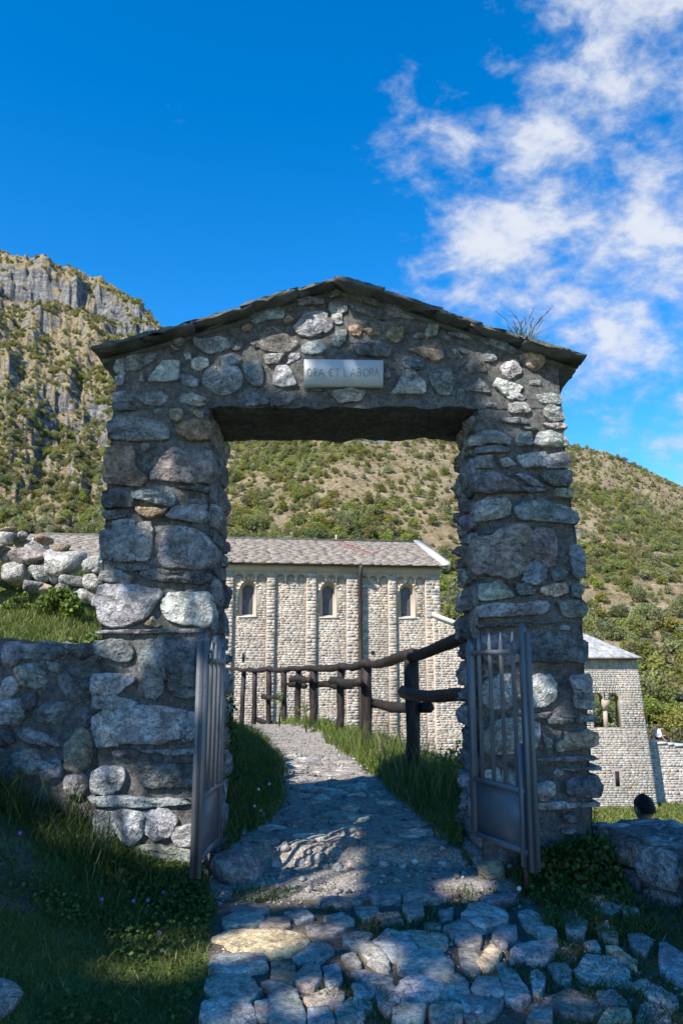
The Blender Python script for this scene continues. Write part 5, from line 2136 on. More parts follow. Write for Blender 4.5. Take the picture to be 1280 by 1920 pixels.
for k, (pa, pb) in enumerate(PIL):
    ua, ub = cu(pa), cu(pb)
    wall.box((ua, -0.45, Z_BASE), (ub, REL, Z_EAVE), cfr)
    masonry(face, cfr, ua, ub, -3.5, Z_EAVE - 0.42, REL, rows=(0.09, 0.18), wid=(0.16, 0.40), seed=400 + k, rare=0.01)
# plain part further left (hidden) and the body behind
wall.box((cu(20), -0.5, Z_BASE), (cu(180), REL, Z_EAVE), cfr)
DEP = 9.6
wall.box((cu(20), -DEP, Z_BASE), (0.0, -0.52, Z_EAVE - 0.02), cfr)
# gable ends
Z_RIDGE = pxplane(752, 1018, CO - CN * (DEP / 2), CU, CN)[1]
for u in (cu(20) + 0.01, -0.35):
    wall.add([cfr(u, -0.1, Z_EAVE - 0.1), cfr(u, -DEP + 0.1, Z_EAVE - 0.1), cfr(u, -DEP / 2, Z_RIDGE - 0.12), cfr(u + 0.34, -0.1, Z_EAVE - 0.1), cfr(u + 0.34, -DEP + 0.1, Z_EAVE - 0.1), cfr(u + 0.34, -DEP / 2, Z_RIDGE - 0.12)],
             [[0, 1, 2], [5, 4, 3], [0, 3, 4, 1], [1, 4, 5, 2], [2, 5, 3, 0]])
wall.build('wall', MAT['plaster'], church)
tag(face.build('stone_facing', MAT['masonry'], church), kind='stuff')
mb = MB()
mb.box((cu(20), REL - 0.02, Z_EAVE - 0.40), (0.02, REL + 0.03, Z_EAVE - 0.02), cfr)
mb.build('cornice', MAT['plaster'], church)


def pitched_slates(mb, fr, u0, u1, e0, r0, row=0.26, wid=(0.25, 0.55), seed=1, thick=0.035, pal=None, uend=None, stain=None):
    """courses of stone slates from eave point e0=(n,z) to ridge r0=(n,z)"""
    r = random.Random(seed)
    pal = pal or [(0.225, 0.19, 0.162), (0.245, 0.21, 0.18), (0.205, 0.175, 0.152), (0.255, 0.22, 0.187)]
    L_ = math.hypot(r0[0] - e0[0], r0[1] - e0[1])
    nr = int(L_ / row)
    dn, dz = (r0[0] - e0[0]) / L_, (r0[1] - e0[1]) / L_
    nn, nz = (-dz, dn)
    if nz < 0:
        nn, nz = -nn, -nz
    for i in range(nr):
        s0, s1 = i * L_ / nr, min(L_, (i + 1.35) * L_ / nr)
        ub = u1 if uend is None else uend(s0 / L_)
        u = u0 - r.random() * 0.3
        while u < ub:
            w = min(r.uniform(*wid), ub - u)
            if w < 0.05:
                break
            t0 = thick * r.uniform(0.8, 1.5)
            c = (lambda k_: tuple(q * k_ for q in r.choice(pal)))(r.uniform(0.90, 1.08))
            if stain and abs(u + w / 2 - stain - (1 - s0 / L_) * 1.9) < 0.16 + 0.1 * r.random() and 0.35 < s0 / L_ < 0.97:
                c = tuple(a * 0.45 + b * 0.55 for a, b in zip(c, (0.24, 0.085, 0.07)))
            s0_ = s0 + r.uniform(-0.03, 0.03)
            vs = []
            for (s, t) in ((s0_, t0 + 0.02), (s1, 0.012), (s0_, -0.01), (s1, -0.02)):
                for uu in (u + 0.006, u + w - 0.006):
                    vs.append(fr(uu, e0[0] + dn * s + nn * t, e0[1] + dz * s + nz * t))
            mb.add(vs, [[0, 1, 3, 2], [4, 5, 1, 0], [4, 0, 2, 6], [1, 5, 7, 3]], c)
            u += w


mb = MB()
ovn, rz = 0.55, Z_RIDGE
ez = Z_EAVE - 0.06
vs = [cfr(u, n, z) for u in (cu(20) - 0.3, 0.25) for (n, z) in ((ovn, ez), (-DEP / 2, rz), (-DEP - ovn, ez), (ovn, ez - 0.05), (-DEP / 2, rz - 0.08), (-DEP - ovn, ez - 0.05))]
mb.add(vs, [[0, 6, 7, 1], [1, 7, 8, 2], [3, 4, 10, 9], [4, 5, 11, 10], [0, 3, 9, 6], [2, 8, 11, 5], [0, 1, 4, 3], [1, 2, 5, 4], [6, 9, 10, 7], [7, 10, 11, 8]])
roof = mb.build('roof', MAT['roof_under'], church)
mb = MB()
pitched_slates(mb, cfr, cu(20) - 0.3, 0.25, (ovn + 0.03, ez + 0.01), (-DEP / 2, rz + 0.02), 0.15, (0.3, 0.7), seed=77, thick=0.02, stain=pxplane(630, 1018, CO - CN * (DEP / 2), CU, CN)[0])
pitched_slates(mb, cfr, cu(20) - 0.3, 0.25, (-DEP - ovn - 0.03, ez + 0.01), (-DEP / 2, rz + 0.02), 0.5, (0.5, 1.0), seed=78)
tag(mb.build('slates', MAT['roof_slate'], roof), kind='stuff')
mb = MB()                                               # pale raised coping of the gable
for (n0, z0, n1, z1) in ((ovn, ez, -DEP / 2, rz), (-DEP - ovn, ez, -DEP / 2, rz)):
    a, b = (n0, z0), (n1, z1)
    vs = [cfr(u, n, z + dz_) for u in (0.0, 0.36) for (n, z) in (a, b) for dz_ in (-0.10, 0.17)]
    mb.add(vs, [[0, 2, 3, 1], [4, 5, 7, 6], [1, 3, 7, 5], [0, 4, 6, 2], [0, 1, 5, 4], [2, 6, 7, 3]])
mb.build('gable_coping', MAT['coping'], roof)
mb = MB()
mb.tube([cfr(cu(20), -DEP / 2, rz + 0.05), cfr(0.0, -DEP / 2, rz + 0.05)], 0.07, 8)
mb.build('ridge', MAT['slate'], roof, True)
# rusty run-off below a metal stub on the ridge
ur = pxplane(630, 1018, CO - CN * (DEP / 2), CU, CN)[0]
mb = MB()
mb.tube([cfr(ur, -DEP / 2, rz), cfr(ur, -DEP / 2, rz + 0.35)], 0.035, 6)
mb.build('roof_stub', MAT['coping'], roof)
mb = MB()
up = cu(673)
mb.tube([cfr(up, REL + 0.50, Z_EAVE - 0.12), cfr(up, REL + 0.12, Z_EAVE - 0.55), cfr(up + 0.02, REL + 0.10, 0.0), cfr(up + 0.05, REL + 0.10, -4.5)], 0.095, 10)
mb.build('downpipe', MAT['zinc'], church, True)
mb = MB()
mb.box((cu(456.5), -0.02, cz(1240)), (cu(460), 0.045, cz(1226)), cfr)
mb.box((cu(694), REL - 0.12, cz(1226)), (cu(700), 0.05, cz(1220)), cfr)
mb.build('slit_opening', MAT['dark_cloth'], church)

# ------------------------------------------------------------------ side chapel right of the nave
AO = cfr(cu(808), 0.35, 0)
AOv = Vector(AO)


def afr(u, n, z):
    p = AOv + CU * u + CN * n
    return (p.x, p.y, z)


def apx(px, py):
    return pxplane(px, py, AOv, CU, CN)


annex = empty('chapel', afr(2, 0, -6.5))
tag(annex, 'lower stone chapel with sloping slate roof built against the church', 'chapel')
u0 = 0.0
z0 = apx(808, 1155)[1]
u1, z1 = apx(875, 1180)
u2 = u1 + 1.6
z2 = z1 + (z1 - z0) / (u1 - u0) * (u2 - u1)
mb = MB()
fv = [afr(u0, 0, Z_BASE), afr(u2, 0, Z_BASE), afr(u2, 0, z2), afr(u0, 0, z0)]
bv = [afr(u0, -6.5, Z_BASE), afr(u2, -6.5, Z_BASE), afr(u2, -6.5, z2), afr(u0, -6.5, z0)]
mb.add(fv + bv, [[0, 1, 2, 3], [7, 6, 5, 4], [1, 5, 6, 2], [3, 2, 6, 7], [0, 3, 7, 4]])
mb.build('wall', MAT['plaster'], annex)
fm = MB()
masonry(fm, afr, u0, u2, -4.0, z0 + 0.1, 0.0, seed=500, reject=lambda u, z, w, h: z + h / 2 > z0 + (z2 - z0) * (u + w / 2 - u0) / (u2 - u0) - 0.03)
tag(fm.build('stone_facing', MAT['masonry'], annex), kind='stuff')
mb = MB()
vs = [afr(u, n, z + dz_) for (u, z) in ((u0 - 0.05, z0), (u2 + 0.3, z2 - 0.06)) for n in (0.10, -0.25) for dz_ in (-0.02, 0.16)]
mb.add(vs, [[0, 1, 5, 4], [2, 6, 7, 3], [1, 3, 7, 5], [0, 4, 6, 2], [0, 2, 3, 1], [4, 5, 7, 6]])
rf = mb.build('roof_coping', MAT['coping'], annex)
mb = MB()
sl = MB()
r = random.Random(9)
nr = 12
for i in range(nr):
    s0 = i / nr
    ua, za = u2 + 0.35 + (u0 - u2 - 0.35) * s0, z2 - 0.08 + (z0 - z2 + 0.08) * s0
    ub_, zb_ = u2 + 0.35 + (u0 - u2 - 0.35) * (s0 + 1.3 / nr), z2 - 0.08 + (z0 - z2 + 0.08) * (s0 + 1.3 / nr)
    n = -0.27
    while n > -6.6:
        w = r.uniform(0.25, 0.5)
        k_ = r.uniform(0.8, 1.15)
        c = (0.2 * k_, 0.2 * k_, 0.2 * k_)
        sl.add([afr(ua, n, za + 0.07), afr(ua, n - w, za + 0.07), afr(ub_, n - w, zb_ + 0.03), afr(ub_, n, zb_ + 0.03), afr(ua, n, za), afr(ua, n - w, za)], [[0, 1, 2, 3], [0, 4, 5, 1]], c)
        n -= w + 0.01
tag(sl.build('slates', MAT['roof_slate'], annex), kind='stuff')

# ------------------------------------------------------------------ ruined tower with twin arched opening
TYY = 45.0
TO = Vector((at(1193, 1235, TYY).x, TYY, 0))


def tfr(u, n, z):
    return (TO.x + u, TO.y - n, z)


def tu(px, py):
    p = at(px, py, TYY)
    return p.x - TO.x, p.z


tower = empty('tower', tfr(-2, 0, -6.8))
tag(tower, 'pale stone tower with twin arched opening and hipped slate roof', 'tower')
zE = tu(1193, 1237)[1]
zS = tu(1140, 1365)[1]
zC = tu(1140, 1312)[1]
uL, uR = tu(1112, 1340)[0], tu(1162.5, 1340)[0]
um = tu(1138, 1340)[0]
gapc = 0.30
AR = [((uL + um - gapc / 2) / 2, (um - gapc / 2 - uL) / 2), ((um + gapc / 2 + uR) / 2, (uR - um - gapc / 2) / 2)]
TL, TH = -6.6, 0.75
bat = lambda z: 0.62 * (zE - z) / (zE + 6.8)             # the corner leans out towards the foot
tw = MB()


def tq(pts, fs):
    tw.add([tfr(*p) for p in pts], fs)


def tslab(u0, u1, z0, z1, b=False):
    e0, e1 = (bat(z0), bat(z1)) if b else (0, 0)
    tq([(u0, 0, z0), (u1 + e0, 0, z0), (u1 + e1, 0, z1), (u0, 0, z1), (u0, -TH, z0), (u1 + e0, -TH, z0), (u1 + e1, -TH, z1), (u0, -TH, z1)],
       [[0, 1, 2, 3], [7, 6, 5, 4], [0, 4, 5, 1], [1, 5, 6, 2], [2, 6, 7, 3], [3, 7, 4, 0]])


tslab(TL, 0.0, -9.0, zS, True)
tslab(TL, uL, zS, zE)
tslab(uR, 0.0, zS, zE, True)
na = 10
for (c, rr) in AR:
    pts, fs = [], []
    for k in range(na + 1):
        a = math.pi * k / na
        u_, z_ = c + rr * math.cos(a), zC + rr * math.sin(a) * 1.15
        pts += [(u_, 0, z_), (u_, 0, zE), (u_, -TH, z_), (u_, -TH, zE)]
    for k in range(na):
        q = 4 * k
        fs += [[q, q + 1, q + 5, q + 4], [q, q + 4, q + 6, q + 2], [q + 2, q + 6, q + 7, q + 3]]
    tq(pts, fs)
# springer between the arches
u_a, u_b = AR[0][0] + AR[0][1], AR[1][0] - AR[1][1]
tq([(u_a, 0, zC), (u_b, 0, zC), (u_b, 0, zE), (u_a, 0, zE), (u_a, -TH, zC), (u_b, -TH, zC)], [[0, 1, 2, 3], [0, 4, 5, 1]])
# left return wall, low rear parapet
tw.box((TL, -5.0, -9.0), (TL + 0.7, -TH, zE), lambda u, n, z: tfr(u, n, z))
tw.box((TL, -5.0, -9.0), (0.1, -4.4, zS - 1.2), lambda u, n, z: tfr(u, n, z))
tw.box((-0.6, -4.4, -9.0), (0.1, -TH, zS - 1.2), lambda u, n, z: tfr(u, n, z))
tw.build('wall', MAT['plaster'], tower)
fm = MB()


TPAL = [(0.36, 0.335, 0.295), (0.40, 0.375, 0.335), (0.31, 0.29, 0.26), (0.38, 0.34, 0.285), (0.33, 0.285, 0.24)]
kw = dict(rows=(0.09, 0.16), wid=(0.12, 0.32), palette=TPAL, rare=0.02)


def rejslit(u, z, w, h):
    return abs(u - tu(1156, 1460)[0]) < 0.13 + w / 2 and tu(1156, 1474)[1] - h / 2 < z < tu(1156, 1445)[1] + h / 2


def rejarch(u, z, w, h):
    for (c, rr) in AR:
        if math.hypot(max(0, abs(u - c) - w / 2), max(0, z - h / 2 - zC) / 1.15) < rr + 0.01:
            return True
    return False


masonry(fm, tfr, TL, 0.0, -7.0, zS, 0.0, seed=600, reject=rejslit, u1fn=bat, **kw)
masonry(fm, tfr, TL, uL, zS, zC, 0.0, seed=601, **kw)
masonry(fm, tfr, uR, 0.0, zS, zC, 0.0, seed=602, u1fn=bat, **kw)
kw['wid'] = (0.10, 0.2)
masonry(fm, tfr, TL, 0.0, zC, zE - 0.05, 0.0, seed=603, reject=rejarch, u1fn=bat, **kw)
tag(fm.build('stone_facing', MAT['masonry'], tower), kind='stuff')
mb = MB()
mb.box((tu(1152.5, 1460)[0], -0.1, tu(1156, 1474)[1]), (tu(1160, 1460)[0], 0.02, tu(1156, 1446)[1]), tfr)
mb.build('slit_window', MAT['dark_cloth'], tower)
mb = MB()
mb.tube([tfr(um, -TH / 2, zS - 0.03), tfr(um, -TH / 2, zC - 0.55)], [0.13, 0.12], 12)
colm = mb.build('column', MAT['plaster'], tower, True)
mb = MB()
mb.add([tfr(um + s * 0.14, -TH / 2 + t * 0.14, zC - 0.58) for s, t in ((-1, -1), (1, -1), (1, 1), (-1, 1))] + [tfr(um + s * (u_b - u_a) * 0.62, -TH / 2 + t * TH * 0.5, zC + 0.02) for s, t in ((-1, -1), (1, -1), (1, 1), (-1, 1))],
       [[3, 2, 1, 0], [4, 5, 6, 7], [0, 1, 5, 4], [1, 2, 6, 5], [2, 3, 7, 6], [3, 0, 4, 7]])
mb.build('capital', MAT['plaster'], colm)
# hipped roof
ro, zr = 0.45, tu(1040, 1187)[1] + 0.55
c4 = [(TL - ro, ro), (0.0 + 0.1, ro), (0.1, -5.4), (TL - ro, -5.4)]
ap = (-3.3, -2.5)
mb = MB()
mb.add([tfr(u, n, zE) for u, n in c4] + [tfr(ap[0], ap[1], zr)] + [tfr(u, n, zE + 0.08) for u, n in c4], [[0, 3, 2, 1], [0, 1, 6, 5], [1, 2, 7, 6], [2, 3, 8, 7], [3, 0, 5, 8], [5, 6, 4], [6, 7, 4], [7, 8, 4], [8, 5, 4]])
rf = mb.build('roof', MAT['roof_under'], tower)
sl = MB()
r = random.Random(4)


def tri_slates(A, B, C, rows):
    A, B, C = Vector(A), Vector(B), Vector(C)
    nrm = (B - A).cross(C - A).normalized()
    if nrm.z < 0:
        nrm = -nrm
    for i in range(rows):
        s0, s1 = i / rows, min(1.0, (i + 1.3) / rows)
        a0, b0 = A.lerp(C, s0), B.lerp(C, s0)
        a1, b1 = A.lerp(C, s1), B.lerp(C, s1)
        k = max(1, int((b0 - a0).length / 0.5))
        for q in range(k):
            f0, f1 = (q + 0.02) / k, (q + 0.98) / k
            k_ = r.uniform(0.85, 1.12)
            c = (0.34 * k_, 0.34 * k_, 0.335 * k_)
            sl.add([a0.lerp(b0, f0) + nrm * 0.07, a0.lerp(b0, f1) + nrm * 0.07, a1.lerp(b1, f1) + nrm * 0.03, a1.lerp(b1, f0) + nrm * 0.03, a0.lerp(b0, f0), a0.lerp(b0, f1)], [[0, 1, 2, 3], [0, 4, 5, 1]], c)


cc4 = [tfr(u, n, zE + 0.09) for u, n in c4]
tri_slates(cc4[0], cc4[1], tfr(ap[0], ap[1], zr + 0.01), 12)
tri_slates(cc4[1], cc4[2], tfr(ap[0], ap[1], zr + 0.01), 12)
tag(sl.build('slates', MAT['roof_slate'], rf), kind='stuff')

# ------------------------------------------------------------------ courtyard wall right of the tower
WY = 46.4
ruin = empty('courtyard_wall', (20, WY, -6.8))
tag(ruin, 'high pale rubble wall running away from the tower, man sitting on top', 'wall')
wx0 = TO.x - 0.6
wtop = lambda x: np.interp(x, [at(1205, 1390, WY).x, at(1225, 1391, WY).x, at(1250, 1395, WY).x, at(1275, 1399, WY).x, 40], [at(1205, 1390, WY).z, at(1225, 1391, WY).z, at(1250, 1395.5, WY).z, at(1275, 1399, WY).z, at(1275, 1399, WY).z - 0.5])
xs = np.linspace(wx0, 40, 60)
vs, fs = [], []
for x in xs:
    zt = float(wtop(x))
    vs += [(x, WY, -9), (x, WY, zt), (x, WY + 0.8, zt), (x, WY + 0.8, -9)]
for k in range(len(xs) - 1):
    a = 4 * k
    fs += [[a, a + 4, a + 5, a + 1], [a + 1, a + 5, a + 6, a + 2], [a + 2, a + 6, a + 7, a + 3]]
fs += [[0, 1, 2, 3], [4 * len(xs) - 4, 4 * len(xs) - 1, 4 * len(xs) - 2, 4 * len(xs) - 3]]
mb = MB()
mb.add(vs, fs)
mb.build('wall', MAT['plaster'], ruin)
fm = MB()
masonry(fm, lambda u, n, z: (u, WY - n, z), wx0, 26, -7.0, -2.0, 0.0, rows=(0.10, 0.19), wid=(0.13, 0.36), seed=700, reject=lambda u, z, w, h: z + h / 2 > float(wtop(u)), palette=[(0.38, 0.36, 0.33), (0.43, 0.41, 0.38), (0.32, 0.30, 0.28), (0.35, 0.30, 0.27)], rare=0.02)
tag(fm.build('stone_facing', MAT['masonry'], ruin), kind='stuff')
mb = MB()
r = random.Random(3)
x = wx0
while x < 26:
    w = r.uniform(0.35, 0.7)
    z = float(wtop(x + w / 2))
    mb.box((x, WY - 0.08, z - 0.03), (x + w - 0.02, WY + 0.88, z + r.uniform(0.06, 0.11)), None, tuple(q * r.uniform(0.85, 1.1) for q in (0.46, 0.45, 0.43)), 0.015)
    x += w
tag(mb.build('coping_stones', MAT['masonry'], ruin), kind='stuff')

# ------------------------------------------------------------------ people


def skin_figure(name, joints, edges, mat, sub=2, root=0):
    me = bpy.data.meshes.new(name)
    me.from_pydata([j[:3] for j in joints], edges, [])
    o = bpy.data.objects.new(name, me)
    col.objects.link(o)
    o.modifiers.new('skin', 'SKIN')
    lay = me.skin_vertices[0].data
    for i, j in enumerate(joints):
        rx = j[3]
        ry = j[4] if len(j) > 4 else rx
        lay[i].radius = (rx, ry)
    lay[root].use_root = True
    ss = o.modifiers.new('sub', 'SUBSURF')
    ss.levels = sub
    ss.render_levels = sub
    me.materials.append(mat)
    return o


def bake(o):
    dg = bpy.context.evaluated_depsgraph_get()
    dg.update()
    ev = o.evaluated_get(dg)
    me = bpy.data.meshes.new_from_object(ev)
    o.modifiers.clear()
    o.data = me
    me.polygons.foreach_set('use_smooth', [True] * len(me.polygons))
    return o


def head_mesh(c, H, fwd, name='head'):
    """head with brow, nose, chin; fwd = facing angle about z"""
    import bmesh
    bm = bmesh.new()
    bmesh.ops.create_uvsphere(bm, u_segments=28, v_segments=20, radius=1.0)
    V = np.array([v.co[:] for v in bm.verts])
    F = [[v.index for v in f.verts] for f in bm.faces]
    bm.free()
    x, y, z = V[:, 0].copy(), V[:, 1].copy(), V[:, 2].copy()
    W_ = np.stack([x * 0.36, y * 0.44, z * 0.5], -1)
    W_[:, 0] *= 1 - 0.26 * sst(0.0, -1.0, z)
    W_[:, 1] += 0.05 * sst(0.1, -0.9, z)
    nose = np.exp(-((x / 0.14) ** 2 + ((z + 0.12) / 0.22) ** 2)) * (y > 0)
    W_[:, 1] += 0.09 * nose
    eye = np.exp(-(((np.abs(x) - 0.34) / 0.14) ** 2 + ((z - 0.05) / 0.12) ** 2)) * (y > 0)
    W_[:, 1] -= 0.035 * eye
    mouth = np.exp(-((x / 0.25) ** 2 + ((z + 0.52) / 0.06) ** 2)) * (y > 0)
    W_[:, 1] -= 0.02 * mouth
    return W_ * H, F


def place(Wv, c, yaw, pitch=0.0):
    M = Matrix.Translation(Vector(c)) @ Matrix.Rotation(yaw, 4, 'Z') @ Matrix.Rotation(pitch, 4, 'X')
    M = np.array(M)
    return Wv @ M[:3, :3].T + M[:3, 3]


def join_arrays(parts):
    vs, fs, n = [], [], 0
    for V, F in parts:
        vs.append(np.asarray(V))
        fs += [[i + n for i in f] for f in F]
        n += len(V)
    return np.concatenate(vs), fs


def me_arrays(me):
    V = np.zeros(len(me.vertices) * 3, np.float32)
    me.vertices.foreach_get('co', V)
    return V.reshape(-1, 3), [list(p.vertices) for p in me.polygons]


def hand_chain(w, d, side, up=(0, 0, 1), s=1.0):
    """five finger chains from the wrist w along d; returns joints, edges (first joint is the wrist)"""
    w, d = Vector(w), Vector(d).normalized()
    sd = Vector(side).normalized()
    J = [(*w, 0.026 * s, 0.020 * s), (*(w + d * 0.05 * s), 0.036 * s, 0.016 * s)]
    E = [(0, 1)]
    bend = sd.cross(d).normalized()
    for k, (off, ln) in enumerate(((-0.027, 0.065), (-0.009, 0.078), (0.009, 0.074), (0.026, 0.058))):
        b = w + d * 0.088 * s + sd * off * s
        i = len(J)
        J += [(*b, 0.0095 * s), (*(b + d * ln * 0.5 * s - bend * 0.006 * s), 0.0085 * s), (*(b + d * ln * 0.9 * s - bend * 0.02 * s), 0.0075 * s)]
        E += [(1, i), (i, i + 1), (i + 1, i + 2)]
    i = len(J)
    tb = w + d * 0.035 * s - sd * 0.038 * s
    J += [(*tb, 0.011 * s), (*(tb + d * 0.035 * s - sd * 0.018 * s), 0.010 * s), (*(tb + d * 0.06 * s - sd * 0.02 * s), 0.008 * s)]
    E += [(1, i), (i, i + 1), (i + 1, i + 2)]
    return J, E


def graft(J, E, wrist, HJ, HE):
    n = len(J) - 1
    J += HJ[1:]
    E += [((wrist if a == 0 else a + n), (wrist if b == 0 else b + n)) for a, b in HE]


# --- person standing behind the low wall, back to the camera
hp = at(1207, 1516, 8.0)                               # centre of the head
gzp = gz1(hp.x, 8.0)
Hh = 0.245
top = hp.z + Hh / 2
ht = top - gzp                                         # standing height given by head and ground
print('standing person height', round(ht, 2), 'ground', round(gzp, 2))
ht_use = 1.76
gp = top - ht_use


def X(a, b, z):
    return (hp.x + a, 8.0 + b, gp + z)


J = [(*X(0, 0, 0.98), 0.15, 0.11), (*X(0, 0.0, 1.16), 0.135, 0.10), (*X(0, 0.01, 1.36), 0.165, 0.105), (*X(0, 0.0, 1.47), 0.075, 0.07), (*X(0, 0.012, 1.57), 0.058, 0.06),
     (*X(-0.19, 0, 1.41), 0.062), (*X(-0.235, 0.0, 1.14), 0.046), (*X(-0.22, 0.10, 0.90), 0.030),
     (*X(0.19, 0, 1.41), 0.062), (*X(0.235, 0.0, 1.14), 0.046), (*X(0.22, 0.10, 0.90), 0.030),
     (*X(-0.095, 0, 0.90), 0.088), (*X(-0.11, 0.02, 0.50), 0.062), (*X(-0.11, -0.01, 0.09), 0.042), (*X(-0.12, 0.14, 0.035), 0.038, 0.03),
     (*X(0.095, 0, 0.90), 0.088), (*X(0.11, 0.02, 0.50), 0.062), (*X(0.11, -0.01, 0.09), 0.042), (*X(0.12, 0.14, 0.035), 0.038, 0.03)]
E = [(0, 1), (1, 2), (2, 3), (3, 4), (2, 5), (5, 6), (6, 7), (2, 8), (8, 9), (9, 10), (0, 11), (11, 12), (12, 13), (13, 14), (0, 15), (15, 16), (16, 17), (17, 18)]
for wi in (7, 10):
    HJ, HE = hand_chain(J[wi][:3], (0, 0.25, -1), (0, 1, 0))
    graft(J, E, wi, HJ, HE)
per = bake(skin_figure('person', J, E, MAT['skin']))
hm, hf = head_mesh(hp, Hh, 0)
hv = place(hm * np.array([1.02, 1, 1]), hp, RAD(14), RAD(-6))
ears = []
for s in (-1, 1):
    th = np.linspace(0, 2 * math.pi, 10)[:-1]
    ev = np.concatenate([[(s * (0.088 + 0.012 * q), -0.006 + 0.018 * math.cos(t_) * (1 - 0.2 * q) - 0.006 * q, -0.012 + 0.032 * math.sin(t_) * (1 - 0.2 * q)) for t_ in th] for q in (0, 1, 1.6)])
    ef = [[i * 9 + k, i * 9 + (k + 1) % 9, (i + 1) * 9 + (k + 1) % 9, (i + 1) * 9 + k] for i in range(2) for k in range(9)] + [list(range(18, 27))]
    ears.append((place(ev, hp, RAD(14), RAD(-6)), ef))
V, F = join_arrays([me_arrays(per.data), (hv, hf)] + ears)
me = mesh_np('person', V, F, None, True)
me.materials.append(MAT['skin'])
per.data = me
tag(per, 'dark-haired person seen from behind over the low wall', 'person')
# hair: short cap with tousled locks
r = np.random.default_rng(3)
hm2, hf2 = head_mesh(hp, Hh, 0)
un = hm2 / Hh
cover = (un[:, 2] > 0.10 - 0.30 * sst(0.05, -0.2, un[:, 1]) + 0.20 * sst(0.1, 0.4, un[:, 1])) | ((un[:, 1] < -0.10) & (un[:, 2] > -0.20))
hm2 = hm2 * (1.05 + 0.055 * fbm(un * 7, 1.0, 3, 0.6, 5)[:, None] + 0.03 * np.clip(un[:, 2:3], 0, 1))
hv2 = place(hm2, hp, RAD(14), RAD(-6))
fs = [f for f in hf2 if all(cover[i] for i in f)]
used = sorted({i for f in fs for i in f})
ix = {a: b for b, a in enumerate(used)}
loc = hm2[used]
lm = MB()
lm.add([tuple(p) for p in hv2[used]], [[ix[i] for i in f] for f in fs])
for k in range(420):
    p = loc[r.integers(len(loc))]
    n_ = p / np.linalg.norm(p)
    t_ = np.array([0, -0.5, -0.7]) + r.normal(size=3) * 0.55
    t_ -= n_ * (t_ @ n_) * 0.8
    t_ /= np.linalg.norm(t_)
    sd = np.cross(n_, t_)
    L_ = 0.016 + 0.016 * r.random()
    q = np.array([p - sd * 0.004, p + sd * 0.004, p + t_ * L_ + n_ * (0.004 + 0.006 * r.random())])
    q = place(q, hp, RAD(14), RAD(-6))
    lm.add([tuple(a) for a in q], [[0, 1, 2]])
lm.build('hair', MAT['hair'], per)


def shell(o, name, mat, sel, off):
    """a garment: the selected part of the body pushed outwards"""
    V, F = me_arrays(o.data)
    N = np.zeros(len(o.data.vertices) * 3, np.float32)
    o.data.vertices.foreach_get('normal', N)
    N = N.reshape(-1, 3)
    keep = sel(V)
    fs = [f for f in F if all(keep[i] for i in f)]
    used = sorted({i for f in fs for i in f})
    ix = {a: b for b, a in enumerate(used)}
    return obj(name, mesh_np(name, (V + N * off)[used], [[ix[i] for i in f] for f in fs], None, True), mat, o)


shell(per, 'shirt', MAT['blue_cloth'], lambda V: (V[:, 2] < gp + 1.475) & (V[:, 2] > gp + 0.93) & ((np.abs(V[:, 0] - hp.x) < 0.19) | (V[:, 2] > gp + 1.18)), 0.012)
shell(per, 'trousers', MAT['dark_cloth'], lambda V: (V[:, 2] < gp + 0.99) & (V[:, 2] > gp + 0.08) & (np.abs(V[:, 0] - hp.x) < 0.185), 0.014)
shell(per, 'shoes', MAT['zinc'], lambda V: (V[:, 2] < gp + 0.10), 0.012)

# --- man sitting bent forward on the courtyard wall
sx, sy = at(1238, 1390, WY).x, WY + 0.35
sz = float(wtop(sx)) + 0.10


def S(a, b, z):
    return (sx + a, sy + b, sz + z)


J = [(*S(-0.22, 0, 0.13), 0.135, 0.13), (*S(-0.16, 0, 0.34), 0.125, 0.12), (*S(0.0, 0, 0.52), 0.145, 0.12), (*S(0.12, 0, 0.60), 0.07), (*S(0.18, 0, 0.63), 0.055),
     (*S(0.03, -0.18, 0.50), 0.06), (*S(0.14, -0.24, 0.24), 0.045), (*S(0.30, -0.20, 0.05), 0.030),
     (*S(0.03, 0.18, 0.50), 0.06), (*S(0.22, 0.22, 0.30), 0.045), (*S(0.42, 0.16, 0.12), 0.030),
     (*S(-0.08, -0.10, 0.13), 0.09), (*S(0.28, -0.13, 0.34), 0.066), (*S(0.52, -0.12, 0.06), 0.045), (*S(0.66, -0.12, 0.04), 0.04, 0.03),
     (*S(-0.08, 0.10, 0.13), 0.09), (*S(0.30, 0.13, 0.30), 0.066), (*S(0.58, 0.12, 0.06), 0.045), (*S(0.72, 0.12, 0.04), 0.04, 0.03)]
E = [(0, 1), (1, 2), (2, 3), (3, 4), (2, 5), (5, 6), (6, 7), (2, 8), (8, 9), (9, 10), (0, 11), (11, 12), (12, 13), (13, 14), (0, 15), (15, 16), (16, 17), (17, 18)]
for wi in (7, 10):
    HJ, HE = hand_chain(J[wi][:3], (1, 0, -0.25), (0, 1, 0))
    graft(J, E, wi, HJ, HE)
man = bake(skin_figure('person', J, E, MAT['skin']))
hc = Vector(S(0.25, 0, 0.68))
hm, hf = head_mesh(hc, 0.24, 0)
hv = place(hm, hc, RAD(-90), RAD(-35))
V, F = join_arrays([me_arrays(man.data), (hv, hf)])
me = mesh_np('person', V, F, None, True)
me.materials.append(MAT['skin'])
man.data = me
tag(man, 'person in white shirt sitting bent forward on the courtyard wall', 'person')
hm2, hf2 = head_mesh(hc, 0.24, 0)
un = hm2 / 0.24
cover = (un[:, 2] > 0.12 - 0.3 * sst(0.05, -0.2, un[:, 1]) + 0.2 * sst(0.1, 0.4, un[:, 1]))
hv2 = place(hm2 * 1.07, hc, RAD(-90), RAD(-35))
fs = [f for f in hf2 if all(cover[i] for i in f)]
used = sorted({i for f in fs for i in f})
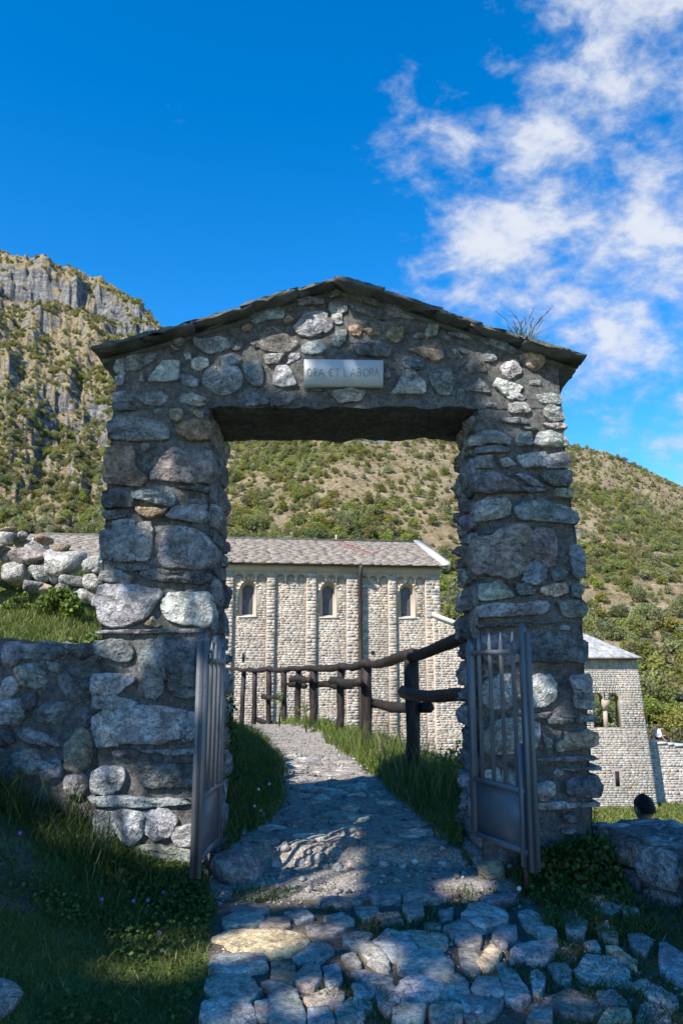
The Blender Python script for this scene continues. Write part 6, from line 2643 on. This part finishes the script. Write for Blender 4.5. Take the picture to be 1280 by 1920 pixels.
ix = {a: b for b, a in enumerate(used)}
obj('hair', mesh_np('hair', hv2[used], [[ix[i] for i in f] for f in fs], None, True), MAT['hair'], man)
shell(man, 'shirt', MAT['white_cloth'], lambda V: (V[:, 2] > sz + 0.20) & (V[:, 0] < sx + 0.10) & (V[:, 2] < sz + 0.70), 0.02)
shell(man, 'trousers', MAT['dark_cloth'], lambda V: ((V[:, 0] < sx + 0.60) & (V[:, 2] < sz + 0.21) & (np.abs(V[:, 1] - sy) < 0.185)) | ((V[:, 0] > sx + 0.14) & (V[:, 0] < sx + 0.5) & (V[:, 2] < sz + 0.42) & (np.abs(V[:, 1] - sy) < 0.185)), 0.014)

# ------------------------------------------------------------------ grass and plants
def blades(x, y, h, w, seed=0, lean=0.45, c_lo=(0.022, 0.045, 0.008), c_hi=(0.085, 0.13, 0.025), dry=0.06, z=None):
    """curved tapering grass blades, three faces each"""
    r = np.random.default_rng(seed)
    n = len(x)
    if z is None:
        z = gz(x, y) + relief(x, y) - 0.01
    a = r.random(n) * 6.283
    d = np.stack([np.cos(a), np.sin(a), np.zeros(n)], -1)
    b = r.random(n) * 6.283
    wdir = np.stack([np.cos(b), np.sin(b), np.zeros(n)], -1)
    h = h * (0.6 + 0.8 * r.random(n))
    ln = lean * (0.3 + r.random(n))
    o = np.stack([x, y, z], -1)
    up = np.array([0, 0, 1.0])
    m1 = o + up * (h * 0.5)[:, None] + d * (h * ln * 0.28)[:, None]
    m2 = o + up * (h * 0.83)[:, None] + d * (h * ln * 0.66)[:, None]
    tp = o + up * (h * (1.0 - 0.18 * ln))[:, None] + d * (h * ln * 1.15)[:, None]
    W1 = wdir * (w * (0.7 + 0.6 * r.random(n)))[:, None]
    V = np.stack([o - W1, o + W1, m1 - W1 * 0.8, m1 + W1 * 0.8, m2 - W1 * 0.45, m2 + W1 * 0.45, tp], 1).reshape(-1, 3)
    k = np.arange(n)[:, None] * 7
    F4 = np.concatenate([k + np.array([[0, 1, 3, 2]]), k + np.array([[2, 3, 5, 4]])], 0)
    F3 = k + np.array([[4, 5, 6]])
    t = r.random(n)[:, None]
    C = np.array(c_lo) * (1 - t) + np.array(c_hi) * t
    dr = r.random(n) < dry
    C[dr] = np.array([0.26, 0.22, 0.11]) * (0.7 + 0.5 * r.random((dr.sum(), 1)))
    C = np.repeat(C, 7, axis=0)
    return V, F4, F3, C


def build_blades(name, sets, label, cat='grass'):
    vs, f4, f3, cs, n = [], [], [], [], 0
    for V, F4, F3, C in sets:
        vs.append(V); f4.append(F4 + n); f3.append(F3 + n); cs.append(C)
        n += len(V)
    V, C = np.concatenate(vs), np.concatenate(cs)
    F = [None]
    f4, f3 = np.concatenate(f4), np.concatenate(f3)
    me = bpy.data.meshes.new(name)
    me.vertices.add(len(V))
    me.vertices.foreach_set('co', V.astype(np.float32).reshape(-1))
    loops = np.concatenate([f4.reshape(-1), f3.reshape(-1)]).astype(np.int32)
    tot = np.concatenate([np.full(len(f4), 4), np.full(len(f3), 3)]).astype(np.int32)
    me.loops.add(len(loops))
    me.loops.foreach_set('vertex_index', loops)
    me.polygons.add(len(tot))
    me.polygons.foreach_set('loop_start', np.concatenate([[0], np.cumsum(tot)[:-1]]).astype(np.int32))
    me.polygons.foreach_set('loop_total', tot)
    me.update(calc_edges=True)
    ca = me.color_attributes.new('Col', 'FLOAT_COLOR', 'POINT')
    c4 = np.ones((len(V), 4), np.float32)
    c4[:, :3] = C
    ca.data.foreach_set('color', c4.reshape(-1))
    return tag(obj(name, me, MAT['grass_blade']), label, cat, kind='stuff')


def area(n, x0, x1, y0, y1, seed, keep):
    r = np.random.default_rng(seed)
    x = r.uniform(x0, x1, n)
    y = r.uniform(y0, y1, n)
    k = keep(x, y, r.random(n))
    return x[k], y[k]


def clump(x, y, sc=1.6, seed=0):
    return fbm(xy3(x, y), sc, 3, 0.6, seed)


# bank in front, left
def kf(x, y, q):
    on = (x < path_left(y) + 0.05 + 0.12 * clump(x, y, 3.0, 2)) & (y < TY - 0.02)
    bare = sst(0.10, 0.36, fbm(xy3(x, y), 1.1, 3, 0.6, 21))
    return on & (q > 0.45 * bare)


sets = []
x, y = area(70000, -3.6, -0.4, 1.3, 5.12, 1, kf)
sets.append(blades(x, y, 0.042 + 0.028 * clump(x, y, 1.2, 5) + 0.04 * sst(4.2, 4.9, y), 0.0022 + 0 * x, 11, 1.0, (0.03, 0.055, 0.012), (0.12, 0.165, 0.035), 0.12))
x, y = area(9000, -3.4, -0.85, 3.9, 5.1, 2, lambda x, y, q: kf(x, y, q) & (q < 0.10 + 0.9 * sst(4.2, 5.0, y)) & (clump(x, y, 2.2, 6) > -0.15))
sets.append(blades(x, y, 0.14 + 0.08 * clump(x, y, 1.5, 7), 0.0028 + 0 * x, 12, 0.75))
x, y = area(1300, -2.6, -1.25, 4.45, 5.05, 3, lambda x, y, q: (clump(x, y, 2.6, 8) > 0.08))
sets.append(blades(x, y, 0.27 + 0 * x, 0.0032 + 0 * x, 13, 0.55, dry=0.14))
build_blades('grass', sets, 'dark shaded grass on the bank before the gateway')

# tufts in the joints of the cobbles and right hand verge
def kj(x, y, q):
    return (y < 4.75) & (x > path_left(y)) & (clump(x, y, 2.6, 31) + 0.30 * sst(0.3, 1.5, x) > 0.20) & (x < 2.3 - 0.4 * (y - 3.5))


sets = []
x, y = area(36000, -0.6, 2.4, 2.2, 4.8, 4, kj)
sets.append(blades(x, y, 0.045 + 0 * x, 0.0026 + 0 * x, 14, 1.1, dry=0.05))
x, y = area(7000, 0.98, 1.55, 4.0, 5.0, 5, lambda x, y, q: (clump(x, y, 2.0, 33) > -0.25) & (y > 4.1 + 0.3 * np.abs(x - 1.35)))
sets.append(blades(x, y, 0.075 + 0.04 * clump(x, y, 2.0, 9), 0.0026 + 0 * x, 15, 0.9, (0.03, 0.055, 0.012), (0.11, 0.16, 0.035), 0.1))
build_blades('joint_grass', sets, 'low grass tufts growing between the cobbles and by the low wall')

# behind the gate
sets = []
def kb(x, y, q):
    l = (x > bank_x(y) - 0.02) & (x < path_left(y) + 0.04 + 0.10 * clump(x, y, 2.5, 3))
    rt = (x > path_right(y) - 0.04 - 0.10 * clump(x, y, 2.5, 4)) & (x < fence_x(y) + 1.1)
    return (l | rt) & (y > 5.45) & ~((y < 5.75) & (np.abs(x) > 0.8)) & (q < 1.35 - y / 22.0)


x, y = area(70000, -3.2, 2.2, 5.4, 12.0, 6, kb)
sets.append(blades(x, y, 0.12 + 0.07 * clump(x, y, 1.6, 10), 0.0035 + 0 * x, 16, 0.8, (0.05, 0.085, 0.012), (0.17, 0.22, 0.045), 0.10))
x, y = area(26000, -5.5, 1.0, 12.0, 24.0, 7, lambda x, y, q: (((x > path_right(y)) & (x < fence_x(y) + 0.8)) | ((x < path_left(y)) & (x > bank_x(y)))))
sets.append(blades(x, y, 0.14 + 0.07 * clump(x, y, 1.6, 10), 0.006 + 0 * x, 17, 0.8, (0.06, 0.095, 0.014), (0.19, 0.24, 0.05), 0.10))
x, y = area(700, 0.1, 1.3, 6.3, 10.0, 8, lambda x, y, q: np.abs(x - fence_x(y)) < 0.35)
sets.append(blades(x, y, 0.34 + 0 * x, 0.0034 + 0 * x, 18, 0.5, (0.06, 0.09, 0.015), (0.19, 0.22, 0.05), 0.3))
build_blades('verge_grass', sets, 'sunlit green grass along both edges of the path behind the gateway')

# terrace above the retaining wall
sets = []
x, y = area(42000, -6.0, -1.62, 5.30, 8.2, 9, lambda x, y, q: (clump(x, y, 1.2, 41) > -0.35) & (q < 1.1 - 0.75 * sst(6.8, 7.6, y)) & ~((x > -1.75) & (y < 5.72)))
sets.append(blades(x, y, 0.075 + 0.05 * clump(x, y, 1.4, 42), 0.0034 + 0 * x, 19, 0.75, (0.045, 0.08, 0.012), (0.20, 0.24, 0.05), 0.16))
x, y = area(5000, -5.0, -1.7, 5.32, 5.75, 10, lambda x, y, q: q < 0.8)
sets.append(blades(x, y, 0.12 + 0 * x, 0.0034 + 0 * x, 20, 0.7, (0.04, 0.075, 0.012), (0.13, 0.18, 0.035), 0.1))
x, y = area(36000, -3.2, -1.0, 5.7, 16.0, 21, lambda x, y, q: (x < bank_x(y) - 0.1) & (y > 8.0))
sets.append(blades(x, y, 0.14 + 0 * x, 0.004 + 0 * x, 22, 0.75, (0.05, 0.085, 0.012), (0.18, 0.22, 0.05), 0.15))
build_blades('terrace_grass', sets, 'sunny yellow green grass on the terrace above the retaining wall')

# valley lawn in front of the courtyard wall and the slope beyond the fence
sets = []
x, y = area(30000, 0.8, 5.5, 5.8, 10.5, 11, lambda x, y, q: (x > fence_x(y) + 0.5) & (clump(x, y, 1.0, 43) > -0.4) & ~((x < 1.75) & (y < 5.8)))
sets.append(blades(x, y, 0.13 + 0 * x, 0.005 + 0 * x, 23, 0.7, (0.05, 0.085, 0.012), (0.17, 0.22, 0.04), 0.12))
x, y = area(16000, 9.0, 24.0, 26.0, 46.3, 12, lambda x, y, q: (x / y > 0.28) & (x / y < 0.5))
sets.append(blades(x, y, 0.16 + 0 * x, 0.03 + 0 * x, 24, 0.8, (0.07, 0.10, 0.015), (0.20, 0.24, 0.05), 0.2))
build_blades('slope_grass', sets, 'rough grass on the slope beyond the fence and at the tower foot')


def leaves_obj(name, P, size, label, cat, mat_cols, seed=0, flat=0.0, aspect=0.7, kind='stuff', parent=None):
    r = np.random.default_rng(seed)
    t = r.random((len(P), 1))
    C = np.array(mat_cols[0]) * (1 - t) + np.array(mat_cols[1]) * t
    V, F, C = leaf_cards(P, size, r=r, aspect=aspect, cols=C, flat=flat)
    o = obj(name, mesh_np(name, V, F, C), MAT['grass_blade'], parent)
    if label:
        tag(o, label, cat, kind=kind)
    elif kind:
        tag(o, kind=kind)
    return o


def herb_points(n, fn, seed, zmax):
    r = np.random.default_rng(seed)
    x, y = fn(r, n)
    z = gz(x, y) + relief(x, y)
    return np.stack([x, y, z + r.random(len(x)) ** 1.5 * zmax], -1), r


# broad leaved weeds: foot of the right pillar, foot of the left pillar
P1, r1 = herb_points(5200, lambda r, n: (r.uniform(1.02, 1.56, n), 4.98 - np.abs(r.normal(0, 0.22, n))), 51, 1.0)
hmax = 0.06 + 0.10 * np.exp(-((P1[:, 0] - 1.5) / 0.3) ** 2) * sst(4.5, 4.95, P1[:, 1]) + 0.10 * sst(4.6, 4.95, P1[:, 1])
base = gz(P1[:, 0], P1[:, 1])
P1[:, 2] = base + (P1[:, 2] - base) * hmax
leaves_obj('weeds', P1, 0.022 + 0.022 * r1.random(len(P1)), 'dark leafy weeds crowding the foot of the gateway beside the low wall', 'weeds', ((0.025, 0.052, 0.010), (0.08, 0.13, 0.028)), 52)
P2, r2 = herb_points(5200, lambda r, n: (lambda yy: (path_left(yy) - 0.02 - np.abs(r.normal(0, 0.26, n)), yy))(4.98 - np.abs(r.normal(0, 0.42, n))), 53, 0.085)
leaves_obj('clover', P2, 0.016 + 0.016 * r2.random(len(P2)), 'dark green clover and weeds edging the lawn below the gate leaf', 'weeds', ((0.025, 0.055, 0.010), (0.085, 0.14, 0.03)), 54, 0.3)

r = np.random.default_rng(57)
x = r.uniform(-2.9, -0.6, 26000)
y = r.uniform(2.3, 5.05, 26000)
k = (x < path_left(y)) & (clump(x, y, 2.3, 77) + 0.35 * sst(4.0, 5.0, y) > 0.10)
x, y = x[k], y[k]
hh = (0.02 + 0.05 * r.random(len(x)) + 0.16 * r.random(len(x)) * sst(4.3, 5.0, y) * sst(0.0, 0.3, clump(x, y, 2.0, 78)))
P5 = np.stack([x, y, gz(x, y) + relief(x, y) + hh], -1)
leaves_obj('lawn_weeds', P5, 0.013 + 0.016 * r.random(len(P5)), 'low broad leaved weeds scattered through the shaded lawn', 'weeds', ((0.028, 0.06, 0.012), (0.10, 0.155, 0.035)), 58, 0.25)

# ivy and ferns on the bank wall behind the gate
r = np.random.default_rng(61)
y = 5.72 + 4.2 * r.random(7000) ** 1.3
t = r.random(7000)
x = bank_x(y) + 0.06 - 0.22 * t ** 2 + 0.05 * r.normal(size=7000)
z = gz(bank_x(y) + 0.3, y) + 0.02 + 1.05 * t
k = clump(y * 1.0, z * 1.0, 1.6, 44) + 0.4 * t > -0.05
Pv = np.stack([x, y, z], -1)[k]
leaves_obj('ivy', Pv, 0.03 + 0.03 * r.random(len(Pv)), 'ivy hanging over the stone bank behind the gate leaf', 'ivy', ((0.022, 0.048, 0.008), (0.075, 0.12, 0.025)), 62)

# stones of that bank
bank = empty('bank_wall', (-1.0, 7.0, 0.2))
tag(bank, 'rough stone bank half hidden by ivy along the path behind the gateway', 'wall')
rb = random.Random(8)
for i in range(46):
    y = 5.78 + 0.24 * (i // 4) * 1.05 + rb.uniform(-0.05, 0.05)
    z = 0.28 + 0.25 * (i % 4) + rb.uniform(-0.03, 0.03)
    x = float(bank_x(y)) - 0.09 + rb.uniform(-0.02, 0.03)
    boulder(bank, (x, y, z), (0.13, rb.uniform(0.13, 0.19), rb.uniform(0.11, 0.15)), rb.choice('lmwg'), rb.uniform(-0.3, 0.3), sub=2)

# leafy bush and weeds on the terrace
def bush(name, px, py, Y, R_, seed, label, cat='bush', cols=((0.06, 0.10, 0.016), (0.19, 0.25, 0.05)), n=1500, leaf=0.035):
    c = at(px, py, Y)
    zg = gz1(c.x, Y)
    r = np.random.default_rng(seed)
    root = empty(name, (c.x, Y, zg))
    tag(root, label, cat)
    lobes = [(c.x + R_ * 0.6 * r.normal(), Y + R_ * 0.4 * r.normal(), zg + R_ * (0.35 + 0.9 * r.random()), R_ * (0.3 + 0.25 * r.random())) for _ in range(9)]
    P = crown_points(r, n, lobes)
    P[:, 2] = np.maximum(P[:, 2], zg + 0.01)
    leaves_obj('foliage', P, leaf * (0.7 + 0.6 * r.random(n)), None, None, cols, seed, kind=None, parent=root)
    mb = MB()
    for l in lobes:
        mb.tube([(c.x + 0.02 * r.normal(), Y + 0.02 * r.normal(), zg - 0.05), ((c.x + l[0]) / 2, (Y + l[1]) / 2, (zg + l[2]) / 2 + 0.03), l[:3]], [0.008, 0.006, 0.003], 5)
    mb.build('stems', MAT['bark'], root)
    return root


bush('bush', 120, 1125, 6.9, 0.19, 71, 'bright green leafy bush in front of the dry stone wall', leaf=0.045)
bush('bush', 168, 1165, 5.9, 0.13, 72, 'small leafy plant on the terrace against the gateway pillar', n=500)
bush('bush', 40, 1090, 7.1, 0.12, 73, 'small yellow green plant beneath the boulders of the dry stone wall', n=420)
bush('bush', 165, 1023, 8.3, 0.16, 74, 'low weed with yellow green leaves on top of the dry stone wall', n=500)
bush('bush', 860, 1400, 7.2, 0.22, 75, 'thin leafy sapling at the brink of the slope by the fence', n=420)

# tall weeds by the fence foot
for (px, py, Y, h, sd, lab) in ((575, 1350, 13.2, 0.5, 1, 'tall seeding weed among fence posts'), (525, 1310, 14.2, 0.7, 2, 'slender tall weed reaching up to the fence rail')):
    c = at(px, py, Y)
    zg = gz1(c.x, Y)
    r = np.random.default_rng(900 + sd)
    mb = MB()
    for k in range(7):
        a = r.random() * 6.28
        e = 0.16 * r.random()
        pts = [(c.x, Y, zg - 0.03), (c.x + e * 0.4 * math.cos(a), Y + e * 0.4 * math.sin(a), zg + h * 0.5), (c.x + e * math.cos(a), Y + e * math.sin(a), zg + h * (0.7 + 0.35 * r.random()))]
        mb.tube(pts, [0.006, 0.005, 0.002], 5, colr=(0.10, 0.13, 0.04))
        for q in range(5):
            s = 0.4 + 0.6 * r.random()
            p = Vector(pts[1]).lerp(Vector(pts[2]), s)
            d = Vector(r.normal(size=3)) * 0.03
            mb.add([p, p + d, p + d * 0.5 + Vector((0, 0, 0.03))], [[0, 1, 2]], (0.14, 0.18, 0.05))
    tag(mb.build('weed', MAT['grass_blade']), lab, 'weed')

# grass tuft growing out of the gateway roof
tx, tz = at(978, 628, 4.95).x, float(np.interp(at(978, 628, 4.95).x, RIDGE[:, 0], RIDGE[:, 1])) - 0.01
r = np.random.default_rng(31)
n = 190
x = tx + r.normal(0, 0.045, n)
y = 4.93 + np.abs(r.normal(0, 0.06, n)) * 0.7
z = np.interp(x, RIDGE[:, 0], RIDGE[:, 1]) - 0.02
V, F4, F3, C = blades(x, y, 0.10 + 0 * x, 0.0022 + 0 * x, 32, 1.5, (0.05, 0.085, 0.012), (0.16, 0.20, 0.04), 0.2, z=z)
mb = MB()
mb.v = [tuple(v) for v in V]
mb.c = [tuple(c) for c in C]
mb.f = [list(f) for f in F4] + [list(f) for f in F3]
mb.n = len(mb.v)
for k in range(17):
    a = r.uniform(-1.1, 0.9)
    h = 0.11 + 0.14 * r.random()
    b0 = Vector((tx + r.normal() * 0.03, 4.95, tz))
    b1 = b0 + Vector((math.sin(a) * h * 0.35, r.normal() * 0.02, h * 0.6))
    b2 = b0 + Vector((math.sin(a) * h * 0.9, r.normal() * 0.03, h))
    mb.tube([b0, b1, b2], [0.0015, 0.0013, 0.001], 4, colr=(0.11, 0.12, 0.05))
    for q in range(6):
        p = b1.lerp(b2, 0.35 + 0.13 * q)
        mb.tube([p, p + Vector((r.normal() * 0.006, 0, 0.012))], [0.0028, 0.0012], 4, colr=(0.16, 0.11, 0.08))
tuft = mb.build('grass_tuft', MAT['grass_blade'])
tag(tuft, 'tuft of grass with seed heads sprouting from the gateway roof', 'grass tuft')

# gravel: pebbles on the trodden part of the path
def pebbles(name, x, y, size, seed, label):
    r = np.random.default_rng(seed)
    n = len(x)
    z = gz(x, y) + relief(x, y)
    base = np.array([(1, 0, 0), (-1, 0, 0), (0, 1, 0), (0, -1, 0), (0, 0, 1), (0, 0, -1)], float)
    fc = np.array([[0, 2, 4], [2, 1, 4], [1, 3, 4], [3, 0, 4], [2, 0, 5], [1, 2, 5], [3, 1, 5], [0, 3, 5]])
    s = size * (0.5 + 1.1 * r.random(n) ** 2)
    V = base[None] * (0.7 + 0.6 * r.random((n, 6, 1))) * np.stack([s * 1.2, s, s * 0.65], -1)[:, None]
    a = r.random(n) * 6.283
    c_, s_ = np.cos(a)[:, None], np.sin(a)[:, None]
    V = np.stack([V[..., 0] * c_ - V[..., 1] * s_, V[..., 0] * s_ + V[..., 1] * c_, V[..., 2]], -1)
    V = V + np.stack([x, y, z + s * 0.15], -1)[:, None]
    F = (np.arange(n)[:, None, None] * 6 + fc[None]).reshape(-1, 3)
    C = np.array([0.36, 0.34, 0.31]) * (0.55 + 0.75 * r.random((n, 1)))
    return tag(obj(name, mesh_np(name, V.reshape(-1, 3), F, np.repeat(C, 6, axis=0)), MAT['stone_small']), label, 'gravel', kind='stuff')


x1_, y1_ = area(9000, -1.5, 1.6, 4.5, 9.5, 61, lambda x, y, q: (x > path_left(y) - 0.05) & (x < path_right(y) + 0.12) & (q < 0.25 + 0.6 * (clump(x, y, 2.0, 66) > 0)))
x2_, y2_ = area(5000, -0.7, 2.2, 2.6, 4.7, 62, lambda x, y, q: (x > path_left(y)) & (x < 1.9) & (clump(x, y, 2.5, 67) > 0.0))
x3_, y3_ = area(14000, -4.5, 1.0, 8.0, 20.0, 64, lambda x, y, q: (x > path_left(y) - 0.05) & (x < path_right(y) + 0.1))
x4_, y4_ = area(2600, -1.2, 1.3, 4.5, 10.0, 65, lambda x, y, q: (x > path_left(y) - 0.12) & (x < path_right(y) + 0.15) & (q < 0.5))
pebbles('path_stones', x4_, y4_, 0.022, 68, 'small broken stones lying along the path through the gateway')
pebbles('gravel', np.concatenate([x1_, x2_, x3_]), np.concatenate([y1_, y2_, y3_]), 0.0085 * np.concatenate([1 + 0 * x1_, 1 + 0 * x2_, 1.7 + 0 * x3_]), 63, 'loose gravel strewn over the path through the gateway')


# small wild flowers
def flower(name, px, py, Y, mat, size, label, group, lift=0.0):
    if Y is None:
        p = ground_hit(px, py)
        hgt = 0.06 + lift
        c = Vector((p.x * 0.985, p.y * 0.985, gz1(p.x * 0.985, p.y * 0.985) + hgt))
    else:
        c = at(px, py, Y)
        hgt = c.z - gz1(c.x, Y)
    root = empty(name, (c.x, c.y, c.z - hgt))
    tag(root, label, 'flower', group)
    mb = MB()
    fwd = Vector((-c.x, -c.y, 0.9 + CAMZ - c.z)).normalized()
    e1 = fwd.cross(Vector((0, 0, 1))).normalized()
    e2 = e1.cross(fwd).normalized()
    for k in range(7):
        a0, a1 = 2 * math.pi * k / 7, 2 * math.pi * (k + 0.8) / 7
        am = (a0 + a1) / 2
        mb.add([c, c + (e1 * math.cos(a0) + e2 * math.sin(a0)) * size * 0.6, c + (e1 * math.cos(am) + e2 * math.sin(am)) * size + fwd * 0.002, c + (e1 * math.cos(a1) + e2 * math.sin(a1)) * size * 0.6], [[0, 1, 2, 3]])
    mb.build('petals', MAT[mat], root)
    mb = MB()
    mb.tube([(c.x, c.y, c.z - hgt - 0.01), tuple(c - fwd * 0.004)], [0.0016, 0.0012], 5, colr=(0.05, 0.09, 0.02))
    mb.build('stem', MAT['grass_blade'], root)


for (px, py) in ((70, 1472), (37, 1575), (298, 1608), (252, 1622), (267, 1632), (314, 1632), (191, 1698), (250, 1705), (277, 1704), (298, 1770), (306, 1690)):
    flower('purple_flower', px, py, None, 'petal_purple', 0.011, 'tiny purple wildflower in the dark grass of the lawn', 'purple wildflowers in the lawn')
for (px, py) in ((962, 1632), (968, 1628), (973, 1677), (955, 1640)):
    flower('daisy', px, py, None, 'petal_white', 0.014, 'small white daisy in the grass below the gate leaf with the drop bolt', 'daisies below the gate leaf')
for (px, py, Y) in ((477, 1512, 6.1), (489, 1520, 6.1), (495, 1527, 6.05), (485, 1480, 6.4), (505, 1470, 6.6)):
    flower('daisy', px, py, Y, 'petal_white', 0.013, 'small white flower on the shaded verge left behind the gateway', 'white flowers behind the gateway')
for (px, py) in ((1100, 1622), (1115, 1600)):
    flower('purple_flower', px, py, 4.8, 'petal_purple', 0.010, 'tiny purple flower among weeds at the low wall', 'purple flowers at the low wall')

# ------------------------------------------------------------------ the trees that shade the gateway (they stand beside and behind the viewer)
GAPS = []                                              # openings in the crowns: lines towards the sun
for (px, py, Y, rad) in ((1020, 720, 5.0, 0.30), (985, 690, 5.0, 0.18), (235, 1180, 5.0, 0.16), (350, 1135, 5.0, 0.14), (250, 1590, 5.0, 0.20), (330, 1560, 5.0, 0.17), (220, 1480, 5.0, 0.12), (395, 1400, 4.75, 0.15), (390, 1250, 4.75, 0.12), (540, 680, 5.0, 0.12), (1000, 1310, 5.0, 0.12), (130, 1480, 5.1, 0.10), (640, 600, 5.0, 0.10), (330, 900, 5.0, 0.10)):
    GAPS.append((at(px, py, Y), rad))
for (px, py, rad) in ((560, 1668, 0.20), (620, 1650, 0.15), (490, 1680, 0.13), (870, 1665, 0.13), (480, 1775, 0.14), (560, 1760, 0.10), (670, 1505, 0.10), (640, 1610, 0.12), (330, 1800, 0.16), (250, 1760, 0.10), (700, 1800, 0.10), (900, 1790, 0.10), (600, 1880, 0.09)):
    p = ground_hit(px, py)
    GAPS.append((p, rad))


def shade_tree(x, y, h, lobes, n, seed, label):
    r = np.random.default_rng(seed)
    zb = gz1(x, y)
    root = empty('shade_tree', (x, y, zb))
    tag(root, label, 'tree', 'trees shading the gateway')
    P = crown_points(r, n, lobes)
    keep = np.ones(len(P), bool)
    s = np.array(SUN)
    for (g, rad) in GAPS:
        d = P - np.array(g)
        perp = d - (d @ s)[:, None] * s
        keep &= np.linalg.norm(perp, axis=1) > rad * (1.05 + 0.6 * r.random(len(P)))
    # open sky towards the terrace and the far path
    P = P[keep]
    t = ((P[:, 2] - 0.2) / s[2])
    G = P - t[:, None] * s
    inside = ~((G[:, 1] > 7.7 + 0.3 * np.sin(G[:, 0] * 3)) & (G[:, 0] > -9)) & ~((G[:, 0] < -0.4) & (G[:, 1] > 6.25))
    P = P[inside]
    V, F, _ = leaf_cards(P, 0.13 + 0.07 * r.random(len(P)), r=r, aspect=0.6, flat=0.3)
    obj('crown', mesh_np('crown', V, F), MAT['tree_leaf'], root)
    mb = MB()
    mb.tube([(x, y, zb - 0.3), (x + 0.05, y, zb + 1.2), (x + 0.1, y + 0.05, h * 0.55), (x + 0.15, y + 0.1, h * 0.85)], [0.24, 0.19, 0.14, 0.05], 12)
    for l in lobes[:9]:
        q = Vector((x + 0.1, y + 0.05, h * (0.42 + 0.25 * r.random())))
        e = Vector(l[:3])
        m = q.lerp(e, 0.5) + Vector((0, 0, 0.35))
        mb.tube([q, m, e], [0.07, 0.045, 0.015], 6)
    mb.build('trunk', MAT['bark'], root, True)
    return root


def lobes_for(cx_, cy_, cz_, R_, seed, n=16):
    r = np.random.default_rng(seed)
    out = []
    for i in range(n):
        d = r.normal(size=3)
        d /= np.linalg.norm(d)
        q = R_ * 0.78 * r.random() ** 0.4
        out.append((cx_ + d[0] * q, cy_ + d[1] * q, cz_ + d[2] * q * 0.62, R_ * (0.30 + 0.16 * r.random())))
    return out


shade_tree(-5.9, -1.9, 8.6, lobes_for(-5.5, -1.3, 8.2, 3.0, 1, 20), 15000, 81, 'broad leafy tree standing on the bank left of the viewer')
shade_tree(-2.9, -3.4, 9.2, lobes_for(-3.2, -1.1, 8.8, 2.9, 2, 20), 13000, 82, 'tall leafy tree behind the viewer beside the path')
shade_tree(-7.6, -5.0, 8.4, lobes_for(-7.4, -4.2, 8.0, 3.1, 3, 18), 13000, 83, 'leafy tree further back on the bank')
